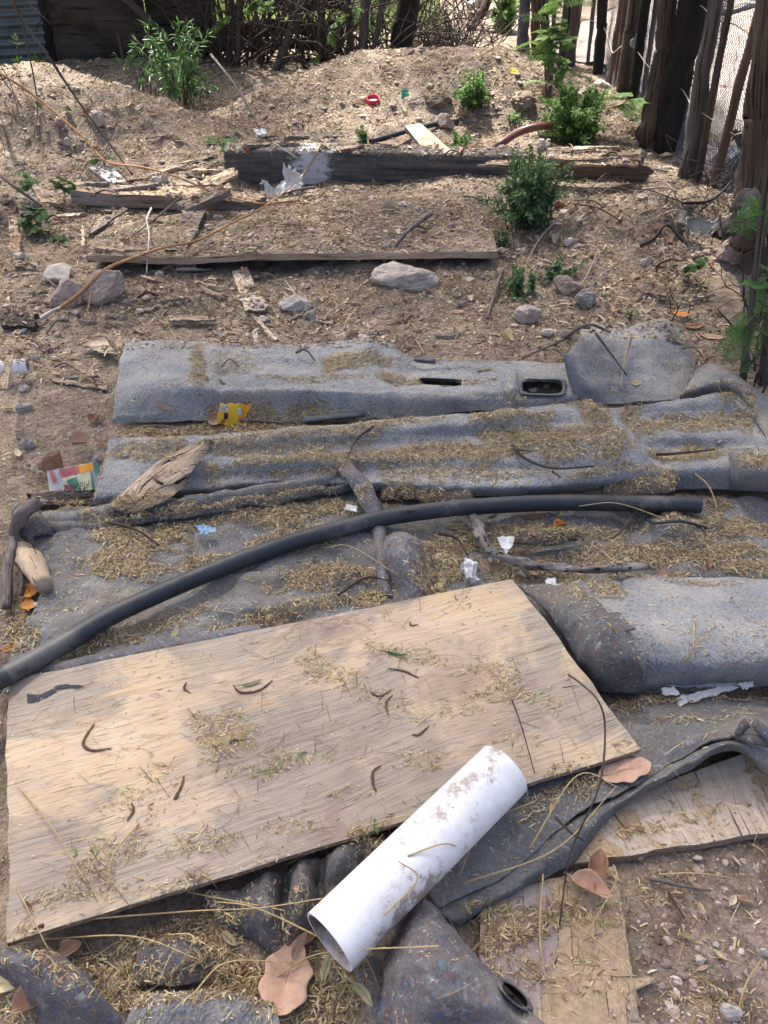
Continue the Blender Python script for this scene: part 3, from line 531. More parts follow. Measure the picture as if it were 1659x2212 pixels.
# foreground felts
carpet('felt_cone',[
 [(868,1962,.06),(888,1948,.085),(912,1943,.10),(925,1948,.09),(938,1958,.07)],
 [(850,2010,.08),(885,1995,.14),(925,1990,.16),(960,2000,.13),(990,2025,.07)],
 [(832,2080,.08),(885,2055,.16),(940,2045,.19),(1000,2060,.16),(1060,2095,.09)],
 [(822,2150,.07),(890,2125,.17),(965,2110,.20),(1050,2115,.17),(1120,2150,.11)],
 [(815,2230,.05),(890,2200,.15),(970,2180,.18),(1070,2170,.17),(1165,2205,.12)],
 [(800,2330,.01),(900,2300,.08),(980,2240,.12),(1090,2215,.14),(1200,2245,.12)]],
 80,80,'big purple grey felt fold peaked like a cone below the white pipe','felt_purple','felt',seed=9,group=G_M,wr=.034,wrs=12,ridge=.03,
 holes=lambda px,py:(((px-1112)/30)**2+((py-2150-(px-1112)*.75)/17)**2)<1)
carpet('felt_corner',[
 [(-30,2045,.06),(0,2045,.07),(50,2046,.08),(105,2054,.07),(130,2062,.04)],
 [(-30,2080,.05),(20,2078,.10),(80,2076,.13),(150,2085,.11),(190,2105,.05)],
 [(20,2120,.03),(70,2120,.10),(130,2120,.13),(195,2130,.11),(225,2155,.04)],
 [(60,2165,.02),(115,2170,.08),(175,2175,.10),(230,2180,.08),(262,2195,.03)],
 [(100,2230,.0),(160,2230,.03),(215,2230,.04),(265,2230,.03),(310,2230,.01)]],60,60,'pointed bluish felt piece with coloured threads at the bottom left','felt_purple','felt',seed=10,group=G_M,wr=.02,wrs=14,ridge=.03)
carpet('felt_slab',[[(298,2040,.03),(350,2025,.04),(400,2020,.04),(440,2035,.03)],[(290,2080,.03),(350,2070,.05),(410,2070,.05),(452,2080,.03)],[(285,2130,.01),(345,2130,.02),(400,2130,.02),(440,2125,.01)]],30,40,'flat dark felt slab in shade under the plywood, left of the large dry leaf','felt','felt',seed=11,group=G_M,wr=.02,wrs=14,ridge=.02)
carpet('felt_slab',[[(300,2150,.02),(400,2140,.04),(500,2148,.04),(590,2165,.03)],[(285,2185,.03),(400,2180,.05),(500,2185,.05),(600,2200,.03)],[(270,2250,.02),(400,2250,.03),(500,2250,.03),(610,2250,.02)]],30,60,'wide dusty felt slab along the bottom edge of the view','carpet_dusty','felt',seed=12,group=G_M,wr=.02,wrs=12,ridge=.02)
carpet('felt_drape',[
 [(440,1935,.03),(510,1915,.04),(590,1885,.05),(660,1860,.05),(730,1840,.05),(800,1815,.05),(850,1800,.04)],
 [(455,1965,.03),(520,1950,.04),(585,1925,.05),(655,1895,.06),(730,1870,.06),(795,1850,.05),(850,1840,.04)],
 [(470,1985,.02),(525,1975,.04),(580,1965,.06),(655,1940,.06),(725,1905,.06),(785,1885,.05),(840,1880,.03)],
 [(500,2000,.01),(540,2000,.03),(585,2010,.05),(650,1985,.05),(705,1950,.05),(760,1925,.04),(820,1915,.02)],
 [(520,2015,.0),(555,2030,.01),(590,2065,.01),(650,2030,.01),(690,1990,.01),(740,1960,.01),(800,1940,.0)]],
 110,160,'crumpled dark felt in deep folds showing between the plywood edge and the white pipe','felt','felt',seed=51,group=G_M,wr=.034,wrs=15,thick=.005,ridge=.03,
 fn=bumpf([(545,1970,24,60,.02),(578,1960,20,70,.035),(612,1940,10,80,-.03),(652,1930,24,60,.045),(692,1900,11,60,-.03),(735,1885,30,45,.035),(790,1865,14,40,-.02)]))
carpet('felt_strip',[[(775,2070,.03),(800,2066,.04),(822,2068,.03)],[(770,2110,.03),(800,2106,.05),(828,2108,.03)],[(790,2160,.03),(815,2158,.04),(835,2158,.03)],[(812,2222,.0),(830,2222,.01),(845,2222,.0)]],50,30,'narrow blue grey felt strip left of the cone shaped fold','felt_plain','felt',seed=52,group=G_M,wr=.015,wrs=16,thick=.005)
# ================================================================ BOARDS
def board(name,c,thick,label,cat,top,edge='ply_edge',side=None,nu=60,nv=20,jag=.0,jagend=None,warp=.003,bow=0,group=None,parent=None,h0=None,seed=0,uvs=1.0,solid=True,kind=None):
    "plank from four top corners (far left, far right, near right, near left) given as points; jag = ragged ends in metres"
    c=[np.array(tuple(q)) for q in c]; s=np.linspace(0,1,nu); t=np.linspace(0,1,nv)
    V=((1-t)[:,None,None]*((1-s)[None,:,None]*c[0]+s[None,:,None]*c[1])+t[:,None,None]*((1-s)[None,:,None]*c[3]+s[None,:,None]*c[2]))
    ax=nrm(c[1]-c[0]); ay=nrm(c[3]-c[0])
    if jag:
        je=jag*(fbm(t*6,t*0+seed,3,seed)+.35); je2=jag*(fbm(t*6,t*0+seed+9,3,seed)+.35)
        if jagend in (None,'r'): V=V-ax*(np.clip((s-.85)/.15,0,1)[None,:]*je[:,None]*1.6)[...,None]
        if jagend in (None,'l'): V=V+ax*(np.clip((.15-s)/.15,0,1)[None,:]*je2[:,None]*1.6)[...,None]
    if jag: 
        e=fbm(s*14,s*0+seed,3,seed+3)*min(jag,.02)*.6; V=V+ay*(e[None,:]*np.clip((t-.8)/.2,0,1)[:,None])[...,None]
    V[...,2]+=warp*fbm(s[None,:]*5+seed,t[:,None]*4,3,seed+50)*2+bow*(np.sin(np.pi*s)[None,:])
    m=M(); N=gnorm(V); sg=np.sign(N[...,2].mean()) or 1; N=N*sg
    B=V-N.mean((0,1))*thick; n=nu*nv
    L=np.linalg.norm(c[1]-c[0]); W=np.linalg.norm(c[3]-c[0]); uv=np.stack(np.broadcast_arrays(s[None,:]*L+seed*.37,t[:,None]*W+seed*.21),-1)*uvs
    Fs=grid_faces(nv,nu); Ft=Fs if sg>0 else Fs[:,::-1]
    m.add(V,Ft,0,uv); m.add(B,Ft[:,::-1],1,uv+.5)
    a=np.arange(n).reshape(nv,nu); loop=np.concatenate([a[0,:-1],a[:-1,-1],a[-1,:0:-1],a[:0:-1,0]]); P3=V.reshape(-1,3)[loop]; P4=np.concatenate([P3,P3[:1]]); B3=B.reshape(-1,3)[loop]; B4=np.concatenate([B3,B3[:1]])
    cl=np.concatenate([[0],np.cumsum(np.linalg.norm(np.diff(P4,axis=0),axis=1))]); q=len(P4)
    k=5; g=np.linspace(0,1,k); SV=P4[None]*(1-g)[:,None,None]+B4[None]*g[:,None,None]
    if jag or thick>.01: SV[1:-1]+=ay*.0012*np.random.default_rng(seed).normal(size=(k-2,q,1))
    suv=np.stack(np.broadcast_arrays(cl[None,:],(g*thick)[:,None]),-1); Sf=grid_faces(k,q); 
    m.add(SV,Sf if sg<0 else Sf[:,::-1],1,suv)
    return m.build(name,[MT[top],MT[edge]],parent=parent,smooth=False,solid=solid,label=label,cat=cat,group=group,kind=kind)
t=empty('plywood_sheet',Z(700,1650,.05),'large tan rectangular plywood sheet in the foreground, strewn with curved seed pods','plywood','loose boards')
PLY=[Z(15,1468,.075),Z(1110,1249,.095),Z(1383,1618,.095),Z(12,2036,.075)]
board('board',PLY,.013,None,None,'plywood_face',nu=240,nv=160,jag=.004,warp=.003,parent=t,seed=3)
def on(c,u,v,dz=.0015): # a point on a board's face
    c=[np.array(tuple(q)) for q in c]; return ((1-v)*((1-u)*c[0]+u*c[1])+v*((1-u)*c[3]+u*c[2]))+np.array([0,0,dz])
GB='loose boards'
t2=empty('plywood_sheet',Z(1450,1760,.03),'pale weathered plywood with peeling layers at the right, half under the curled felt lip','plywood',GB)
board('board',[Z(1130,1800,.010),Z(1800,1560,.014),Z(1880,1762,.014),Z(1222,1868,.012)],.022,None,None,'ply_weathered',nu=130,nv=50,jag=.008,jagend='l',warp=.003,parent=t2,seed=5)
board('rotten_board',[Z(1040,1925,.004),Z(1380,1862,.006),Z(1455,2260,.004),Z(1030,2260,.002)],.006,'rotten delaminated board lying on the ground at the bottom, tan with grey peeling layers','board','ply_rotten',nu=160,nv=260,jag=.10,jagend='r',warp=.004,group=GB,seed=6)
def P4(a,b,c,d): return [P(*a),P(*b),P(*c),P(*d)]
# the charred beam
def beam():
    t=empty('charred_beam',P(930,400,0),'long heavy charred beam lying across the middle, splashed with white paint near its left end','beam',GB)
    A=P(490,388,.0);Bp=P(1372,392,.0); A=np.array(tuple(A));Bp=np.array(tuple(Bp)); ax=nrm(Bp-A); ax[2]=0; ax=nrm(ax); bk=np.array([-ax[1],ax[0],0]); L=np.linalg.norm(Bp-A); A[2]=max(A[2],.0); 
    nu=140; s=np.linspace(0,1,nu); H=.15; W=.17; prof=[(0,-.03),(0,.03),(-.004,.5*H),(0,.9*H),(.012,H),(.5*W,H+.004),(W-.01,H),(W,.9*H),(W,0)]
    # densify the profile
    pr=np.array(prof,float); d=np.concatenate([[0],np.cumsum(np.linalg.norm(np.diff(pr,axis=0),axis=1))]); q=np.linspace(0,d[-1],44); pr=np.stack([np.interp(q,d,pr[:,0]),np.interp(q,d,pr[:,1])],1)
    V=A[None,None]+s[None,:,None]*ax*L+pr[:,None,0:1]*bk+pr[:,None,1:2]*np.array([0,0,1.])
    V[...,2]+=.010*np.sin(s*5+1)[None]+.01*s[None]; rot=ss(.72,1,s)[None]
    V+= (.003+.008*rot[...,None])*np.stack([fbm(s[None]*30,q[:,None]*60,4,k) for k in range(3)],-1)
    # broken right end: the layers end at different lengths
    je=.10*fbm(q[:,None]*26,0*s[None],4,71)+.05; V=V+ax*(ss(.9,1,s)[None]*je)[...,None]
    V[...,2]-=(ss(.86,1,s)[None]*.03*(fbm(s[None]*12,q[:,None]*8,3,5)+.4))
    uv=np.stack(np.broadcast_arrays(s[None]*L,q[:,None]),-1); m=M(); m.add(V,grid_faces(44,nu)[:,::-1],0,uv)
    for e in (0,-1):
        c=V[:,e].mean(0); r=V[:,e]; mid=(r+c)/2+.01*rng.normal(size=r.shape); X=np.stack([r,mid,c[None]+0*r]); m.add(X,grid_faces(3,44),0,np.stack(np.broadcast_arrays(q[None]*3,np.array([0,.04,.08])[:,None]),-1))
    m.build('timber',MT['beam_charred'],parent=t,smooth=False,solid=True)
    for k,(x0,x1,y,h) in enumerate([(1150,1330,340,.15),(1040,1220,352,.14),(1230,1372,352,.13)]):
        board('splinter_layer',[P(x0,y-6,h),P(x1,y-8,h-.01),P(x1+6,y+3,h-.01),P(x0,y+4,h)],.012,None,None,'wood_split','wood_split',nu=40,nv=6,jag=.05,parent=t,seed=60+k)
beam()
S_=lambda x,y,h=0.: P(x,y,h)
def plk(name,c,h,th,label,cat,top,edge='wood_dark',seed=0,jag=.01,je=None,**k):
    hs=h if isinstance(h,(list,tuple)) else [h]*4
    return board(name,[P(c[i][0],c[i][1],hs[i]) for i in range(4)],th,label,cat,top,edge,nu=50,nv=12,jag=jag,jagend=je,group=GB,seed=seed,**k)
plk('timber',[(150,393),(585,418),(560,438),(155,412)],[.09,.08,.08,.10],.07,'brown squared timber left of the charred beam, its near face in shade','timber','wood_tan','wood_grey',11,.03)
plk('short_plank',[(378,440),(478,400),(500,410),(400,452)],[.11,.15,.15,.11],.03,'short grey plank laid slantwise over the end of the brown timber','plank','wood_grey','wood_grey',12,.008)
plk('short_plank',[(396,457),(447,455),(405,540),(356,538)],[.10,.10,.075,.075],.045,'short dark weathered plank pointing towards the viewer on the soil heap','plank','wood_grey','wood_dark',13,.006)
plk('soil_covered_board',[(250,478),(1035,398),(1076,540),(185,557)],[.02,.02,.085,.075],.03,'very wide thin board buried under soil, only its near edge showing above a dark gap','board','dirt','wood_tan',14,.004,warp=.008)
plk('sawn_timber',[(800,318),(878,288),(890,298),(830,328)],[.04,.05,.05,.04],.03,'flat tan offcut crossing beneath the leaning pale timber','timber','wood_tan','wood_grey',16,.008)
plk('wood_scrap',[(617,284),(664,284),(667,294),(614,295)],[.05]*4,.03,'small grey block of wood on leaf litter behind the rubble','wood scrap','wood_grey','wood_grey',17,.004)
plk('wood_scrap',[(622,306),(670,302),(686,326),(640,327)],[.04]*4,.012,'small square of tan chipboard between grey scraps','wood scrap','wood_tan','wood_dark',18,.01)
plk('wood_scrap',[(686,302),(730,300),(760,318),(700,324)],[.045,.045,.03,.03],.015,'tilted grey chip of board beside the chipboard square','wood scrap','wood_grey','wood_dark',19,.015)
plk('wood_scrap',[(636,336),(820,332),(880,352),(690,358)],[.03]*4,.02,'broad thin board flat on the ground just behind the charred beam','board','wood_tan','wood_dark',20,.02)
plk('wood_scrap',[(545,330),(625,316),(632,322),(552,337)],[.04]*4,.012,'thin dark batten pointing at the tan chipboard square','batten','wood_grey','wood_dark',21,.01)
plk('wood_scrap',[(430,395),(500,360),(520,372),(470,400)],[.04,.09,.09,.05],.02,'splintered brown block against the left end of the charred beam','wood scrap','wood_split','wood_split',22,.03)
plk('batten',[(186,500),(268,446),(276,450),(196,505)],[.02,.05,.05,.02],.012,'narrow grey batten slanting below the brown timber','batten','wood_grey','wood_grey',23,.004)
plk('plank',[(12,466),(40,462),(50,572),(28,574)],[.05,.05,.02,.02],.02,'upright looking peeling tan plank at the left edge','plank','wood_split','wood_split',24,.03)
plk('plank',[(492,585),(545,583),(582,668),(520,672)],[.02,.02,.03,.03],.014,'crumbling pale plank running from under the soil covered board towards the carpet','plank','wood_pale','wood_grey',25,.03)
plk('wood_chip',[(358,683),(465,680),(468,690),(362,693)],[.03]*4,.01,'flat sliver of pale wood in the litter above the farthest carpet','wood sliver','wood_tan','wood_grey',26,.012)
plk('wood_chip',[(543,715),(556,712),(570,778),(552,776)],[.045,.045,.07,.07],.006,'upright bone coloured wood sliver lying on the upper edge of the farthest carpet','wood sliver','stick_white','wood_grey',27,.01)
plk('wood_chip',[(540,680),(548,676),(604,734),(592,736)],[.03]*4,.008,'long pale splinter just above the bone coloured sliver','wood sliver','wood_pale','wood_grey',28,.01)
plk('bark_sheet',[(160,742),(238,728),(262,768),(205,760)],[.03,.03,.04,.03],.006,'torn flake of brown bark beside the left top corner of the farthest carpet','bark','wood_split','wood_dark',29,.03)
plk('bark_sheet',[(244,712),(262,712),(266,752),(248,750)],[.05,.05,.03,.03],.005,'small upright flake of split wood at the left top corner of the farthest carpet','wood sliver','wood_pale','wood_grey',30,.02)
plk('wood_chip',[(174,495),(183,495),(184,532),(175,530)],[.03]*4,.006,'tiny yellow wood chip standing out on soil left of the soil covered board','wood sliver','wood_pale','wood_tan',31,.006)
plk('rotten_boards',[(0,668),(78,678),(74,706),(0,700)],[.05,.05,.03,.03],.03,'stack of dark rotten board ends at the left edge above the white pipe stub','rotten wood','wood_dark','wood_dark',32,.02,je='r')
plk('splintered_stake',[(30,712),(40,716),(20,842),(-12,840)],[.10,.10,.16,.16],.014,'tan splintered stake laid over the white pipe stub at the left edge','stake','wood_split','wood_tan',33,.03)
plk('board',[(20,418),(70,412),(100,458),(40,462)],[.03,.03,.02,.02],.012,'grey flat board by the white bucket at the left edge','board','wood_grey','wood_grey',34,.01)
plk('wood_chip',[(395,495),(470,470),(474,474),(400,500)],[.012]*4,.006,'thin bark strip beside the short dark weathered plank','bark','wood_tan','wood_dark',35,.01)
plk('wood_chip',[(520,437),(650,424),(640,434),(540,441)],[.02]*4,.01,'pale thin slat under the crumpled clear plastic','batten','wood_pale','wood_grey',36,.01)
plk('wood_chip',[(105,815),(235,835),(230,842),(110,822)],[.014]*4,.006,'long thin splinter on bare soil left of the farthest carpet','wood sliver','wood_tan','wood_grey',37,.01)
plk('plank',[(60,1066),(205,1058),(200,1090),(70,1092)],[.02]*4,.02,'dark damp board end beneath the torn food wrapper at left','board','wood_dark','wood_dark',38,.01)
# panel beside the timber
t=board('white_board',[P(193,362,.06),P(238,357,.04),P(272,390,.03),P(240,396,.03)],.006,'clean white rectangular panel offcut lying behind the brown timber','panel','panel_white','panel_white',nu=10,nv=10,seed=2,group=None)
# split driftwood piece on the middle carpet
def split_wood():
    t=empty('splintered_wood',Z(345,1025,.09),'two pointed tan pieces of split wood held by a rusty nail on the middle carpet','wood piece',GB)
    def blade(name,top,bot,z,seed,mt='wood_split'):
        a=cr(np.array([tuple(Z(x,y,z_)) for x,y,z_ in top]),90); b=cr(np.array([tuple(Z(x,y,z_)) for x,y,z_ in bot]),90); k=16; s=np.linspace(0,1,k)[:,None,None]
        V=a[None]*(1-s)+b[None]*s; V[...,2]+=.012*np.sin(np.pi*s[...,0])+.006*fbm(np.linspace(0,3,90)[None],s[...,0]*9,4,seed); V[-1]+=.004*fbm(np.linspace(0,18,90)[:,None],np.arange(3)[None]*7.,3,seed); V[0]+=.003*fbm(np.linspace(0,18,90)[:,None],np.arange(3)[None]*5.,3,seed+1)
        return sheet(V,.014,uvs=1).build(name,[MT[mt],MT['wood_tan'],MT['wood_tan']],parent=t,smooth=False,solid=True)
    blade('wood_blade',[(232,1098,.08),(300,1030,.10),(360,985,.12),(457,951,.10)],[(262,1106,.08),(330,1062,.10),(405,1025,.12),(452,962,.10)],0,3)
    blade('wood_blade',[(262,1103,.07),(320,1070,.085),(360,1042,.10),(402,1034,.09)],[(282,1106,.07),(335,1092,.085),(385,1062,.09),(404,1040,.09)],0,9,'wood_tan')
    m=M(); add_tube(m,[Z(330,1030,.135),Z(340,1040,.145),Z(352,1046,.13)],[.004,.005,.004],sub=3); m.build('nail',MT['pod_brown'],parent=t)
split_wood()
# ---------------------------------------------------------------- pipes and hoses
def hose():
    t=empty('black_hose',Z(760,1130,.02),'long thick black hose curving across the view above the plywood','hose')
    pts=[(-120,1530,.13),(-40,1487,.11),(60,1435,.09),(150,1383,.08),(240,1330,.08),(340,1284,.075),(440,1241,.07),(560,1195,.065),(700,1151,.065),(830,1119,.065),(960,1100,.065),(1080,1091,.065),(1200,1086,.065),(1350,1087,.065),(1460,1089,.065),(1512,1091,.065)]
    c=cr(np.array([tuple(Z(*p)) for p in pts]),200); m=M()
    V,Fs,uv,k,n=tube(c,.0235,n=28,sub=1,wob=.02); m.add(V,Fs,0,uv)
    Vi,Fi,_,_,_=tube(c[-30:],.0195,n=28,sub=1); m.add(Vi,Fi[:,::-1],1)
    a=V[-28:];b=Vi[-28:]; m.add(np.concatenate([a,b]),grid_faces(2,28,True)[:,::-1],0)
    m.build('hose_wall',[MT['hose_black'],MT['hose_inside']],parent=t,solid=2)
    ax=nrm(c[-1]-c[-2]); ce=c[-26]; th=np.linspace(0,2*np.pi,24,endpoint=False); u=nrm(np.cross(ax,[0,0,1.])); v=np.cross(ax,u)
hose()
def pvc():
    a=np.array(tuple(Z(711,2035,.135))); b=np.array(tuple(Z(1088,1664,.150))); print('pvc length',np.linalg.norm(a-b),'near depth',depth(a))
    t=empty('white_pipe',(a+b)/2-np.array([0,0,.06]),'fat short white plastic pipe smeared with dried mud, lying on the plywood corner','pipe')
    c=a[None]+np.linspace(0,1,24)[:,None]*(b-a); m=M(); n=72; RO,RI=.0555,.0515
    V,Fs,uv,k,_=tube(c,RO,n=n,sub=1); m.add(V,Fs,0,uv); Vi,Fi,_,_,_=tube(c,RI,n=n,sub=1); m.add(Vi,Fi[:,::-1],1)
    for s in (0,-1):
        A=V.reshape(-1,n,3)[s];B=Vi.reshape(-1,n,3)[s]; m.add(np.concatenate([A,B]),grid_faces(2,n,True)[:,::(1 if s==0 else -1)],0)
    m.build('pipe_wall',[MT['pvc_white'],MT['pvc_inside']],parent=t,solid=2)
    # dried mud along the upper side, towards the far end
    mt=MT['pvc_white']; nn=mt.node_tree.nodes; ll=mt.node_tree.links; o_=tc(nn); ax=nrm(b-a)
    dn=nn.new('ShaderNodeVectorMath'); dn.operation='DOT_PRODUCT'; ll.new(o_,dn.inputs[0]); dn.inputs[1].default_value=tuple(ax)
    sd_=nrm(np.cross(ax,[0,0,1.])); sn=nn.new('ShaderNodeVectorMath'); sn.operation='DOT_PRODUCT'; ll.new(o_,sn.inputs[0]); sn.inputs[1].default_value=tuple(sd_)
    side=math_(nn,ll,'ABSOLUTE',math_(nn,ll,'ADD',sn.outputs['Value'],.012)); side=ramp(nn,ll,math_(nn,ll,'MULTIPLY',side,20),[(.15,1.),(.75,0.)])
    along=ramp(nn,ll,math_(nn,ll,'ADD',math_(nn,ll,'MULTIPLY',dn.outputs['Value'],2.2),.5),[(.30,0.),(.62,1.),(.95,1.)])
    k_=math_(nn,ll,'MULTIPLY',math_(nn,ll,'MULTIPLY',side,along),.17); d_=math_(nn,ll,'ADD',tnoise(nn,ll,mapping(nn,ll,o_,(1,1,1)),26,9,.78),k_)
    bs=nn['Principled BSDF']; old=bs.inputs['Base Color'].links[0].from_socket; ll.new(mix(nn,ll,ramp(nn,ll,d_,[(.60,0.),(.66,.35),(.72,.85)]),old,(.27,.215,.18)),bs.inputs['Base Color'])
pvc()
def stub():
    a=np.array(tuple(Z(-60,800,.05))); b=np.array(tuple(Z(60,790,.05))); c=a[None]+np.linspace(0,1,12)[:,None]*(b-a)
    t=empty('pipe_stub',(a+b)/2,'short white pipe stub poking in from the left edge under a splintered stake','pipe'); m=M(); n=40
    V,Fs,uv,_,_=tube(c,.026,n=n,sub=1); Vi,Fi,_,_,_=tube(c,.023,n=n,sub=1); m.add(V,Fs,0,uv); m.add(Vi,Fi[:,::-1],1); A=V.reshape(-1,n,3)[-1];B=Vi.reshape(-1,n,3)[-1]; m.add(np.concatenate([A,B]),grid_faces(2,n,True)[:,::-1],0)
    m.build('pipe_wall',[MT['panel_white'],MT['pvc_inside']],parent=t,solid=True)
stub()
m=M(); add_tube(m,[P(1062,326,.02),P(1085,308,.07),P(1120,286,.12),P(1160,274,.14),P(1196,271,.12)],.024,n=14); m.build('brown_hose',MT['hose_brown'],label='short arched reddish brown hose between the two green weeds behind the beam',cat='hose')
m=M(); add_tube(m,[P(800,306,.02),P(880,284,.03),P(940,268,.03),P(990,262,.02)],.018,n=12); m.build('dark_hose',MT['hose_black'],label='thin dark pipe passing behind the leaning pale timber',cat='pipe')
# bucket at the left edge
def bucket():
    t=empty('white_bucket',P(-50,470,0),'pale grey bucket rim curving in at the far left edge','bucket'); c=np.array(tuple(P(-62,470,.0))); r=.17; m=M(); n=48; th=np.linspace(0,2*np.pi,n,endpoint=False)
    rr=[c+np.stack([r*k*np.cos(th),r*k*np.sin(th),np.full(n,h)],1) for k,h in ((.8,0),(.88,.14),(1,.30),(.985,.30),(.87,.14),(.78,.01),(.01,.01))]; V=np.array(rr); m.add(V,grid_faces(7,n,True)); m.build('bucket_wall',MT['bucket_plastic'],parent=t,solid=True)
    m=M(); add_tube(m,[tuple(c+np.array([r*1.02*math.cos(a),r*1.02*math.sin(a),.30])) for a in np.linspace(0,2*np.pi,25)],.006,sub=2); m.build('rim',MT['bucket_plastic'],parent=t)
bucket()
# red lid
def lid(name,px,py,r,h,rim_m,in_m,label,tilt=0,filled=True):
    c=P(px,py,.0); t=empty(name,c,label,'lid'); n=40; th=np.linspace(0,2*np.pi,n,endpoint=False); c=np.array(tuple(c)); Rx=np.array(Matrix.Rotation(R(tilt),3,'X'))
    def ring(k,z): return c+(np.stack([r*k*np.cos(th),r*k*np.sin(th),np.full(n,z)],1)@Rx.T)
    m=M(); m.add(np.array([ring(1,0),ring(1.02,h*.5),ring(1,h),ring(.93,h),ring(.92,.004)]),grid_faces(5,n,True)); m.build('rim',MT[rim_m],parent=t)
    m=M(); m.add(np.array([ring(.925,h*.35),ring(.5,h*.35+.002),ring(.01,h*.35)]),grid_faces(3,n,True)); m.build('liner',MT[in_m],parent=t)
lid('screw_cap',806,222,.046,.036,'plastic_red','paper_white','bright red round lid with a white inside on the far mound',14)
lid('screw_cap',1112,160,.06,.035,'paper_white','paper_white','small white round lid near the yellow leaf by the path',0)
lid('white_cup',1220,186,.055,.06,'bucket_plastic','panel_white','pale plastic cup end lying behind the leafy sapling stems',60)
# ---------------------------------------------------------------- scraps, wrappers, films
def crumple(name,poly,h,mat,label,cat,amp=.01,fr=25,seed=0,parent=None,z0=.003,nu=24,nv=18,edge=.003,ab=False,group=None,solid=False,cup=0):
    "thin crumpled piece: far left, far right, near right, near left pixels, h above the ground"
    hs=h if isinstance(h,(list,tuple)) else [h]*4; f=(lambda x,y,z:Z(x,y,z)) if ab else (lambda x,y,z:P(x,y,z))
    c=[np.array(tuple(f(*poly[i],hs[i]))) for i in range(4)]; s=np.linspace(0,1,nu)[None,:,None]; t_=np.linspace(0,1,nv)[:,None,None]
    V=(1-t_)*((1-s)*c[0]+s*c[1])+t_*((1-s)*c[3]+s*c[2]); q=V.copy()
    for k in range(3): V[...,k]+=amp*(1-2*np.abs(fbm(q[...,0]*fr+seed,q[...,1]*fr,3,seed+k)))*(1 if k==2 else .35)-amp*.5*(k==2)
    e=np.minimum(np.minimum(s,1-s),np.minimum(t_,1-t_))[...,0]; V+=(edge*np.exp(-e*30))[...,None]*np.stack([fbm(q[...,0]*80,q[...,1]*80,3,seed+9+k) for k in range(3)],-1)*2
    V[...,2]+=cup*(1-np.minimum(1,e*4))
    return sheet(V,.0006).build(name,MT[mat] if 1 else 0,parent=parent,smooth=False,label=label,cat=cat,group=group,solid=solid)
GP='paper and plastic scraps'
crumple('paper_scrap',[(1070,1163),(1112,1160),(1105,1182),(1090,1196)],.045,'paper_white','torn white triangular card piece beside the curved branch','paper scrap',.008,seed=1,ab=True,group=GP)
crumple('tissue_scrap',[(993,1218),(1022,1222),(1030,1258),(1000,1256)],.045,'paper_white','crumpled white tissue left of the curved branch, above the plywood corner','tissue',.02,60,seed=2,ab=True,group=GP,edge=.01)
crumple('paper_scrap',[(1176,1253),(1198,1252),(1211,1278),(1183,1283)],.045,'paper_white','small folded white paper just right of the plywood upper corner','paper scrap',.01,seed=3,ab=True,group=GP)
crumple('blue_scrap',[(418,1132),(462,1140),(465,1152),(432,1156)],.06,'blue_scrap','small torn light blue and white wrapper on the felt above the hose','wrapper',.01,50,seed=4,ab=True,group=GP)
crumple('paper_scrap',[(748,1090),(770,1092),(768,1106),(744,1100)],.055,'paper_white','tiny bright white chip left of the bent felt strip','paper scrap',.006,seed=5,ab=True,group=GP)
crumple('paper_scrap',[(1424,1490),(1455,1488),(1464,1502),(1428,1505)],.05,'paper_white','small white paper bit at the foot of the rolled carpet','paper scrap',.008,seed=6,ab=True,group=GP)
crumple('plastic_strip',[(1438,1478),(1590,1478),(1580,1486),(1440,1486)],.035,'plastic_film','long narrow clear plastic strip lying straight along the foot of the rolled carpet','plastic strip',.008,seed=7,ab=True,group=GP,nu=60)
crumple('plastic_strip',[(1460,1508),(1582,1480),(1592,1488),(1466,1526)],.05,'plastic_film','slanted clear plastic strip crossing towards the right edge below the rolled carpet','plastic strip',.008,seed=8,ab=True,group=GP,nu=60)
crumple('plastic_scrap',[(1590,1482),(1625,1474),(1628,1484),(1600,1492)],.05,'paper_white','whitish plastic shred at the end of the clear strips','plastic scrap',.01,60,seed=9,ab=True,group=GP)
crumple('plastic_cup',[(540,338),(560,340),(577,356),(538,362)],[.09,.09,.03,.03],'plastic_film','crushed white translucent cup standing behind the left end of the beam','cup',.03,14,seed=10,group=GP)
t=empty('crumpled_plastic',P(605,410,0),'crumpled clear plastic bag hanging over and before the painted part of the beam','plastic bag',GP)
crumple('film',[(612,364),(634,366),(650,396),(622,402)],[.19,.19,.10,.10],'plastic_film',None,None,.03,22,seed=11,parent=t,edge=.02)
crumple('film',[(600,398),(650,388),(652,414),(590,426)],[.04,.05,.02,.02],'plastic_film',None,None,.035,20,seed=12,parent=t,edge=.02)
crumple('film',[(562,392),(578,394),(590,424),(572,426)],[.10,.09,.02,.02],'plastic_film',None,None,.03,20,seed=13,parent=t,edge=.02)
crumple('plastic_scrap',[(706,322),(745,322),(756,331),(712,329)],.05,'plastic_film','clear plastic shred among the grey wood scraps behind the beam','plastic scrap',.02,20,seed=14,group=GP)
crumple('plastic_scrap',[(548,282),(572,280),(576,292),(552,294)],.05,'paper_white','crumpled silvery scrap at the tip of the long leaning stick','plastic scrap',.02,30,seed=15,group=GP)
crumple('green_scrap',[(867,196),(880,194),(882,210),(866,212)],[.09,.09,.02,.02],'plastic_green','small bright green plastic piece on the mound right of the red lid','plastic scrap',.015,20,seed=16,group=GP)
crumple('plastic_scrap',[(1035,138),(1058,140),(1060,153),(1034,155)],[.09,.09,.03,.03],'blue_scrap','pale blue plastic scrap beside the upright leaves by the path','plastic scrap',.03,18,seed=17,group=GP)
crumple('plastic_sheet',[(0,186),(52,190),(60,214),(0,236)],[.03]*4,'ash','grey ashes and burnt plastic in a pale patch at the far left edge','ashes',.05,14,seed=18,nu=50,nv=40)
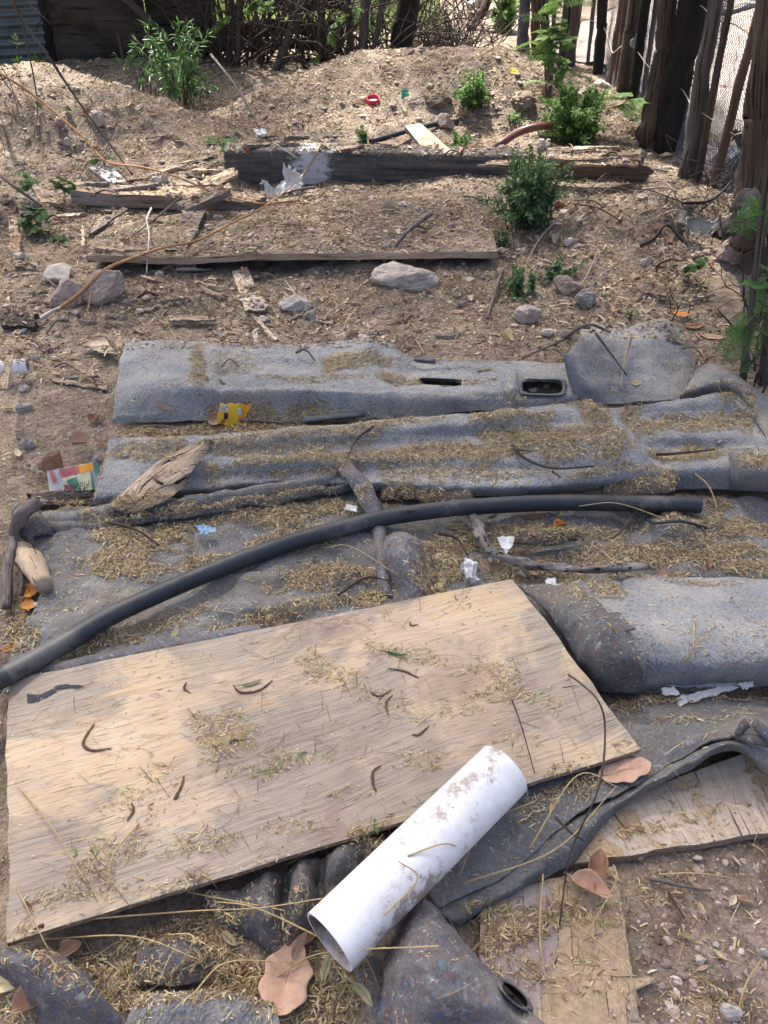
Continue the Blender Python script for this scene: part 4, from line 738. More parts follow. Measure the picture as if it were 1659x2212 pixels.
crumple('paper_scrap',[(0,262),(20,258),(23,264),(2,270)],.02,'panel_white','white flat scrap on the left mound near the ashes','paper scrap',.01,seed=19,group=GP)
crumple('plastic_bag',[(1000,8),(1050,0),(1062,14),(1005,20)],[.15,.15,.03,.03],'paper_white','whitish plastic bag far up on the sunlit path','plastic bag',.08,6,seed=20,group=GP)
crumple('plastic_sheet',[(905,98),(945,92),(955,108),(912,114)],[.12,.12,.05,.05],'plastic_film','clear film snagged on the brush pile right of the burnt trunk','plastic sheet',.08,9,seed=21,group=GP)
# yellow wrapper
def wrapper_y():
    t=empty('yellow_wrapper',Z(500,900,.03),'crumpled bright yellow food wrapper with an orange flap at the edge of the farthest carpet','wrapper',GP); q=dict(ab=True,parent=t)
    crumple('wrapper_film',[(474,871),(512,874),(511,920),(464,916)],[.11,.11,.025,.02],'wrap_yellow',None,None,.012,22,seed=30,**q)
    crumple('wrapper_film',[(510,873),(541,874),(524,900),(508,908)],[.11,.11,.06,.04],'wrap_orange',None,None,.012,22,seed=31,**q)
    def lab(name,poly,h,mt): crumple(name,poly,h,mt,None,None,.0008,40,seed=33,edge=.0005,**q)
    lab('printed_panel',[(478,875),(494,875),(493,889),(475,888)],[.117,.117,.093,.093],'paper_white'); lab('barcode',[(484,892),(493,891),(492,906),(483,906)],[.092,.094,.062,.06],'print_grey')
    lab('printed_panel',[(479,906),(487,906),(486,914),(477,914)],[.062,.062,.045,.043],'wrap_red'); lab('printed_panel',[(512,884),(520,880),(521,896),(514,894)],[.107,.11,.082,.08],'wrap_blue')
    lab('seal_mark',[(489,877),(493,877),(493,881),(489,881)],[.118,.118,.112,.112],'print_grey')
    for k in range(9): 
        y=892.6+k*1.5; lab('barcode_line',[(484,y),(492.6,y-.8),(492.6,y-.3),(484,y+.5)],[.094-.0031*k]*4,'ink')
    for k in range(3): lab('print_line',[(479.5,878+k*3.2),(487,877.8+k*3.2),(487,878.8+k*3.2),(479.5,879+k*3.2)],[.116-.0055*k]*4,'print_grey')
wrapper_y()
def text(s,mat,parent,origin,ux,uy,size,sk=0.0):
    cu=bpy.data.curves.new('t','FONT'); cu.body=s; cu.size=1; cu.shear=sk; o=bpy.data.objects.new('t',cu); C.objects.link(o); dg=bpy.context.evaluated_depsgraph_get(); me=o.evaluated_get(dg).to_mesh()
    v=np.array([x.co[:] for x in me.vertices]); fs=[tuple(p.vertices) for p in me.polygons]; o.evaluated_get(dg).to_mesh_clear(); bpy.data.objects.remove(o); bpy.data.curves.remove(cu)
    origin=np.array(tuple(origin)); ux=nrm(np.array(tuple(ux)))*size; uy=nrm(np.array(tuple(uy)))*size; V=origin+v[:,:1]*ux+v[:,1:2]*uy
    m=M(); 
    for f in fs: m.F.append(np.array([f])); m.I.append(np.zeros(1,int))
    m.V.append(V); m.U.append(np.zeros((len(V),2))); m.n=len(V); return m.build('lettering',MT[mat],parent=parent,smooth=False)
def wrapper_v():
    t=empty('food_packet',Z(160,1030,.03),'torn clear food packet with red, cream and green printing left of the carpets','wrapper',GP); q=dict(ab=True,parent=t)
    hs=(.075,.075,.012,.012)
    def zz(y): return .075-(y-1000)/60*.063
    def pan(name,poly,mt,dz,amp=.0015): crumple(name,poly,[zz(p[1])+dz for p in poly],mt,None,None,amp,30,seed=40,edge=.001,**q)
    pan('packet_film',[(100,1018),(206,998),(216,1045),(106,1062)],'plastic_film',0,.003)
    pan('red_band',[(106,1017),(113,1016),(122,1042),(114,1044)],'wrap_red',.003); pan('red_panel',[(126,1014),(180,1006),(182,1024),(134,1034)],'wrap_red',.003); pan('orange_panel',[(168,1006),(200,1001),(202,1016),(172,1022)],'wrap_orange',.004)
    pan('cream_panel',[(132,1034),(194,1018),(199,1058),(152,1062)],'wrap_cream',.004); pan('green_edge',[(200,1000),(212,998),(216,1020),(206,1030)],'wrap_green',.005); pan('green_edge',[(196,1024),(199,1024),(206,1056),(199,1058)],'wrap_green',.006)
    pan('leaf_picture',[(142,1040),(164,1030),(170,1046),(158,1056)],'wrap_green',.0065); pan('tomato_picture',[(136,1048),(148,1046),(156,1058),(142,1060)],'wrap_red',.0065)
    def on_(x,y,dz=.009): return Z(x,y,zz(y)+dz)
    text('Fideo 2',  'wrap_print_dark',t,on_(194,1038),on_(166,1044)-on_(194,1038),on_(196,1056)-on_(193,1038),.026,.35)
    text('Vegan','wrap_print_dark',t,on_(189,1050),on_(162,1056)-on_(189,1050),on_(191,1062)-on_(189,1050),.030,.3)
wrapper_v()
m=M(); 
t=None
# mark of dark paint on the plywood
m=M(); nu=60; s=np.linspace(0,1,nu); a=np.array([on(PLY,.035+.115*k,.115-.02*k+.012*math.sin(9*k),.0012) for k in s]); w_=.012*(1.1-s)+.004*fbm(s*9,s*0,3,4); ay=nrm(np.array(tuple(PLY[3]-PLY[0]))); V=np.stack([a-ay*w_[:,None],a-ay*.3*w_[:,None],a+ay*.4*w_[:,None],a+ay*(w_*.8+.003*fbm(s*30,s*0,3,9))[:,None]]); 
Fm=grid_faces(4,nu); ctr=V.reshape(-1,3)[Fm].mean(1); keep=fbm(ctr[:,0]*60,ctr[:,1]*220,3,3)<.28; m.add(V,Fm[keep]); pm=m.build('paint_mark',MT['ink'],parent=[o for o in C.objects if o.name=='plywood_sheet'][0])
# ================================================================ FENCES, POSTS, TREES
def post(name,bx,by,wb,tx,wt,mat,label,cat,seed=0,lean=0,top=2.3,flare=1.0,flat=1,bark=None,n=20,y0=None,group=None,wob=.12,build=True):
    "upright round or split post whose foot shows at (bx,by) and which passes (tx,0) at the top of the view"
    b=P(bx,by,0); d=depth(b); r0=wb*d/F/2; q=PY(tx,0 if y0 is None else y0,b.y+lean); r1=wt*depth(q)/F/2
    k=(top-b.z)/(q.z-b.z) if q.z>b.z+.1 else 2.0; k=max(1.05,min(k,6)); e=b+(q-b)*k; re=max(r0+(r1-r0)*k,.55*r1)
    pts=[b-Vector((0,0,.12)),b,b+(q-b)*.3,b+(q-b)*.65,q,e]; rad=[r0*flare*1.15,r0*flare,r0+(r1-r0)*.3,r0+(r1-r0)*.65,r1,re]
    if k<1.3: pts=pts[:5];rad=rad[:5]
    for i in range(2,len(pts)): pts[i]=pts[i]+Vector((random.uniform(-1,1)*r0*.25,0,0))
    m=M(); add_tube(m,pts,rad,n=n,sub=14,wob=wob,seed=seed,flat=flat)
    if not build: return m,pts,rad
    return m.build(name,MT[mat],base=tuple(b),smooth=True,label=label,cat=cat,group=group)
GPo='posts of the right hand fence'
post('fence_post',1159,122,21,1157,21,'trunk_brown','weathered brown post beside the wrapped pale trunk, farthest thick post of the right fence','post',1,group=GPo)
post('fence_post',1178,118,17,1178,18,'trunk_brown','slimmer brown post just behind the sapling stems with fern leaves','post',2,group=GPo)
post('fence_post',1231,142,22,1250,24,'trunk_grey','wide grey dark post right of the leafy sapling stems','post',3,group=GPo)
post('fence_post',1269,140,8,1284,9,'trunk_grey','thin grey stake between the wide grey post and the black post','post',4,group=GPo)
post('fence_post',1291,160,22,1302,22,'charred','straight black charred post in the right fence','post',5,group=GPo)
post('fence_post',1316,200,13,1342,13,'trunk_red','slender reddish stick leaning right beside the charred post','post',6,group=GPo)
t=empty('fence_post',P(1346,200),'dark brown thick post carrying a small metal disc','post',GPo)
m_,_,_=post('x',1346,200,30,1374,28,'trunk_brown','','',7,build=False); m_.build('timber',MT['trunk_brown'],parent=t)
q=PY(1370,92,P(1346,200).y-.09); m=M(); th=np.linspace(0,2*np.pi,20,endpoint=False); c=np.array(tuple(q)); m.add(np.array([c+np.stack([.03*k*np.cos(th),np.full(20,-dy),.03*k*np.sin(th)],1) for k,dy in ((1,0),(1,.006),(.35,.006),(.01,.002))]),grid_faces(4,20,True)); m.build('disc',MT['metal_disc'],parent=t)
post('fence_post',1213,150,15,1226,16,'charred','narrow charred post close behind the leafy sapling stems','post',71,group=GPo)
post('fence_post',1368,214,20,1398,20,'charred','charred slab of wood just right of the post with the metal disc','post',72,group=GPo)
post('fence_post',1328,200,14,1356,14,'trunk_brown','brown stick pressed against the left side of the post with the disc','post',73,group=GPo)
post('fence_post',1506,392,16,1578,15,'trunk_brown','dark thin stake close against the right side of the tall grey post','post',74,group=GPo)
post('fence_post',1389,216,11,1418,12,'trunk_grey','thin dark stake left of the massive split stump','post',8,group=GPo)
post('fence_post',1407,250,10,1437,13,'trunk_red','thin red brown rod rising close to the massive split stump','post',18,group=GPo)
t=empty('split_stump',P(1430,322),'massive old split post, brown and splintered on its left half and shaded black on its right','post',GPo)
m_,_,_=post('x',1406,316,64,1448,36,'trunk_brown','','',9,build=False,flat=.7,wob=.3,n=32); m_.build('brown_half',MT['trunk_brown'],parent=t)
m_,_,_=post('x',1444,326,62,1492,58,'charred','','',10,build=False,flat=.8,wob=.2,n=32); m_.build('shaded_half',MT['charred'],parent=t)  # right half coloured black as the side turned from the sun
post('fence_post',1484,386,40,1543,31,'trunk_grey','tall grey post leaning right in front of the netting, next after the split stump','post',11,group=GPo)
post('fence_post',1535,425,19,1645,22,'trunk_red','reddish pole leaning strongly right in front of the netting','post',12,group=GPo)
post('fence_post',1588,455,19,1662,21,'trunk_red','second reddish pole, close to the big root flared trunk','post',13,y0=80,group=GPo)
post('fence_post',1600,850,16,1650,14,'trunk_grey','thin grey stem at the right edge rising in front of the root flared trunk','post',14,y0=420,group=GPo,wob=.08,top=1.6)
post('fence_post',1648,830,22,1672,20,'trunk_grey','second grey stem at the far right edge among the green fronds','post',15,y0=560,group=GPo,top=1.5)
# big trunk with a flared root and a crown added out of view to shade the place
def bigtree():
    t=empty('root_flared_tree',P(1650,545),'big brown trunk at the right edge with a pale cobwebbed root spreading left','tree')
    m_,pts,rad=post('x',1652,545,118,1694,96,'trunk_brown','','',16,build=False,flare=1.55,n=40,y0=60,top=3.4,wob=.22)
    top=pts[-1]; ends=[]
    for k in range(7):
        a=k*2*math.pi/7+.4; e=Vector((top.x*.2+math.cos(a)*2.0-.8,top.y*.3+3.0+math.sin(a)*1.6-1,top.z+1.6+.4*math.sin(k*2.1)))
        add_tube(m_,[top-Vector((0,0,.3)),top.lerp(e,.4)+Vector((0,0,.3)),e],[rad[-1]*.7,rad[-1]*.35,.02],n=8,sub=6)
    m_.build('trunk',MT['trunk_brown'],parent=t,solid=False)
    m=M()
    for a,b_,c_,r in (((1622,440),(1592,486),(1528,508),.075),((1640,470),(1606,520),(1572,548),.07)):
        add_tube(m,[P(*a,.42),P(*b_,.09),P(*c_,-.02)],[r*.8,r*.9,r*.3],n=24,sub=14,wob=.45,flat=.8)
    m.build('root',MT['trunk_grey'],parent=t,solid=True)
    # leaf crown out of view: leaf clumps added where they block the sun
    nC,nL=400,150; sh=Vector((sd.x/sd.z,sd.y/sd.z)); H=4.6
    cc=[]
    while len(cc)<nC:
        gx,gy=rng.uniform(-2.6,3.2),rng.uniform(-.8,7.0)
        if ((gx-.2)/3.1)**2+((gy-3.0)/4.0)**2<1 and rng.random()<SHADE_DENSITY(gx,gy): cc.append((gx,gy))
    for _ in range(50): cc.append((rng.uniform(-1.6,1.7),rng.uniform(.3,2.9)))  # extra clumps fill gaps in the foreground shade
    cc=np.array(cc); nC=len(cc); z=H+rng.uniform(-.5,.7,nC); C3=np.stack([cc[:,0]+sh.x*z,cc[:,1]+sh.y*z,z],1)
    p=np.repeat(C3,nL,0)+rng.normal(size=(nC*nL,3))*np.array([.30,.30,.14])*np.repeat(np.where(cc[:,1]>4.0,.55,1.),nL)[:,None]; leaves(m:=M(),p,rng.normal(size=p.shape),rng.normal(size=p.shape)*.5+np.array([0,0,1]),rng.uniform(.05,.09,len(p)),.5)
    m.build('shade_crown',MT['leaf_shade_crown'],parent=t)
def SHADE_DENSITY(gx,gy): return .95 if gy<4.2 else .62
def inst(m,TV,TF,pos,Rm,scale,mi=0):
    "many copies of a small template in one mesh"
    pos=np.asarray(pos,float); n=len(pos); 
    if n==0: return
    sc_=np.asarray(scale,float); sc_=sc_.reshape(n,1,-1) if sc_.ndim>1 else sc_.reshape(n,1,1)
    V=np.einsum('nij,nkj->nki',Rm,TV[None]*sc_)+pos[:,None]
    k=len(TV); Fs=(TF[None]+np.arange(n)[:,None,None]*k).reshape(-1,TF.shape[1])
    m.add(V,Fs,np.repeat(mi,len(TF)) if not np.isscalar(mi) else mi)
def frames(d,nn):
    d=nrm(np.asarray(d,float)); s=nrm(np.cross(nn,d)); u=np.cross(d,s); return np.stack([d,s,u],-1)
LT=np.array([(0,0,0),(.45,.5,.06),(.5,0,-.02),(.45,-.5,.06),(1,0,-.08)],float); LF=np.array([(0,2,1),(0,3,2),(1,2,4),(2,3,4)])
def leaves(m,p,d,up,L,w,mi=0):
    L=np.asarray(L,float); sc_=np.stack([L,L*w,L],1); inst(m,LT,LF,p,frames(d,up),sc_,mi)
bigtree()
# wrapped pale trunk at the end of the path
post('wrapped_tree',1130,112,24,1135,26,'net_cord','pale grey trunk wrapped in netting at the far end of the right fence','tree',17,flare=1.25)
# netting along the fence
def net():
    L=np.array(FL)+np.array([.05,.02]); k=260; q=cr(L[:-1],k); sL=np.concatenate([[0],np.cumsum(np.linalg.norm(np.diff(q,axis=0),axis=1))]); T=sL[-1]; H=1.9; cell=.024; m=M()
    def srf(s,h):
        x=np.interp(s,sL,q[:,0]); y=np.interp(s,sL,q[:,1]); w_=.05*fbm(s*1.5,h*1.2,3,6)+.018*fbm(s*7,h*5,3,16); return np.stack([x+w_+.03*h,y+w_*.3,G(x,y)+h+.03*fbm(s*3,h*3,2,2)],-1)
    for sg in (1,-1):
        n=int((T+H)/cell); seg=36
        for i in range(n):
            s0=i*cell-(H if sg==1 else 0); h=np.linspace(0,H,seg); s=s0+sg*h if sg==1 else s0-h
            ok=(s>0)&(s<T)
            if ok.sum()<2: continue
            c=srf(s[ok],h[ok]); t_=np.gradient(c,axis=0); a=nrm(np.cross(t_,[1.,.4,0]))*.0011; b=nrm(np.cross(t_,a))*.0011
            V=np.stack([c+a,c+b,c-a-b]); m.add(V.transpose(0,1,2),grid_faces(3,len(c))); j=np.arange(len(c)); 
    m.build('fence_net',MT['net_cord'],label='dark diamond mesh netting stretched between the posts of the right fence',cat='net')
    m=M(); 
    for h in (.32,.75):
        s=np.linspace(.1,T-.1,60); c=srf(s,np.full(60,h)+.05*np.sin(s*2)); c[:,0]-=.06; add_tube(m,c[::3],.0035,n=5,sub=2,wob=.3)
    m.build('tie_rope',MT['twig_pale'],label='thin pale rope strung slackly along the netting of the right fence',cat='rope')
net()
# back fence: zinc sheet, dark panel, rails
def wallstrip(name,pa,pb,H,mat,label,cat,corr=0,pitch=.08,th=.01,seed=0,z0=-.05,z1=None,group=None,lean=0):
    a=np.array(tuple(P(*pa)));b=np.array(tuple(P(*pb))); d=b-a; d[2]=0; L=np.linalg.norm(d); ax=d/L; nn=np.array([-ax[1],ax[0],0]); 
    nv=int(H/.01) if corr else 24; nu=30; s=np.linspace(0,1,nu)[None]; h=np.linspace(z0,z1 or H,nv)[:,None]
    off=(corr*np.sin(h/pitch*2*np.pi) if corr else 0)+.03*fbm(s*4,h*2,3,seed)+lean*h
    V=a*(1-s[...,None])+b*s[...,None]; V=V*np.ones((nv,1,1)); V[...,2]+=h; V=V+nn*(off[...,None] if np.ndim(off) else off)
    m=M(); B=V+nn*th; uv=np.stack(np.broadcast_arrays(s*L,h),-1); m.add(V,grid_faces(nv,nu),0,uv); m.add(B,grid_faces(nv,nu)[:,::-1],0,uv)
    n=nv*nu; ar=np.arange(n).reshape(nv,nu); lo=np.concatenate([ar[0,:-1],ar[:-1,-1],ar[-1,:0:-1],ar[:0:-1,0]]); m.F.append(np.stack([lo,lo+n,np.roll(lo,-1)+n,np.roll(lo,-1)],1)); m.I.append(np.zeros(len(lo),int))
    return m.build(name,MT[mat],label=label,cat=cat,smooth=corr>0,group=group)
GB2='pieces of the back fence'
wallstrip('corrugated_sheet',(-260,150),(124,126),2.2,'zinc_sheet','blue grey corrugated metal sheet at the far left of the back fence','metal sheet',.012,.075,.002,1,group=GB2)
post('burnt_post',118,126,28,96,26,'charred','black burnt post at the right edge of the corrugated sheet','post',31,group=GB2)
wallstrip('plank_fence',(124,127),(330,127),2.2,'panel_dark','dark brown board panel next to the burnt post in the back fence','panel',seed=2,group=GB2)
wallstrip('plank_fence',(332,129),(478,122),2.2,'panel_dark','second dark board panel, behind the tall leafy shrub','panel',seed=5,group=GB2)
post('fence_post',196,124,13,170,17,'trunk_brown','brown pole leaning against the dark board panel','post',32,group=GB2,lean=.1)
post('fence_post',400,125,32,382,38,'trunk_brown','wide brown post rising behind the tall leafy shrub','post',33,group=GB2)
post('fence_post',322,118,9,322,10,'trunk_grey','thin straight grey pole between the two dark board panels','post',34,group=GB2)
a0=P(470,124);
def rail(x0,y0,x1,y1,w,Yb,mat,label,seed):
    "horizontal rail seen from x0,y0 to x1,y1 at distance Yb"
    a=PY(x0,y0,Yb); b=PY(x1,y1,Yb); h=w*depth(a)/F; c=[np.array(tuple(v)) for v in (a,b)]; up=np.array([0,0,h/2]); 
    board('fence_rail',[c[0]+up,c[1]+up,c[1]-up,c[0]-up],-.04,label,'rail','wood_dark','wood_dark',nu=50,nv=8,jag=.02,warp=.02,group=GB2,seed=seed)
Yb=P(600,130).y
for k,(bx,tx,w_) in enumerate([(152,150,9),(232,246,8),(268,240,11),(362,352,8),(440,452,10)]): post('fence_post',bx,127,w_,tx,w_,'trunk_brown',['thin upright pole left on the first dark board panel','second slim pole of the first dark board panel','pole leaning left across the first dark board panel','slim pole at the left of the second dark board panel','slim pole at the right end of the second dark board panel'][k],'post',80+k,group=GB2,lean=.12)
rail(455,66,745,62,30,Yb,'wood_dark','upper dark plank rail across the gap in the back fence with green light above it',71)
rail(460,100,740,94,26,Yb-.05,'wood_dark','lower dark plank rail of the back fence above the brush',72)
rail(560,4,760,2,34,Yb+.05,'wood_dark','topmost dark rail of the back fence, cut off by the top of the view',73)
GT='thin trunks in the brush at the back'
for k,(bx,by,wb,tx,wt,mat,lab,cat) in enumerate([
 (600,150,20,655,16,'trunk_grey','grey trunk leaning right in the middle of the back fence brush','tree'),
 (512,142,12,520,11,'trunk_grey','straight slim trunk left of the leaning grey one','tree'),
 (498,140,10,500,10,'trunk_brown','slim dark trunk at the left end of the brush gap','tree'),
 (562,138,12,552,9,'trunk_brown','thin dark trunk just left of the foot of the leaning grey one','tree'),
 (694,138,10,700,8,'trunk_brown','thin straight stem right of the leaning grey trunk','tree'),
 (778,148,20,792,20,'trunk_grey','pale grey ridged trunk left of the black burnt trunk','tree'),
 (765,146,14,750,12,'trunk_grey','second pale grey trunk joined at the foot with the ridged one','tree'),
 (800,150,9,826,12,'trunk_grey','dark bare stem leaning between the ridged trunk and the black trunk','tree')]): post('thin_tree',bx,by,wb,tx,wt,mat,lab,cat,40+k,group=GT,flare=1.2)
post('burnt_tree',862,148,46,884,46,'charred','thick black burnt trunk standing on the far side of the mound','tree',60,flare=1.08,n=32)
m=M()
add_tube(m,[P(394,130),PY(345,66,P(394,130).y-.1),PY(262,-10,P(394,130).y-.25)],[.025,.028,.03],n=8,sub=8,wob=.1); m.build('leaning_branch',MT['trunk_grey'],label='bare grey branch leaning left across the second dark board panel',cat='branch')
m=M(); add_tube(m,[P(1015,66,.0),PY(1040,30,P(1015,66).y),PY(1060,-10,P(1015,66).y)],[.05,.045,.04],n=8,sub=8,wob=.1); m.build('leaning_branch',MT['trunk_brown'],label='brown branch leaning right over the sunlit path beyond the burnt trunk',cat='branch')
def twig(m,a,b,r,n=5,sag=.1,k=6,mi=0,sides=4):
    a=np.array(tuple(a));b=np.array(tuple(b)); L=np.linalg.norm(b-a); t_=np.linspace(0,1,k); c=a+(b-a)*t_[:,None]; c[1:-1]+=rng.normal(size=(k-2,3))*L*.035; c[:,2]+=sag*L*np.sin(np.pi*t_); V,Fs,uv,_,_=tube(c,[r,r*.8,r*.4],n=sides,sub=2); m.add(V,Fs,mi,uv); return c
def brush(x0,x1,y0,y1,n,h,r,label,mat='twig_dark',up=.7,seed=0,name='brush'):
    m=M()
    for _ in range(n):
        b=P(random.uniform(x0,x1),random.uniform(y0,y1),0); d=Vector((random.gauss(0,.6),random.gauss(0,.35),abs(random.gauss(up,.35))))*h*random.uniform(.5,1.3); c=twig(m,b,b+d,r*random.uniform(.5,1.4),sag=random.uniform(-.1,.15))
        for _ in range(3):
            j=random.randint(2,5); e=c[j]+np.array([random.gauss(0,.3),random.gauss(0,.2),random.gauss(.12,.2)])*h; twig(m,c[j],e,r*.5,k=4,sides=3)
    return m.build(name,MT[mat],label=label,cat='brush',kind='stuff')
brush(470,620,128,146,60,1.3,.009,'tangle of bare dark twigs before the rails left of the leaning grey trunk')
brush(640,850,130,152,75,1.1,.009,'tangle of bare twigs between the leaning grey trunk and the burnt trunk')
brush(900,1015,110,145,150,.5,.008,'low heap of dry grey brush right of the burnt trunk',up=.3,mat='twig_dark')
brush(900,1100,20,100,30,1.2,.007,'thin bare saplings scattered over the sunlit path','twig_dark',up=1)
brush(700,900,60,110,18,1.4,.009,'bare shrubs farther off behind the burnt trunk')
brush(470,760,70,118,22,1.4,.010,'bare shrubs behind the rails of the back fence')
brush(-10,420,110,126,40,1.6,.006,'vines and bare twigs hanging before the dark panels',up=1.2)
brush(1400,1500,560,700,14,.10,.004,'low dead twigs in the shaded corner left of the grey stems',up=.25)
brush(1580,1680,640,860,30,.3,.004,'dead twigs around the foot of the grey stems at the right edge',up=.7)
brush(1500,1600,400,470,22,.35,.004,'few dark twigs before the netting by the root flared tree',up=.5)
# ---------------------------------------------------------------- green plants
def plant(name,px,py,wpx,hpx,n,nl,L,w,mat,label,cat='weed',stem='twig_dark',spread=.8,seed=0,droop=.3,group='green weeds on the mounds',rs=.003,low=.03,tuft=1):
    b=np.array(tuple(P(px,py))); d=depth(b); W=wpx*d/F/2*1.22; H=hpx*d/F; t=empty(name,b,label,cat,group); ms=M(); ml=M(); pp=[];dd=[];LL=[]
    for i in range(n):
        a=rng.uniform(0,2*np.pi); rr=W*np.sqrt(rng.random()); lob=1+.35*np.sin(a*2+b[0]*9)+.2*np.sin(a*5+b[1]*7); rr*=lob; hh=H*rng.uniform(.25,1.05)*(1-.25*min(1.3,rr/W)**2)
        e=b+np.array([rr*np.cos(a),rr*np.sin(a)*.8,hh]); s=b+np.array([np.cos(a),np.sin(a)*.8,0])*W*.55*rng.random(); mid=(s+e)/2+np.array([0,0,.12*H])-np.array([np.cos(a),np.sin(a),0])*rr*.15
        c=cr(np.array([s,mid,e]),12); c+=rng.normal(size=c.shape)*H*.008; V,Fs,uv,_,_=tube(c,[rs,rs*.4],n=4,sub=1); ms.add(V,Fs,0,uv)
        tt=rng.uniform(low,1,nl)**.8; k=tt*11; i0=np.minimum(k.astype(int),10); p=c[i0]*(1-(k-i0))[:,None]+c[i0+1]*(k-i0)[:,None]; tg=nrm(c[np.minimum(i0+1,11)]-c[i0]); o=nrm(rng.normal(size=p.shape)); dv=nrm(o*.9+tg*.7-np.array([0,0,droop]))
        pp.append(p+o*H*.01);dd.append(dv);LL.append(L*rng.uniform(.6,1.25,nl)*(1-.35*tt*(tt>.9)))
    pp=np.concatenate(pp);dd=np.concatenate(dd);LL=np.concatenate(LL); leaves(ml,pp,dd,rng.normal(size=pp.shape)*.5+np.array([0,0,1.]),LL,w)
    ms.build('stem',MT[stem],parent=t); ml.build('foliage',MT[mat],parent=t); return t
plant('leafy_shrub',398,242,150,180,34,24,.085,.24,'leaf_dark','tall shrub with long dark glossy leaves standing on the left of the far mound','shrub','twig_dark',low=.25,droop=.35,group='shrubs')
plant('leafy_shrub',315,215,90,120,8,20,.075,.24,'leaf_dark','smaller shoot with long dark leaves left of the tall shrub','shrub','twig_dark',low=.35,group='shrubs')
plant('leafy_sapling',88,185,34,60,7,22,.07,.28,'leaf_dark','small leafy sapling by the ashes at the left','sapling','twig_dark',group='shrubs')
plant('leafy_sapling',62,200,40,105,4,16,.06,.3,'leaf_bright','thin sapling with a bright leaf tuft at its top near the corrugated sheet','sapling','twig_dark',low=.75,droop=.0,group='shrubs')
plant('green_weed',1018,234,76,84,40,46,.028,.55,'leaf_bright','round green weed on the mound behind the brown hose and left of the path')
plant('green_weed',1236,305,158,118,90,60,.030,.6,'leaf_bright','largest bright green bushy weed, by the arched brown hose')
plant('green_weed',1105,272,44,34,16,26,.022,.6,'leaf_bright','low green weed just left of the largest bushy weed')
plant('green_weed',990,328,58,50,18,26,.024,.6,'leaf_bright','small green weed right of the leaning pale timber')
plant('green_weed',786,310,36,34,14,24,.022,.5,'leaf_bluegreen','tiny green weed among the grey scraps behind the beam')
plant('green_weed',1140,490,150,165,80,60,.026,.6,'leaf_bluegreen','big blue green weed growing in front of the charred beam',droop=.2)
plant('green_weed',1085,535,40,42,10,20,.02,.6,'leaf_bluegreen','small sprig at the right near corner of the soil covered board')
plant('green_weed',1125,640,90,70,22,24,.024,.6,'leaf_bluegreen','straggling green weed beside the angular grey rock, below the soil mound')
plant('green_weed',1200,600,80,40,14,18,.022,.6,'leaf_bluegreen','creeping green weed along the foot of the soil mound')
plant('green_weed',1360,690,24,30,3,8,.02,.6,'leaf_bright','single tiny sprig in the litter above the carpet flap')
plant('sprouting_leaf',1052,160,24,50,6,8,.09,.2,'leaf_bright','tuft of long upright bright leaves on the mound by the path','weed',droop=-.8)
plant('sprouting_leaf',682,162,10,46,3,3,.12,.14,'leaf_dark','single upright blade shaped plant before the brush','weed',droop=-2.)
plant('far_bush',1085,66,60,90,24,40,.08,.5,'leaf_bright','bright green bush beside the far end of the path','bush',group='shrubs')
plant('far_bush',820,30,60,60,16,30,.09,.4,'leaf_bright','pale green bush behind the burnt trunk','bush',group='shrubs')
def frond(ml,ms,a,b,n=9,pl=.05,lf=.009,up=(0,0,1)):
    a=np.array(tuple(a));b=np.array(tuple(b)); c=cr(np.array([a,(a+b)/2+np.array([0,0,.12])*np.linalg.norm(b-a),b]),n*2+2); V,Fs,uv,_,_=tube(c,[.0012,.0005],n=3,sub=1); ms.add(V,Fs,0,uv)
    d=nrm(np.gradient(c,axis=0)); up=nrm(np.array(up,float)+rng.normal(size=3)*.35); P_=[];D_=[]
    for i in range(3,len(c)):
        s=nrm(np.cross(d[i],up))
        for sg in (1,-1):
            v=nrm(d[i]*.45+sg*s+np.array([0,0,-.15])); l=pl*(1-.5*abs(i/len(c)-.5)); k=np.linspace(.1,1,9)
            p=c[i]+v*l*k[:,None]; x=nrm(np.cross(v,up))
            for g in (1,-1): P_.append(p); D_.append(np.repeat((g*x+v*.35)[None],9,0))
    P_=np.concatenate(P_); leaves(ml,P_,np.concatenate(D_),up+rng.normal(size=P_.shape)*.25,np.full(len(P_),lf)*rng.uniform(.8,1.3,len(P_)),.42)
def fern(name,base,tips,label,hb=0,pl=.05,lf=.009,mat='leaf_frond',cat='fronds',n=9,group='fine feathery fronds'):
    b=P(*base,hb); t=empty(name,b,label,cat,group); ml=M();ms=M()
    for (x,y,h) in tips:
        e=P(x,y,h); j=b.lerp(e,.45)+Vector((0,0,.03)); twig(ms,b,j,.002,k=4,sides=3); frond(ml,ms,j,e,n,pl,lf)
    ms.build('stem',MT['twig_dark'],parent=t); ml.build('foliage',MT[mat],parent=t)
fern('feathery_sprout',(88,492),[(52,476,.07),(58,445,.12),(92,470,.10),(70,500,.05),(100,495,.06),(64,462,.1),(48,490,.04),(84,450,.12)],'fern like green sprout below the left edge debris',.0,.035)
fern('feathery_sprout',(140,420),[(120,396,.12),(150,394,.13),(160,410,.08),(132,408,.09)],'small ferny sprout at the left end of the brown timber',.0,.04)
fern('feathery_sprout',(76,420),[(56,398,.12),(70,390,.15),(48,410,.08),(40,372,.18)],'ferny sprig between the bucket and the brown timber',.0,.04)
fern('feathery_sprout',(128,532),[(112,520,.03),(140,520,.03),(134,512,.04)],'tiny bright ferny sprout on soil left of the soil covered board',.0,.02)
fern('feathery_sprout',(228,360),[(200,350,.07),(235,342,.08),(216,338,.08)],'small ferny sprout above the white panel',.0,.03)
fern('feathery_sprout',(480,322),[(465,306,.12),(500,303,.12),(492,316,.05),(505,330,.05)],'bright ferny sprout on the left side of the far mound',.0,.05)
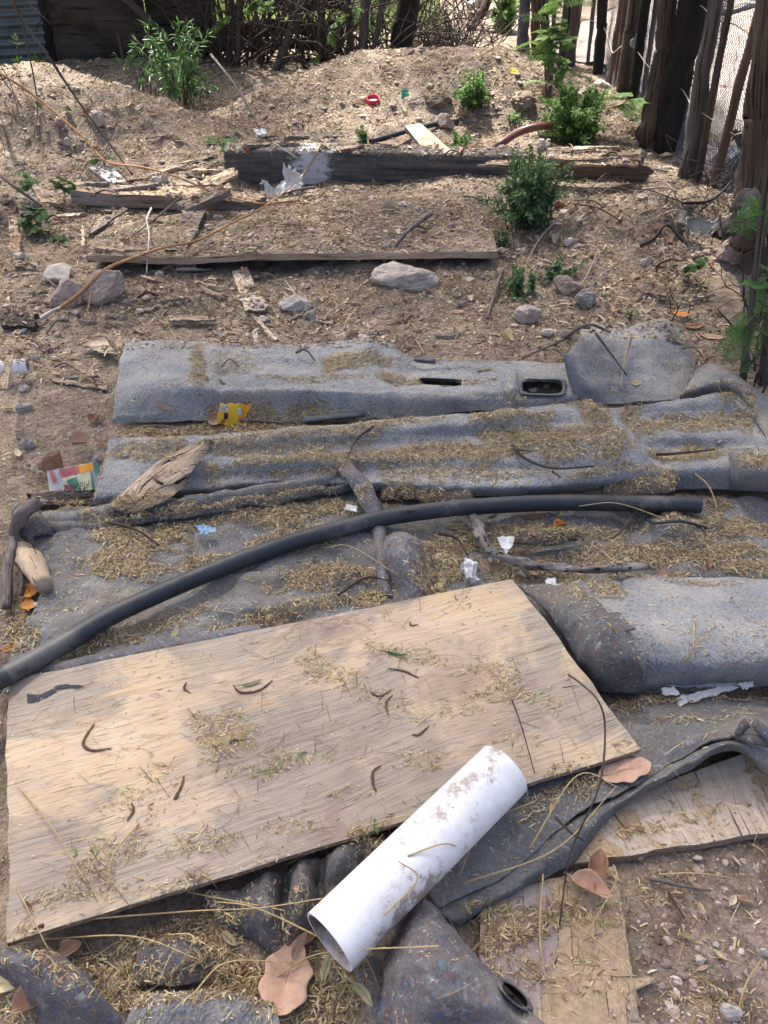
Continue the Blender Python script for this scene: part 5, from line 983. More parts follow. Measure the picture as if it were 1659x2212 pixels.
fern('feathery_sprout',(1310,250),[(1290,222,.2),(1330,212,.25),(1360,236,.2),(1392,222,.25),(1382,248,.1),(1350,205,.3)],'yellow green feathery fronds right of the largest bushy weed',.05,.06,.014,'leaf_bright')
fern('feathery_sprout',(1480,590),[(1500,578,.10),(1520,566,.12),(1490,586,.04)],'bright green twin frond in the shaded corner',.05,.03)
fern('mimosa_branch',(1640,700),[(1575,780,.14),(1600,770,.22),(1580,722,.25),(1640,600,.42),(1625,640,.35),(1655,580,.5),(1600,700,.3),(1630,760,.25),(1650,650,.4),(1560,760,.2),(1610,800,.12),(1650,720,.35),(1620,615,.45),(1655,620,.45),(1645,670,.35),(1595,735,.25)],'mimosa branch with many green fronds reaching in from the right edge',.1,.030,.0065)
fern('mimosa_branch',(1670,480),[(1600,500,.55),(1620,470,.6),(1640,490,.6),(1655,460,.65)],'small mimosa frond in front of the root flared trunk',.4,.05,.012)
# leafy sapling stems in the right fence
def sapl():
    b=P(1191,206); t=empty('sapling_stems',b,'cluster of thin live stems with feathery leaves in the right fence before the posts','sapling','shrubs'); m=M(); ml=M()
    for x0,x1,w in ((1186,1180,9),(1192,1198,11),(1197,1225,8),(1203,1232,7),(1182,1168,5)):
        a=P(x0,204); e=PY(x1,-30,a.y+random.uniform(-.1,.1)); add_tube(m,[a-Vector((0,0,.05)),a.lerp(e,.3)+Vector((random.uniform(-.03,.03),0,0)),a.lerp(e,.7),e],[w*depth(a)/F/2,w*.8*depth(e)/F/2],n=8,sub=6,wob=.08)
    for k in range(46):
        y=random.uniform(-10,185); x=1195+random.gauss(0,26); a=PY(1195+random.uniform(-8,18),y+random.uniform(0,25),b.y); frond(ml,m,a,PY(x,y,b.y-.25*random.random()),5,.045,.013,up=(random.gauss(0,.6),random.gauss(0,.6),1))
    m.build('stem',MT['trunk_grey'],parent=t); ml.build('foliage',MT['leaf_bright'],parent=t)
sapl()
def vineleaves(cx,cy,rx,ry,n,Y,label):
    t=empty('hanging_leaves',PY(cx,cy,Y),label,'twig'); m=M(); ms=M()
    for _ in range(n): a=PY(cx+random.gauss(0,rx),cy+random.gauss(0,ry),Y+random.gauss(0,.1)); frond(m,ms,a,a+Vector((random.gauss(0,.15),random.gauss(0,.05),random.gauss(-.02,.06))),5,.06,.018)
    ms.build('stem',MT['twig_dark'],parent=t); m.build('foliage',MT['leaf_bright'],parent=t)
vineleaves(545,10,24,10,9,Yb-.6,'bright feathery leaves hanging at the top of the view left of the rails'); vineleaves(735,40,16,22,8,Yb-.5,'bright feathery leaves before the right end of the rails')
def farthings():
    m=M(); n=26000; p=np.stack([rng.uniform(-3.2,.6,n),rng.uniform(9.6,16,n),np.zeros(n)],1); p[:,2]=G(p[:,0],p[:,1])-.01; d=rng.normal(size=p.shape)*.35+np.array([0,0,1]); leaves(m,p,d,rng.normal(size=p.shape),rng.uniform(.10,.22,n),.09); m.build('grass',MT['grass_far'],label='bright sunlit green grass beyond the back fence',cat='grass',kind='stuff')
farthings()
# junk beyond the net
for k,(x,y,w,mat,lab) in enumerate([(1560,350,.30,'paper_white','white plastic bag lying behind the netting'),(1600,300,.22,'panel_dark','dark rag behind the netting near the reddish poles'),(1345,120,.25,'cloth_red','red cloth hung far behind the right fence'),(1110,6,.4,'brick_red','red brick block at the far end of the path')]):
    a=P(x,y); crumple('discarded_bundle',[(x-22,y-16),(x+22,y-18),(x+26,y+8),(x-20,y+10)],[.16,.2,.02,.02],mat,lab,'rubbish',.09,5+k,seed=90+k,nu=30,nv=26,edge=.02)
# ================================================================ WHAT LIES ON TOP: found by casting rays on what is built so far
def bvh(kinds):
    V=[];Fs=[];o=0
    for v,fl,kd in SOLID:
        if kd not in kinds: continue
        V+=list(map(tuple,v)); 
        for f in fl: Fs+=(f+o).tolist()
        o+=len(v)
    return BVHTree.FromPolygons(V,Fs)
BV=bvh((1,2)); BG=bvh((1,)); CAM=Vector((0,0,CAMZ))
def S(x,y,h=0.):
    "what the camera sees at x,y, lifted h straight up"
    h_,n,_,_=BV.ray_cast(CAM,ray(x,y))
    return (h_ if h_ is not None else P(x,y))+Vector((0,0,h))
def SN(x,y):
    h_,n,_,_=BG.ray_cast(CAM,ray(x,y)); 
    if h_ is None: return P(x,y),Vector((0,0,1))
    return h_,(n if n.z>0 else -n)
def drop(X,Y,zmax=.6):
    z=np.full(len(X),np.nan); N=np.zeros((len(X),3)); N[:,2]=1
    for i,(x,y) in enumerate(zip(X,Y)):
        h_,n,_,_=BG.ray_cast(Vector((x,y,zmax)),Vector((0,0,-1)))
        if h_ is not None: z[i]=h_.z; N[i]=n if n.z>0 else -n
    return z,N
# litter heaps: cx,cy,rx,ry,slope,weight in the 1659x2212 view
HEAP=[(540,905,320,22,-.04,1),(300,918,70,14,0,.8),(900,893,90,7,-.08,.7),(430,820,16,60,.05,.8),(510,790,60,30,0,.3),(760,790,80,16,0,.8),(860,828,60,12,.05,.9),(700,830,140,10,0,.35),(1000,770,120,8,0,.4),(1020,830,60,8,0,.5),(1110,860,30,10,0,.5),(1205,866,25,8,0,.6),
 (640,975,330,22,-.06,.75),(880,1015,430,22,-.04,1),(330,985,90,30,0,.6),(1190,900,80,18,.2,.8),(1150,985,150,38,.25,1),(1255,940,50,45,.9,.9),(1290,1010,40,34,.5,.9),(1450,1000,140,24,-.05,.9),(1480,935,150,22,-.03,.8),(1560,880,70,22,.2,.9),(1360,925,26,50,.4,.9),(1600,920,26,50,.2,.8),(1000,1045,200,14,0,.5),(1600,1062,80,16,0,.8),(1330,1060,120,10,0,.7),(1500,1075,110,20,0,.8),
 (430,1115,260,20,-.06,.95),(640,1105,170,28,-.08,1),(300,1160,100,36,0,1),(270,1215,90,40,0,.95),(470,1210,140,24,-.1,1),(620,1175,120,30,-.2,.8),(700,1240,130,32,-.1,1),(640,1320,160,18,-.25,.8),(330,1345,120,22,-.3,.6),(880,1080,70,24,0,.8),(790,1290,60,16,0,.9),(960,1205,60,50,0,1),(930,1260,50,36,0,.9),(1040,1150,120,22,0,.9),(1190,1140,200,24,0,.8),(1330,1190,130,34,0,1),(1150,1215,130,28,0,1),(1500,1190,160,34,0,.9),(1560,1130,110,30,0,.8),(1400,1240,110,14,0,.7),(1600,1220,80,22,0,.8),(1300,1300,40,34,0,.75),(1230,1290,30,50,.9,.5),(1500,1270,80,10,0,.4),
 (1450,1510,130,12,-.05,.9),(1350,1520,60,14,0,.9),(1600,1500,70,12,0,.8),(1330,1600,40,60,0,.15),(1500,1570,120,14,.1,.3),(1240,1700,60,30,0,.5),
 (200,1400,130,16,-.45,.9),(90,1460,80,14,-.3,.9),(40,1380,40,30,0,.8),(25,1310,30,40,0,.7),(110,1080,90,14,0,.7),
 (150,2060,120,40,0,1),(330,2010,130,30,-.25,1),(260,2120,140,60,0,1),(440,1990,90,60,0,1),(480,2090,90,60,0,1),(560,2130,110,60,0,1),(640,2050,60,50,0,.9),(700,2150,90,60,0,1),(640,1990,60,40,0,.7),(760,2090,40,60,0,.8),(40,2010,50,30,0,.9),(20,2150,40,50,0,.9),(420,2150,130,26,0,.8),(760,1960,40,30,0,.6),(810,1830,60,26,0,.7),
 (1150,1980,130,34,-.35,.9),(1250,2080,110,60,0,.22),(1420,1770,160,14,-.25,.25),(1100,2080,80,70,0,.25),(1300,1960,70,30,0,.45),(1060,1960,60,30,0,.7),(1290,1890,60,20,0,.6),(1180,1740,60,26,-.4,.4),(1440,1900,60,40,0,.35),(1560,2150,90,60,0,.35)]
PHEAP=[(500,1625,70,45,0,1),(470,1590,60,30,0,.8),(480,1680,60,30,0,.4),(290,1850,60,38,-.6,.9),(215,1880,55,40,-.7,.9),(195,1940,50,30,-.4,.9),(250,1940,60,30,0,.5),(140,1960,70,22,0,.5),(700,1470,60,36,.4,.7),(760,1500,40,34,.5,.7),(880,1440,110,20,.2,.45),(830,1540,90,30,.5,.3),(560,1690,90,26,0,.6),(620,1665,80,20,0,.5),(420,1850,90,26,0,.6),(480,1830,60,22,0,.4),(1050,1480,60,26,0,.5),(1070,1530,80,20,0,.8),(1000,1560,60,22,0,.4),(1100,1500,30,40,0,.6),(1120,1640,70,30,0,.25),(900,1670,70,26,0,.5),(640,1810,60,16,0,.6),(760,1740,50,18,0,.3),(340,1690,40,30,0,.5),(300,1760,80,40,0,.25),(990,1330,30,24,0,.35),(740,1370,60,10,0,.3),(1170,1560,50,20,0,.4)]
def dens(px,py,H,soft=.35):
    d=np.zeros(px.shape); n=fbm(px/38,py/22,4,77)*.9
    for cx,cy,rx,ry,sl,w_ in H:
        r=np.sqrt(((px-cx)/rx)**2+((py-cy-(px-cx)*sl)/ry)**2); d=np.maximum(d,w_*np.clip((1.12-r+n*.8)/soft,0,1)*(r<1.7))
    return d
STRAW=np.array([(0,0,0),(.3,.5,.10),(.7,.5,.10),(1,0,0),(.7,-.5,.06),(.3,-.5,.06)]); STF=np.array([(0,1,5,5),(1,2,4,5),(2,3,4,4)])
SV=np.array([(0,.28,0),(.5,.5,.10),(1,.22,0),(1,-.22,0),(.5,-.5,.10),(0,-.28,0)]); SF=np.array([(5,4,1,0),(4,3,2,1)])
def surf_frames(N,n,tilt):
    a=rng.uniform(0,2*np.pi,n); d=np.stack([np.cos(a),np.sin(a),rng.normal(size=n)*tilt],1); up=N+rng.normal(size=(n,3))*tilt
    d=d-N*(d*N).sum(1,keepdims=True)*(1-.0); d[:,2]+=rng.normal(size=n)*tilt*.6; return frames(d,up)
def scatter(name,label,H,maxd,mats,mp,L,wr,box,zl,tilt,base=0.,T=(SV,SF),mask=None,seed=0,cat='litter',zoff=.0012,lo=.4,hi=1.6,pn=.6):
    x0,x1,y0,y1=box; n=int(maxd*(x1-x0)*(y1-y0)); X=rng.uniform(x0,x1,n); Y=rng.uniform(y0,y1,n); px,py=proj(X,Y,.04)
    d=dens(px,py,H) if H is not None else np.zeros(n); d=np.maximum(d*(1+.5*fbm(X*14,Y*14,3,seed)),base*np.clip(.55+pn*2.4*fbm(X*5,Y*5,4,seed+3),0,2.2))
    sx=1306+(py-882)*.86; clean=(py>868)&(py<1046)&(px>sx-50)&(px<sx+8); d=np.where(clean,d*.06,d)
    ok=(rng.random(n)<d)&(px>-120)&(px<1780)&(py>-20)&(py<2330)
    if mask is not None: ok&=mask(px,py,X,Y)
    X,Y,d=X[ok],Y[ok],d[ok]; z,N=drop(X,Y); g=(~np.isnan(z))&(z<.45)&(N[:,2]>.25); X,Y,z,N,d=X[g],Y[g],z[g],N[g],d[g]; n=len(X)
    Rm=surf_frames(N,n,tilt); LL=L*rng.uniform(lo,hi,n); sc_=np.stack([LL,LL*wr*rng.uniform(.7,1.3,n),LL],1)
    pos=np.stack([X,Y,z+zoff+rng.random(n)*zl*d],1)-Rm[:,:,0]*LL[:,None]*.5; m=M(); mi=rng.choice(len(mats),n,p=mp)
    k=len(T[0]); V=np.einsum('nij,nkj->nki',Rm,T[0][None]*sc_[:,None])+pos[:,None]; m.add(V,(T[1][None]+np.arange(n)[:,None,None]*k).reshape(-1,T[1].shape[1]),np.repeat(mi,len(T[1])))
    print(name,n); return m.build(name,[MT[q] for q in mats],smooth=False,base=(0,0,0),label=label,cat=cat,kind='stuff')
nearbox=(-1.9,2.3,.15,3.35); inply=lambda px,py,*a: ((py>1468+(px-15)*-.2)&(py<2036-(px-12)*.305)&(px>12)&((px<1110)|(py>1249+(px-1110)*1.35)))
scatter('leaflet_litter','drifts of fallen yellow leaflets heaped in the grooves of the carpets and felts',HEAP,52000,['straw','straw_green','chaff_brown','chaff_pale'],[.46,.18,.28,.08],.0112,.165,nearbox,.011,.34,.05,mask=lambda px,py,X,Y:~inply(px,py)&((py>725)),seed=1,cat='leaf litter')
scatter('fine_chaff','fine pale flecks of chaff dusted over carpets and felts',HEAP,46000,['straw','chaff_pale','straw_green','chaff_brown'],[.35,.25,.2,.2],.0038,.5,nearbox,.006,.3,.20,mask=lambda px,py,X,Y:~inply(px,py)&((py>740)),seed=2,cat='chaff')
scatter('stalk_litter','thin brown leaf stalks matted into the leaflet drifts',HEAP,6000,['chaff_brown','straw','chaff_dark'],[.5,.3,.2],.045,.022,nearbox,.012,.35,.09,mask=lambda px,py,X,Y:~inply(px,py)&((py>725)),seed=3,cat='leaf stalks')
scatter('leaflet_litter','small clumps of greenish leaflets and flower bits on the plywood sheet',PHEAP,34000,['straw_green','straw','chaff_brown'],[.45,.33,.22],.0085,.18,(-1.1,.8,.4,1.9),.005,.28,.028,mask=inply,seed=4,cat='leaf litter',pn=1)
scatter('fine_chaff','tiny pale flecks strewn thinly over the plywood sheet',PHEAP,22000,['straw_green','straw','chaff_pale'],[.5,.3,.2],.0038,.5,(-1.1,.8,.4,1.9),.003,.3,.10,mask=inply,seed=5,cat='chaff')
scatter('stalk_litter','thin curved brown stalks lying across the plywood sheet',PHEAP,3000,['chaff_brown','chaff_dark'],[.7,.3],.040,.022,(-1.1,.8,.4,1.9),.004,.2,.14,mask=inply,seed=6,cat='leaf stalks')
# bare soil behind and in front
soil=lambda px,py,X,Y:(py<760)|((py>1850)&(px>1380))|((px<230)&(py<1500))
farbox=(-4.6,4.6,2.5,8.6)
scatter('leaf_fragments','broken dry leaf fragments scattered all over the bare soil',None,3600,['chaff_pale','chaff_brown','chaff_dark','straw'],[.22,.42,.24,.12],.022,.50,farbox,.004,.35,.55,T=(LT,LF),mask=soil,seed=7,cat='leaf litter',lo=.4,hi=1.5)
scatter('wood_chips','splinters and bark chips strewn on the bare soil',None,2000,['chaff_brown','chaff_pale','chaff_dark'],[.5,.22,.28],.040,.13,farbox,.004,.25,.5,mask=soil,seed=8,cat='wood chips')
scatter('leaflet_litter','thin cover of straw coloured leaflets on the soil behind the carpets',[(700,600,500,90,0,.4),(500,480,400,60,0,.5),(900,480,200,50,0,.5),(300,660,300,60,0,.35),(1300,430,200,40,0,.7),(1150,320,300,30,0,.8),(1500,650,150,120,0,.5)],9000,['straw','chaff_brown','straw_green','chaff_dark'],[.36,.34,.16,.14],.016,.2,(-3.2,3.2,2.6,6.4),.006,.3,.34,mask=soil,seed=9,cat='leaf litter')
scatter('twig_litter','countless short dark twigs on the bare soil',None,520,['chaff_dark','chaff_brown','straw'],[.5,.35,.15],.11,.022,farbox,.01,.18,.5,mask=soil,seed=10,cat='twigs')
scatter('leaf_fragments','pale fallen leaves dotting the shaded ground before the back fence',None,260,['dry_yellow','chaff_pale','chaff_brown'],[.5,.3,.2],.045,.55,(-4.5,3.4,6.3,10.5),.004,.3,.6,T=(LT,LF),seed=11,cat='leaf litter')
scatter('leaflet_litter','straw and chips on the soil at the left and at the bottom right',[(100,900,120,180,0,.2),(1560,2000,150,150,0,.25)],7000,['chaff_brown','straw','chaff_pale','chaff_dark'],[.45,.25,.1,.2],.014,.22,(-1.9,1.3,.2,2.9),.003,.3,.13,mask=soil,seed=12,cat='leaf litter')
# pebbles
bm=bmesh.new(); bmesh.ops.create_icosphere(bm,subdivisions=2,radius=1); PV=np.array([v.co[:] for v in bm.verts]); PF=np.array([[v.index for v in f.verts] for f in bm.faces]); bm.free()
def pebbles(name,label,dn,box,mats,s0,s1,mask=None,seed=0,flat=.6,base=1.):
    x0,x1,y0,y1=box; n=int(dn*(x1-x0)*(y1-y0)); X=rng.uniform(x0,x1,n); Y=rng.uniform(y0,y1,n); px,py=proj(X,Y,.0); ok=(px>-100)&(px<1750)&(py<2300)&(rng.random(n)<np.clip(.5+1.6*fbm(X*3,Y*3,3,seed),0,1)); 
    if mask is not None: ok&=mask(px,py,X,Y)
    X,Y=X[ok],Y[ok]; z,N=drop(X,Y); g=(~np.isnan(z))&(z<.4); X,Y,z=X[g],Y[g],z[g]; n=len(X); s=s0*(s1/s0)**(rng.random(n)**2.6)
    V=PV[None]*(1+.38*rng.normal(size=(n,len(PV),1))*.5); V=V*np.stack([s,s*rng.uniform(.6,1,n),s*flat*rng.uniform(.7,1.2,n)],1)[:,None]; a=rng.uniform(0,6.28,n); c,s_=np.cos(a),np.sin(a); V=np.stack([V[...,0]*c[:,None]-V[...,1]*s_[:,None],V[...,0]*s_[:,None]+V[...,1]*c[:,None],V[...,2]],-1)+np.stack([X,Y,z+s*flat*.2],1)[:,None]
    m=M(); mi=rng.integers(0,len(mats),n); m.add(V,(PF[None]+np.arange(n)[:,None,None]*len(PV)).reshape(-1,3),np.repeat(mi,len(PF))); print(name,n); m.build(name,[MT[q] for q in mats],smooth=False,base=(0,0,0),label=label,cat='gravel',kind='stuff')
pebbles('gravel','crumbs of soil and gravel all over the far mounds',260,farbox,['clod','pebble','clod'],.004,.030,lambda px,py,X,Y:(py<740),21)
pebbles('gravel','fine crumbs and pebbles on the bare soil at the bottom right and at the left',2600,(-1.9,1.5,.2,2.9),['clod','pebble','clod','clod'],.0014,.009,soil,22)
pebbles('gravel','tiny pebbles in the soil near the carpets',1100,(-2.4,2.6,2.6,4.2),['clod','pebble','clod'],.002,.012,lambda px,py,X,Y:(py<760),23)
# ================================================================ single stones, sticks, leaves and pods
LAND=[(930,370,'the charred beam'),(370,410,'the brown timber'),(640,560,'the soil covered board'),(230,375,'the white panel'),(806,215,'the red lid'),(400,190,'the tall shrub'),(1236,250,'the largest bushy weed'),(1140,420,'the big blue green weed'),(1018,200,'the round weed on the mound'),(1320,560,'the soil mound'),(1265,645,'the angular grey rock'),(1125,610,'the straggling weed'),(875,600,'the broad pale rock'),(640,658,'the pair of white stones'),(560,750,'the bone coloured sliver'),(1370,740,'the carpet flap'),(1172,836,'the rimmed carpet opening'),(500,895,'the yellow wrapper'),(345,1030,'the splintered wood'),(160,1030,'the torn food packet'),(30,790,'the white pipe stub'),(770,1060,'the bent felt strip'),(880,1220,'the pointed felt heap'),(1200,1240,'the curved branch'),(1500,1090,'the right end of the black hose'),(100,1400,'the left end of the black hose'),(600,1170,'the middle of the black hose'),(1600,900,'the dusty carpet corner'),(1500,1400,'the rolled carpet'),(1100,1260,'the plywood upper corner'),(1370,1620,'the plywood right corner'),(900,1850,'the white pipe'),(700,2030,'the open end of the white pipe'),(1000,2100,'the cone shaped felt'),(110,2110,'the pointed bluish felt'),(618,2120,'the big pale dry leaf'),(1280,1920,'the two curled brown leaves'),(1350,1672,'the torn tan leaf'),(20,1500,'the plywood left corner'),(210,1600,'the long C shaped pod'),(480,1620,'the litter clump on the plywood'),(1500,1800,'the weathered plywood'),(1200,2050,'the rotten board'),(1570,2000,'the gravelly soil patch'),(1580,520,'the root flared tree'),(220,640,'the two big soil clods'),(130,590,'the smooth white stone'),(1400,690,'the shaded corner litter'),(70,1220,'the weathered grey branch'),(1090,60,'the sunlit path'),(950,300,'the leaning pale timber'),(60,470,'the fern like sprout')]
USED={}
def autolabel(desc,x,y):
    L=sorted((math.hypot(x-a,(y-b)*1.3),a,b,s) for a,b,s in LAND)[:5]
    def rel(a,b,px=x,py=y):
        dx,dy=px-a,py-b
        if math.hypot(dx,dy)<22: return 'beside'
        v='' if abs(dy)<.45*abs(dx) else ('beyond' if dy<0 else 'in front of'); h='' if abs(dx)<.45*abs(dy) else ('left of' if dx<0 else 'right of')
        if v and h: return v+' and '+h
        return v or h
    for d,a,b,s in L:
        l=f'{desc} {rel(a,b)} {s}'
        if l not in USED and len(l.split())<=16: USED[l]=1; return l
    for (d,a,b,s) in L[:3]:
        for (_,a2,b2,s2) in L[:4]:
            if s2==s: continue
            l=f'{desc} between {s} and {s2}'
            if l not in USED and len(l.split())<=16: USED[l]=1; return l
    i=1
    while True:
        l=f'{desc} {["close","a little way","farther"][i%3]} {rel(L[0][1],L[0][2])} {L[0][3]}'
        if l not in USED or i>3: USED[l]=1; return l
        i+=1
def rock(px,py,wp,hp,mat,label=None,desc='stone',seed=None,facets=12,rough=.12,sub=4,emb=.25,name='rock'):
    seed=seed if seed is not None else int(px*7+py); rg=np.random.default_rng(seed)
    b=BG.ray_cast(CAM,ray(px,py+hp*.25))[0] or P(px,py); d=depth(b); w_=wp*d/F/2; el=math.asin(min(.99,(CAMZ-b.z)/(b-CAM).length)); hz=max(.25*w_,min(w_*1.1,hp*d/F/2/max(.35,math.cos(el)*.8+math.sin(el)*.5)))
    bm=bmesh.new(); bmesh.ops.create_icosphere(bm,subdivisions=sub,radius=1); D=np.array([v.co[:] for v in bm.verts]); Fq=np.array([[v.index for v in f.verts] for f in bm.faces]); bm.free()
    n=nrm(rg.normal(size=(facets,3))); h=rg.uniform(.58,1.,facets); dt=D@n.T; r=np.min(np.where(dt>.05,h[None]/np.maximum(dt,.05),9),1); r=np.minimum(r,1.15)
    r=r*(1+rough*np.array([mnoise.fractal(Vector(v*2.2+seed),.8,2.2,4) for v in D])+rough*.5*np.array([mnoise.fractal(Vector(v*7+seed),.8,2.2,3) for v in D]))
    V=D*r[:,None]*np.array([w_,max(w_*.7,.006),hz]); a=rg.uniform(-.4,.4); c,s=math.cos(a),math.sin(a); V[:,:2]=V[:,:2]@np.array([[c,-s],[s,c]]).T; V+=np.array(tuple(b))+np.array([0,0,hz*(1-2*emb)])
    m=M(); m.add(V,Fq); return m.build(name,MT[mat],smooth=False,solid=True,label=label or autolabel(desc,px,py),cat='stone' if name!='clod' else 'clod',group='stones and clods on the soil')
rock(875,602,128,56,'rock_pale','broad pale flat topped rock near the soil covered board',emb=.3)
rock(636,658,60,38,'rock_white','larger of the pair of white stones below the soil covered board')
rock(672,683,32,24,'rock_grey','smaller grey rounded stone touching the larger white one')
rock(665,660,18,18,'rock_white','tiny white pebble between the pair of white and grey stones')
rock(1264,646,52,48,'rock_grey','angular light grey rock with sharp faces below the soil mound',facets=9)
rock(1222,622,60,50,'rock_pink','pinkish grey rock left behind the angular grey rock')
rock(1141,685,58,42,'rock_pale','rounded tan rock below the straggling green weed')
rock(1185,720,30,22,'rock_white','small knobbly white stone left of the carpet flap'); rock(1222,722,28,24,'rock_pale','small tan stone touching the carpet flap top')
rock(128,592,70,36,'rock_white','smooth white half buried stone above the two big soil clods',rough=.03)
rock(146,640,74,62,'clod','left one of two big soil clods at the left',name='clod',rough=.13,sub=5,facets=8); rock(232,626,84,66,'clod','right one of two big soil clods at the left, bordering the orange stick',name='clod',rough=.13,sub=5,facets=8)
rock(1585,548,66,62,'rock_pink','squarish brown block of stone in front of the pale tree root',facets=7)
rock(1395,566,26,24,'rock_pale','oval pale stone set in the soil mound'); rock(1228,524,30,22,'rock_pale','lumpy stone on top of the soil mound')
rock(1170,318,30,26,'rock_pale','round pinkish stone behind the beam near the arched hose'); rock(1174,288,30,22,'rock_white','white stone tucked under the arched brown hose')
rock(958,268,40,30,'rock_pink','brown stone resting on the thin dark pipe'); rock(1130,215,76,34,'dirt','big soil lump between the two bright weeds',name='clod',emb=.45,rough=.2); rock(945,215,56,36,'dirt','dark soil lump left of the round weed on the mound',name='clod',rough=.2,emb=.4)
rock(212,262,36,34,'rock_pale','slanting flat stone on the face of the left mound'); rock(130,265,22,30,'rock_pink','small upright stone on the left mound')
rock(145,306,16,18,'rock_white','tiny white stone above the white panel'); rock(340,392,22,20,'rock_grey','grey pebble above the brown timber'); rock(355,388,20,20,'rock_white','white pebble above the brown timber')
for x,y,w_,h in ((1335,165,44,26),(1300,185,34,20),(1270,195,44,16),(1258,205,30,12)): rock(x,y,w_,h,'rock_pale' if w_<40 else 'rock_pink',None,'flat stone near the posts')
rock(45,553,24,14,'rock_white',None,'white stone'); rock(55,880,32,24,'rock_grey','bluish grey stone lying on bare soil below the white pipe stub'); rock(62,958,26,30,'rock_grey','egg shaped grey stone above the torn food packet'); rock(78,774,16,18,'rock_white','white stone beside the mouth of the pipe stub'); rock(55,840,24,16,'rock_pale',None,'tan stone')
rock(272,984,18,10,'rock_grey','small dark grey pebble on the left end of the middle carpet'); rock(212,992,22,20,'rock_grey','blue grey stone between the packet and the middle carpet'); rock(690,1016,12,9,'rock_grey',None,'small grey pebble'); rock(1005,961,18,10,'rock_pink','small reddish pebble on the middle carpet'); rock(1553,955,14,10,'rock_pink','pinkish pebble on the right part of the middle carpet')
rock(1180,836,16,12,'rock_pink','pebble lying inside the rimmed carpet opening'); rock(1150,842,20,10,'rock_pale','flat pebble inside the rimmed carpet opening, its left one')
rock(1580,2175,48,70,'rock_white','white pinkish rock at the bottom right corner',rough=.08); rock(1648,2055,22,24,'rock_white','white pebble at the right edge of the gravelly soil'); rock(1507,1852,18,20,'rock_pale',None,'pinkish pebble'); rock(1565,1862,14,14,'rock_white',None,'white pebble'); rock(1582,1955,18,18,'rock_pink',None,'pink pebble'); rock(1550,1952,14,12,'rock_pale',None,'pale pebble'); rock(1600,2140,18,18,'rock_pale',None,'pale pebble'); rock(1610,2100,13,13,'rock_white',None,'white pebble'); rock(1475,2000,12,12,'rock_pale',None,'pale pebble'); rock(1510,2072,26,20,'rock_pale',None,'crumbly pale lump'); rock(1430,2130,16,14,'rock_pink',None,'pink pebble'); rock(1545,2040,13,12,'rock_pale',None,'pale pebble')
for x,y in ((700,432),(715,428),(730,425),(732,455),(775,562),(800,655),(748,625),(770,628),(1095,520),(560,455),(620,470),(590,478),(565,620),(506,715),(870,468),(880,520),(840,555),(930,640),(960,655),(1040,600),(1000,570),(1095,425),(1120,540),(1180,560),(1060,470),(360,618),(300,600),(455,600),(430,640),(660,215),(700,235),(590,160),(560,240),(740,225),(905,258),(60,300),(110,330),(350,350),(420,360),(300,480),(330,470),(200,510),(90,520),(470,500),(1450,600),(1500,640)):
    w_=random.uniform(7,15); rock(x,y,w_,w_*.6,random.choice(['rock_pale','rock_pale','rock_pink','rock_white','rock_grey']),None,random.choice(['small rough stone','little stone']),sub=3)
# ---------------------------------------------------------------- sticks
def stick(pts,r,mat,label=None,desc='dry twig',name='stick',cat='stick',taper=.5,wob=.12,branches=(),lift=1.,n=8,jit=.0,group='sticks and twigs'):
    m=M(); q=[]
    for p in pts:
        s=S(p[0],p[1]); h=p[2] if len(p)>2 else 0; q.append(s+Vector((0,0,h+r*lift)))
    L=len(q); add_tube(m,q,list(np.linspace(r,r*taper,L)),n=n,sub=7,wob=wob,seed=int(pts[0][0]))
    for br in branches:
        b=[S(p[0],p[1])+Vector((0,0,(p[2] if len(p)>2 else 0)+r*.8)) for p in br]; add_tube(m,b,list(np.linspace(r*.6,r*.3,len(b))),n=6,sub=5,wob=wob)
    c=pts[len(pts)//2]; return m.build(name,MT[mat],label=label or autolabel(desc,c[0],c[1]),cat=cat,group=group)
stick([(46,722,.0),(110,690,.02),(135,683,.03)],.008,'stick_white','bleached broken tip of the long orange stick at the left',taper=.9)
stick([(125,686,.02),(180,662,.05),(240,635,.10),(300,592,.07),(360,562,.05),(430,542,.04),(500,505,.04),(560,475,.04),(620,440,.06),(665,405,.09),(704,366,.15)],.0085,'twig_orange','long thin orange brown stick running diagonally from the left edge up to the painted beam',taper=.35,branches=[[(210,640,.06),(190,700,.02)],[(420,545,.04),(400,560,.01)]])
stick([(-20,300,.45),(60,330,.40),(120,345,.32),(190,370,.2),(240,398,.12),(320,420,.13),(400,434,.10),(470,446,.06),(560,455,.03),(668,450,.02)],.008,'twig_orange','long bare branch arching from the left edge over the white panel and brown timber',taper=.4,branches=[[(240,398,.12),(215,360,.2)]])
stick([(-10,140,.6),(50,170,.55),(100,250,.5),(150,300,.42),(190,330,.3),(250,365,.12),(290,400,.05)],.009,'twig_dark','dark bare twig hanging down over the left mound from the upper left',taper=.6,branches=[[(100,250,.5),(110,330,.3),(96,370,.2)],[(60,180,.5),(100,190,.45),(150,218,.4)]])
stick([(0,250,.5),(30,300,.4),(80,365,.35),(62,350,.33)],.006,'twig_dark','dark forked twig over the left mound, nearest the bucket',taper=.5,branches=[[(10,260,.45),(60,320,.35),(80,400,.2)],[(20,300,.4),(30,400,.15)]])
stick([(-5,410,.1),(40,440,.08),(95,470,.05)],.012,'bark_stick','thick grey stick slanting below the bucket at the left edge')
stick([(262,300,.1),(240,340,.07),(215,372,.03)],.004,'twig_dark',None,'thin upright twig'); stick([(930,480,.03),(880,520,.03),(828,575,.01)],.013,'bark_stick','dark grey stick lying slantwise on the soil covered board',branches=[[(900,500,.02),(925,505,.01)]])
stick([(1083,602,.03),(1070,640,.02),(1052,692,.0)],.011,'bark_stick','short brown stick left of the straggling green weed')
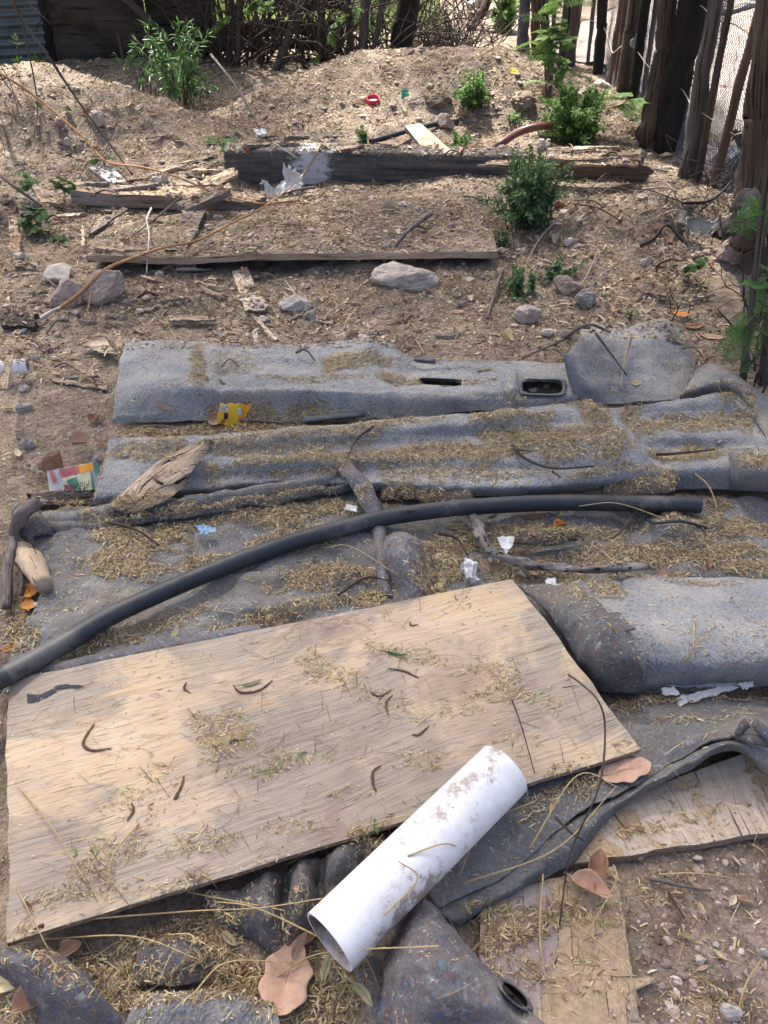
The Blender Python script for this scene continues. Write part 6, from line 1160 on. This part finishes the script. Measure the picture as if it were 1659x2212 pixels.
stick([(1290,558,.04),(1260,620,.03),(1235,640,.02)],.004,'twig_pale',None,'thin pale twig'); stick([(330,470,.04),(322,500,.05),(328,540,.06),(318,600,.01)],.006,'stick_white','pale crooked twig hanging over the front edge of the soil covered board')
stick([(395,440,.03),(330,490,.02),(268,530,.01)],.006,'bark_stick',None,'grey twig'); stick([(470,230,.35),(520,270,.22),(560,295,.05)],.010,'bark_stick','grey stick leaning down from the tall shrub across the far mound')
stick([(590,192,.25),(545,215,.22),(510,255,.12),(498,330,.02)],.004,'twig_dark','thin arching bare twig on the far mound right of the tall shrub')
stick([(590,330,.05),(620,345,.04),(645,352,.02)],.006,'stick_white',None,'pale crooked twig'); stick([(680,420,.03),(640,430,.04),(600,436,.02)],.008,'bark_stick',None,'dark twig')
stick([(1380,545,.02),(1405,548,.06),(1430,532,.09),(1470,540,.03)],.011,'twig_dark','thick dark crooked root at the right end of the soil mound'); stick([(1425,540,.05),(1436,580,.01)],.005,'twig_pale',None,'short yellow stick')
stick([(1240,455,.03),(1290,470,.04),(1340,490,.02)],.005,'twig_dark',None,'thin bent twig'); stick([(1238,460,.03),(1170,530,.05),(1130,590,.02)],.004,'twig_pale','long thin bent twig over the left slope of the soil mound')
stick([(1385,420,.02),(1440,432,.05),(1462,440,.01)],.006,'twig_pale',None,'pale curved twig'); stick([(1470,452,.02),(1530,455,.04),(1570,432,.08)],.009,'rubber_dark','black bent cable end by the root flared tree',name='cable',cat='cable',group='pipes and cables')
stick([(1240,668,.02),(1330,625,.12),(1500,580,.10)],.0035,'twig_pale','long thin green yellow shoot arching over the shaded corner litter',name='stalk')
stick([(1355,752,.04),(1345,800,.03),(1340,852,.01)],.007,'twig_pale','upright thin forked stick on the carpet flap',branches=[[(1350,780,.03),(1362,750,.04)]])
stick([(1218,756,.05),(1260,757,.09),(1310,754,.06)],.008,'bark_stick','dark forked stick lying on the top edge of the carpet flap',branches=[[(1265,757,.08),(1215,722,.02)],[(1280,757,.06),(1350,830,.03)],[(1225,757,.05),(1130,790,.03)]])
stick([(1010,1122,.03),(1030,1160,.03),(1048,1205,.03),(1090,1232,.03),(1140,1245,.03),(1200,1250,.025),(1290,1250,.02),(1392,1243,.02)],.0145,'branch_bark','curved knobbly dark branch with pale cut stubs right of the pointed felt heap',name='curved_branch',cat='branch',taper=.6,wob=.5,n=12,branches=[[(1048,1205,.03),(1060,1222,.04)],[(1120,1240,.03),(1145,1262,.01)],[(1330,1248,.02),(1340,1265,.01)],[(1010,1122,.03),(1120,1118,.03)]])
for a,b in (((1056,1214),(1062,1222)),((1122,1242),(1136,1252)),((1012,1136),(1022,1146))):
    m=M(); add_tube(m,[S(*a,.012),S(*b,.012)],[.006,.0055],n=8); m.build('cut_stub',MT['dry_pale'],parent=None,label=autolabel('pale cut stub of wood',*b),cat='stub',group='cut stubs of the curved branch')
stick([(94,1122,.05),(60,1160,.05),(48,1200,.05),(32,1260,.04),(22,1330,.01)],.018,'bark_stick','weathered grey split branch hanging along the left edge of the felt mat',name='weathered_branch',cat='branch',taper=.7,wob=.35,branches=[[(60,1160,.05),(85,1150,.06)],[(48,1200,.05),(60,1240,.04),(52,1300,.01)]])
m=M(); add_tube(m,[S(52,1216,.04),S(75,1240,.05),S(102,1285,.03)],[.030,.034,.022],n=14,sub=8,wob=.25); m.build('wood_chunk',MT['wood_tan'],label='chunky brown piece of split wood behind the weathered grey branch',cat='wood chunk',group='sticks and twigs')
stick([(1105,970,.01),(1130,1010,.03),(1190,1032,.03),(1280,1022,.02)],.005,'twig_dark','thin dark branched twig on the litter of the middle carpet',branches=[[(1115,985,.02),(1150,990,.02)],[(1190,1032,.02),(1210,1040,.01)]])
stick([(1415,996,.02),(1460,1000,.03),(1540,985,.02)],.005,'twig_dark','thin dark twig across the right well of the middle carpet'); stick([(808,940,.03),(770,970,.03),(752,1004,.02)],.004,'twig_dark',None,'thin dark curved twig'); stick([(240,1148,.03),(300,1165,.03),(345,1186,.01)],.005,'twig_dark',None,'short black twig')
stick([(1365,1110,.03),(1352,1150,.03),(1320,1178,.02)],.005,'twig_dark',None,'bent dark twig'); stick([(945,1172,.03),(985,1190,.04),(1010,1215,.02)],.005,'twig_dark',None,'dark slim twig'); stick([(1493,1048,.04),(1520,1080,.05),(1545,1108,.02)],.003,'straw','pale stiff straw leaning past the right end of the black hose',name='stalk'); stick([(880,1118,.02),(940,1124,.03),(1000,1120,.02)],.004,'twig_dark',None,'long dark twig'); stick([(730,1300,.02),(790,1268,.03),(840,1262,.01)],.004,'twig_dark',None,'thin dark twig')
stick([(1227,1460,.002),(1235,1540,.10),(1262,1620,.16),(1272,1690,.18),(1262,1800,.16),(1215,1900,.10),(1205,2010,.02)],.0022,'twig_dark','very thin dark stem arching over the plywood right corner and down past the felt lip',taper=.8,branches=[[(1212,1505,.03),(1230,1540,.09)]],n=5,wob=.05)
stick([(1105,1520,.01),(1120,1600,.05),(1155,1705,.03)],.0018,'twig_dark','second very thin dark stem, beside the far end of the white pipe',n=5,wob=.05)
stick([(1195,1785,.03),(1225,1830,.05),(1250,1845,.05)],.003,'twig_dark',None,'short dark twig'); stick([(1400,1905,.01),(1460,1925,.02),(1530,1932,.01)],.005,'bark_stick','dark root like twig on the gravelly soil below the weathered plywood'); stick([(1440,1935,.01),(1475,1990,.01)],.003,'twig_dark',None,'dark twig')
for x,y,dx,dy in ((100,480,60,10),(200,430,50,-8),(560,600,60,20),(640,625,30,-16),(150,700,-60,30),(300,650,50,-10),(800,600,-30,40),(1000,430,60,20),(860,330,-40,10),(620,240,30,-20),(660,300,40,10),(880,225,70,-14),(560,205,20,24),(1360,350,80,-4),(1300,345,60,3),(1400,400,50,10),(1360,420,40,-20),(1430,470,60,6),(1450,640,-20,40),(1410,620,-30,30),(1500,700,40,30),(1470,760,60,20),(1240,440,60,10),(480,800,60,-8),(640,770,40,12),(60,740,50,30),(120,800,60,6),(60,600,60,20),(350,590,50,16),(1150,445,40,20),(1330,380,-60,30),(1290,430,50,-20),(950,350,60,-20),(1000,300,60,-30),(700,160,60,6),(1230,170,60,20),(520,160,-60,12)):
    k=random.uniform(.6,1.2); stick([(x,y,.01),(x+dx*k*.5,y+dy*k*.5+random.uniform(-4,4),.03),(x+dx*k,y+dy*k,.0)],random.uniform(.003,.007),random.choice(['twig_dark','bark_stick','twig_pale','bark_stick']),None,random.choice(['slim bare twig','short bare twig','dead twig']),n=6)
# dry straw stalks over the foreground
GS='long dry yellow stalks'
for k,pp in enumerate([[(205,1985),(430,1995,.05),(560,1985,.04),(700,1960,.03)],[(100,2040,.02),(300,2050,.05),(440,2095,.04)],[(290,1900,.01),(420,1955,.05),(620,1995,.05)],[(600,2120,.02),(700,2090,.06),(940,2105,.10)],[(1000,1920,.02),(1190,1870,.06),(1310,1760,.10)],[(990,1900,.01),(1040,1820,.06),(1150,1760,.05)],[(1140,1850,.03),(1240,1700,.04),(1330,1720,.03)],[(620,1880,.02),(800,1800,.03),(980,1745,.0)],[(700,2040,.02),(560,1990,.05),(470,1970,.04)],[(40,1700,.0),(120,1800,.02),(200,1930,.0)],[(300,1780,.0),(250,1860,.02),(232,1925,.0)],[(880,1850,.0),(960,1830,.01),(1010,1840,.0)],[(1240,2000,.01),(1340,2100,.03),(1380,2180,.01)],[(1170,1900,.02),(1160,2050,.04),(1190,2190,.01)],[(1320,1880,.02),(1320,1930,.04),(1255,2040,.02)],[(1420,1895,.01),(1500,1898,.02),(1580,1903,.01)],[(1620,1830,.01),(1640,1850,.02),(1660,1862,.0)],[(20,1880,.0),(60,1960,.03),(110,2060,.01)],[(420,2160,.02),(500,2110,.06),(640,2100,.04)],[(1480,1430,.0),(1500,1415,.05),(1540,1412,.05)],[(1500,1340,.0),(1490,1430,.02),(1470,1500,.02)],[(1640,2080,.01),(1600,2140,.03),(1590,2200,.0)],[(830,1990,.02),(900,1930,.05),(860,1880,.03)],[(360,2030,.02),(430,2060,.06),(360,2140,.02)],[(250,950,.01),(330,930,.02),(420,935,.01)],[(1250,1100,.01),(1330,1100,.02),(1440,1130,.01)],[(700,1190,.01),(760,1200,.03),(860,1250,.01)]]):
    stick([(*q,0) if len(q)==2 else q for q in pp],.0017,'straw',None,'long curved yellow grass stalk','stalk','stalk',.6,0,n=5,group=GS)
# ---------------------------------------------------------------- leaves
def dleaf(px,py,Lp,wr,ang,mat,label=None,desc='dry leaf',curl=.25,lift=.004,fold=.1,seed=0,shape='ovate',name='dry_leaf',roll=0,group='single fallen leaves',solid=False):
    "one fallen leaf: length Lp px, direction ang (deg, 0 = right, 90 = away)"
    p,n=SN(px,py)
    if n.z<.35: py-=14; p,n=SN(px,py)
    if n.z<.35: return None
    d=depth(p); L=Lp*d/F; nu,nv=26,15; s=np.linspace(0,1,nu); t_=np.linspace(-1,1,nv)
    pr=(np.sin(np.pi*np.clip(s,0,1)**.8)**.75) if shape=='ovate' else (np.sin(np.pi*s**.9)**.55)
    if shape=='lobed': pr=pr*(1+.11*np.sin(s*17+seed)*(s>.1)); 
    pr=pr+.05*fbm(s*7,s*0+seed,3,seed)*(s>.05)*(s<.97)
    x=(s-.5)[None]*np.ones((nv,1)); y=t_[:,None]*pr[None]*wr/2; z=fold*np.abs(y)+curl*(x*x)*1.2+roll*y*y*4/(wr*wr)*.15+.035*fbm(x*5+seed,y*5,3,seed)
    if shape=='lobed': z=z+.05*fbm(x*3+seed,y*4,2,seed+4)
    V=np.stack([x,y,z],-1)*L; a=R(ang); u=np.array([math.cos(a),math.sin(a),0]); nn=np.array(tuple(n)); u=nrm(u-nn*u.dot(nn)); v=np.cross(nn,u); V=np.array(tuple(p))+V[...,:1]*u+V[...,1:2]*v+V[...,2:]*nn+nn*lift
    m=M(); sheet(V,.0005,m); st=np.array([V[nv//2,0]-u*L*.18+nn*.002,V[nv//2,0],V[nv//2,nu//2]+nn*.0006,V[nv//2,-3]+nn*.0006]); add_tube(m,st,[.0011,.0012,.0009,.0004],n=5,sub=3)
    return m.build(name,MT[mat],label=label or autolabel(desc,px,py),cat='leaf',group=group)
dleaf(618,2122,150,.70,78,'dry_tan','big pale tan dry leaf at the bottom, left of the cone shaped felt',shape='lobed',curl=.32,lift=.02,seed=3)
dleaf(632,2040,62,.5,100,'dry_tan','small tan curled leaf fragment just above the big pale dry leaf',curl=.5,seed=4,lift=.02)
dleaf(1350,1672,116,.52,8,'dry_tan','torn tan leaf with a dark rip lying on felt beside the plywood right corner',shape='lobed',curl=.15,lift=.012,seed=5)
dleaf(1275,1935,92,.5,-32,'dry_tan','lower of the two curled brown leaves under the weathered plywood',roll=2.2,curl=.5,lift=.02,seed=6); dleaf(1290,1885,80,.5,70,'dry_brown','upper of the two curled brown leaves, tucked under the weathered plywood edge',roll=2.5,curl=.5,lift=.02,seed=7)
dleaf(68,1285,46,.8,60,'dry_orange','bright orange leaf in front of the chunky brown wood at the left',curl=.5,seed=8,lift=.02); dleaf(62,1312,40,.7,110,'dry_orange','second orange leaf just below the brightest one at the left',curl=.5,seed=9,lift=.01)
dleaf(20,2138,70,.55,-10,'dry_yellow','smooth pale yellow leaf at the left edge near the bottom',curl=.15,seed=10,lift=.03); dleaf(74,2190,72,.7,30,'dry_tan','curled tan leaf in the bottom left corner',roll=4,curl=.6,seed=11,lift=.03); dleaf(168,2055,48,.7,30,'dry_tan','curled tan leaf between the plywood and the pointed bluish felt',roll=4,curl=.6,seed=12,lift=.02)
dleaf(498,2035,44,.42,-40,'dry_olive','narrow olive leaf in the straw below the plywood',curl=.3,seed=13,lift=.015); dleaf(700,2095,60,.3,75,'dry_olive','long olive brown leaf standing by the big pale dry leaf',curl=.5,seed=14,lift=.03); dleaf(678,2028,50,.7,60,'dry_brown','brown curled leaf at the open end of the white pipe',roll=4,curl=.6,seed=15,lift=.02); dleaf(800,2140,60,.4,-50,'dry_olive','brownish leaf right of the big pale dry leaf',curl=.4,seed=16,lift=.02)
dleaf(812,1800,34,.36,100,'leaf_dark','dark green narrow leaf hanging on the plywood front edge',curl=.2,seed=17,name='green_leaf'); dleaf(384,1376,40,.28,80,'dry_olive','olive narrow leaf standing against the felt above the plywood',curl=.3,seed=18,lift=.02)
dleaf(208,912,34,.8,80,'dry_brown','brown upright leaf left of the gap before the middle carpet',roll=3,curl=.5,seed=19,lift=.01); dleaf(186,965,52,.6,5,'dry_tan','tan curved leaf right above the torn food packet',roll=3,curl=.5,seed=20,lift=.02); dleaf(112,1048,62,.5,-18,'dry_brown','rolled brown leaf leaning against the torn food packet',roll=6,curl=.6,seed=21,lift=.03)
dleaf(1150,1118,60,.3,4,'dry_brown','reddish brown leaf just below the right part of the black hose',curl=.4,seed=22); dleaf(1210,1140,34,.6,25,'dry_orange','orange striped curled leaf above the dark rubber strip',roll=3,seed=23,curl=.5); dleaf(985,1140,40,.5,0,'dry_olive','olive leaf between the hose and the curved branch',seed=24); dleaf(940,1205,34,.5,30,'dry_pale',None,'pale leaf',seed=25); dleaf(945,1268,36,.55,20,'dry_yellow',None,'yellowish leaf',seed=26); dleaf(1095,1208,24,.7,-10,'dry_yellow',None,'yellowish leaf',seed=27); dleaf(1048,1222,30,.6,-60,'dry_tan',None,'tan leaf',seed=28); dleaf(700,1165,34,.4,40,'dry_brown',None,'brown leaf',seed=29)
dleaf(1478,690,50,.4,-40,'dry_orange','orange leaf in the shaded corner litter',curl=.5,seed=30,lift=.02); dleaf(1500,705,40,.7,0,'dry_brown',None,'brown leaf',seed=31); dleaf(1540,730,56,.4,-20,'dry_tan','long tan leaf in the shaded corner below the orange one',curl=.3,seed=32); dleaf(1450,652,50,.35,8,'dry_olive',None,'olive leaf',seed=33); dleaf(1375,828,24,.6,0,'dry_yellow','yellowish leaf on the litter before the carpet flap',seed=34); dleaf(955,832,40,.5,0,'dry_tan','tan leaf in the narrow slot of the farthest carpet',roll=3,seed=35,lift=.01); dleaf(470,905,40,.7,10,'dry_tan','dry tan leaf left of the yellow wrapper',roll=2,seed=36,lift=.01); dleaf(360,880,40,.25,-30,'dry_tan',None,'thin tan leaf',seed=37); dleaf(1095,745,40,.5,-50,'dry_yellow','pale yellow folded leaf between two twigs above the carpet',roll=4,curl=.5,seed=38,lift=.02); dleaf(1045,800,40,.3,20,'dry_olive',None,'narrow olive leaf',seed=39); dleaf(880,1118,30,.5,0,'dry_brown',None,'brown leaf',seed=40)
dleaf(25,1400,36,.6,20,'dry_orange','orange brown leaf at the left edge above the hose',seed=41); dleaf(870,1385,2,.5,0,'dry_tan',None,'speck of leaf',seed=42) if 0 else None
dleaf(842,455,36,.4,-5,'dry_pale','pale boat shaped leaf on the soil covered board',roll=4,seed=43,lift=.01); dleaf(1255,468,24,.5,10,'dry_pale',None,'small pale leaf',seed=44); dleaf(880,585,34,.5,0,'dry_pale','pale leaf lying on the broad pale rock',seed=45,lift=.004); dleaf(1010,605,30,.5,20,'dry_pale',None,'pale leaf',seed=46); dleaf(760,725,34,.35,40,'dry_pale','pale twisted leaf above the middle of the farthest carpet',seed=47,roll=3); dleaf(540,545,30,.4,15,'dry_olive',None,'olive leaf',seed=48); dleaf(1110,155,20,.8,0,'petal','bright yellow leaf beside the white lid',seed=49); dleaf(760,276,16,.7,0,'petal',None,'tiny yellow leaf',seed=50) if 0 else None
dleaf(455,310,30,.3,30,'leaf_dark',None,'dark green fallen leaf',seed=51,name='green_leaf'); dleaf(1320,1085,30,.2,10,'leaf_dark',None,'thin green leaf',seed=52,name='green_leaf') ; dleaf(855,1415,56,.12,-12,'leaf_dark','slender green leaf lying on the upper part of the plywood',seed=53,name='green_leaf'); dleaf(545,1478,50,.2,20,'dry_olive','olive leaf lying along the boat shaped pod on the plywood',seed=54); dleaf(480,828,34,.2,-40,'leaf_dark','green leaf in the middle of the farthest carpet',seed=55,name='green_leaf')
LM=['dry_tan','dry_brown','dry_pale','dry_olive','dry_yellow']
for _ in range(120):
    while True:
        x=random.uniform(10,1560); y=random.uniform(170,735)
        if y>300 or x>0: break
    dleaf(x,y,random.uniform(14,30),random.uniform(.3,.6),random.uniform(0,180),LM[random.choices(range(5),[4,3,4,2,1])[0]],None,random.choice(['small dry leaf','curled dry leaf','flat dry leaf','brittle dry leaf']),curl=random.uniform(.1,.6),roll=random.uniform(0,4),seed=random.randint(0,999),lift=.006)
for _ in range(34):
    x,y=random.choice([(random.uniform(60,820),random.uniform(1960,2200)),(random.uniform(1430,1650),random.uniform(1850,2200)),(random.uniform(850,1640),random.uniform(1090,1250)),(random.uniform(10,230),random.uniform(760,1090))])
    dleaf(x,y,random.uniform(16,34),random.uniform(.25,.5),random.uniform(0,180),LM[random.choices(range(5),[4,3,4,3,1])[0]],None,random.choice(['small dry leaf','curled dry leaf','flat dry leaf']),curl=random.uniform(.1,.6),roll=random.uniform(0,3),seed=random.randint(0,999),lift=.008)
# ---------------------------------------------------------------- seed pods on the plywood
def pod(pts,r,mat,label):
    r*=.85; q=cr(np.array([tuple(S(x,y,r*.9)) for x,y in pts]),24); m=M(); s=np.linspace(0,1,24); rad=r*np.sin(np.pi*np.clip(s*.9+.06,0,1))**.6*(1+.16*np.sin(s*40)); add_tube(m,q,list(np.maximum(rad,r*.12)),n=8,sub=1,wob=.1,flat=.55); m.build('seed_pod',MT[mat],label=label,cat='seed pod',group='curved seed pods on the plywood')
for pts,r,mt,lab in [([(205,1563),(180,1605),(200,1622),(243,1617)],.0036,'pod_brown','long C shaped dark brown pod on the upper left of the plywood'),([(403,1475),(398,1488),(412,1498)],.003,'pod_brown','small hooked pod on the plywood near its upper left'),([(504,1481),(520,1497),(560,1492),(590,1470)],.0034,'pod_brown','wide boat shaped pod on the upper middle of the plywood'),([(886,1344),(888,1352),(904,1350)],.0028,'pod_brown','tiny hooked pod near the upper edge of the plywood'),([(838,1405),(860,1420),(880,1424)],.0026,'pod_green','thin green pod near the upper edge of the plywood'),([(838,1445),(870,1450),(898,1462),(905,1466)],.003,'pod_brown','flat tan brown pod pointing right on the upper right of the plywood'),([(800,1496),(820,1505),(845,1492)],.003,'pod_brown','pod curling in a shallow U in the middle of the plywood'),([(848,1502),(834,1520),(838,1545)],.003,'pod_brown','short pod running down beside the shallow U shaped one'),([(890,1588),(905,1588),(928,1568)],.003,'pod_brown','dark pod shaped like a tick mark right of the plywood middle'),([(823,1655),(806,1668),(806,1695),(813,1712)],.0032,'pod_brown','tall hook shaped pod by the far end side of the white pipe'),([(398,1676),(392,1700),(378,1726),(388,1720)],.0032,'pod_brown','pod like a letter J left of the litter clump on the plywood'),([(285,1735),(288,1752),(275,1775)],.0034,'pod_brown','curved pod left of the plywood middle with leaflets around it'),([(560,1668),(590,1662),(608,1646)],.0028,'pod_green','olive pod right below the litter clump on the plywood'),([(640,1646),(650,1628),(664,1626)],.0028,'pod_green','small question mark shaped pod in the middle of the plywood'),([(500,1610),(498,1600),(515,1600),(514,1612)],.0028,'pod_brown','ring shaped pod inside the litter clump on the plywood'),([(70,2012),(92,2000),(88,2022)],.0034,'pod_brown','brown pod at the lower left corner of the plywood'),([(160,1830),(165,1845),(158,1852)],.0026,'pod_green','small olive pod near the left edge of the plywood'),([(418,815),(440,813),(448,822),(442,858)],.005,'pod_brown','curved brown pod lying on the farthest carpet'),([(1005,950),(1008,960),(998,964)],.003,'pod_brown','little hooked pod on the middle carpet')]: pod(pts,r,mt,lab)
# dried mud smears and small flowers
for x,y in ((532,1110),(540,1116),(536,1122),(495,1225),(1210,1300),(1378,1380),(990,1395)): pass
bpy.context.view_layer.update()
for o in sc.objects:
    if 'label' in o and len(o['label'].split())>16: print('LONG',o['label'])
crumple('cobweb_sheet',[(1458,478),(1535,470),(1560,500),(1490,518)],[.03,.12,.08,.02],'cobweb','dusty grey cobweb draped from the root of the root flared tree to the ground','cobweb',.035,12,seed=77,nu=60,nv=40,edge=.03)
random.seed(99)
BIG=[(300,408,90,20,8),(350,376,74,16,34),(452,374,84,18,-25),(505,352,60,20,50),(410,402,70,22,-8),(560,372,60,16,18),(620,315,50,18,-12),(700,345,90,18,4),(760,322,60,22,20),(600,340,70,14,-8),(830,345,60,14,-6),(560,318,60,12,25),(110,440,70,18,-22),(60,505,60,16,80),(150,470,70,14,6),(240,545,70,12,-8),(385,575,90,16,-12),(460,640,60,14,-30),(300,360,60,12,-35),(1290,322,110,14,6),(210,400,60,14,-4)]
SLV=[('wood_pale','pale wood splinter'),('wood_tan','tan wood splinter'),('wood_grey','grey wood splinter'),('wood_split','split bark piece'),('wood_dark','dark wood sliver')]
for x,y,L,w_,a in [(300,390,60,14,20),(420,385,50,9,-30),(345,300,60,8,10),(640,372,30,14,50),(430,350,90,8,25),(505,380,50,12,60),(395,368,40,14,-12),(460,358,44,7,40),(330,480,50,7,-20),(420,520,44,8,30),(300,545,60,8,10),(270,578,90,10,-14),(420,590,80,12,12),(330,610,60,10,-20),(450,620,70,7,-24),(565,600,40,10,30),(380,655,60,8,4),(420,705,80,7,2),(300,720,40,8,-40),(110,760,40,8,20),(190,700,44,8,-10),(250,690,50,7,8),(520,745,50,7,0),(640,690,50,9,50),(700,700,46,8,-20),(820,720,50,7,10),(880,690,36,8,60),(960,730,44,7,-12),(1000,660,30,8,30),(1090,560,40,7,-30),(1280,350,110,9,4),(1330,340,90,8,-6),(1250,330,80,7,12),(1420,370,50,9,-30),(1470,500,50,7,30),(1410,640,60,8,-35),(1520,650,60,9,20),(1380,650,44,7,60),(90,640,40,8,20),(60,590,50,6,5),(130,480,46,8,10),(240,460,40,9,-10),(85,505,50,8,-8),(210,430,44,6,5),(720,300,40,9,20),(840,318,50,10,-15),(1010,300,60,8,10),(940,340,60,9,5),(1060,250,50,7,-10),(580,300,50,10,30),(500,300,44,8,-15),(170,1075,60,8,10),(110,1090,50,7,-12),(180,820,70,8,6)]+BIG:
    p,n=SN(x,y)
    if n.z<.5: continue
    d=depth(p); L*=d/F; W=w_*d/F; a=R(a); u=np.array([math.cos(a),math.sin(a),random.uniform(-.12,.12)]); v=np.array([-math.sin(a),math.cos(a),random.uniform(-.1,.1)]); c=np.array(tuple(p))+np.array([0,0,.012+abs(u[2])*L*.4])
    k=random.randrange(5); big=(x,y) in [(q[0],q[1]) for q in BIG]; tp=random.uniform(.2,.9)
    board('wood_splinter',[c-u*L/2+v*W/2,c+u*L/2+v*W/2*tp,c+u*L/2-v*W/2*tp,c-u*L/2-v*W/2],(.018 if big else random.uniform(.004,.009)),autolabel(('broken piece of '+['pale','tan','grey','split','dark'][k]+' board') if big else SLV[k][1],x,y),'wood piece' if big else 'wood splinter',SLV[k][0],'wood_tan' if k<2 else 'wood_grey',nu=24,nv=6,jag=min(.02,W*.6),warp=.004,group='wood splinters',seed=200+int(x),solid=False)
y0_=S(955,345).y+.02; c=[PY(874,272,y0_+.45),PY(908,266,y0_+.45),PY(978,328,y0_),PY(930,340,y0_)]
board('sawn_timber',c,.035,'pale squared timber offcut leaning on rubble behind the charred beam','timber','wood_pale','wood_grey',nu=14,nv=60,jag=0,warp=.002,group=GB,seed=15)
carpet('felt_fringe',[[(30,1452,.068),(200,1416,.07),(400,1374,.072),(560,1343,.075)],[(28,1462,.068),(200,1428,.07),(400,1388,.072),(560,1356,.075)],[(26,1476,.06),(200,1445,.06),(400,1405,.06),(560,1370,.06)]],12,120,'thin purple grey felt edge peeking out along the upper left edge of the plywood','felt_purple','felt',seed=61,group=G_M,wr=.004,thick=.004)
m=M(); n_=36; rr=[]
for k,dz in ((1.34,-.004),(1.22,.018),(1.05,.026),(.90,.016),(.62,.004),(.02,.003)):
    q=[]
    for a in np.linspace(0,2*np.pi,n_,endpoint=False):
        ke=max(k,1.16); s_=S(1112+30*ke*math.cos(a),2150+30*ke*math.cos(a)*.75+17*ke*math.sin(a)); d0=ray(1112+30*k*math.cos(a),2150+30*k*math.cos(a)*.75+17*k*math.sin(a)); q.append(tuple(CAM+d0*((s_.z+dz-CAMZ)/d0.z)))
    rr.append(q)
m.add(np.array(rr),grid_faces(6,n_,True),np.repeat([0,0,0,1,1],n_)); m.build('hollow_rim',[MT['felt_purple'],MT['charred']],parent=None,label='frayed felt rim round a shade-painted hollow near the tip of the cone shaped felt',cat='felt',group=G_M)  # floor coloured black to stand for shade inside the hollow

pebbles('gravel','coarser reddish crumbs and gravel in the bare soil at the bottom right',5200,(.45,1.3,.2,1.25),['clod','pebble','clod','dirt'],.002,.010,lambda px,py,X,Y:(px>1380)&(py>1850),31)
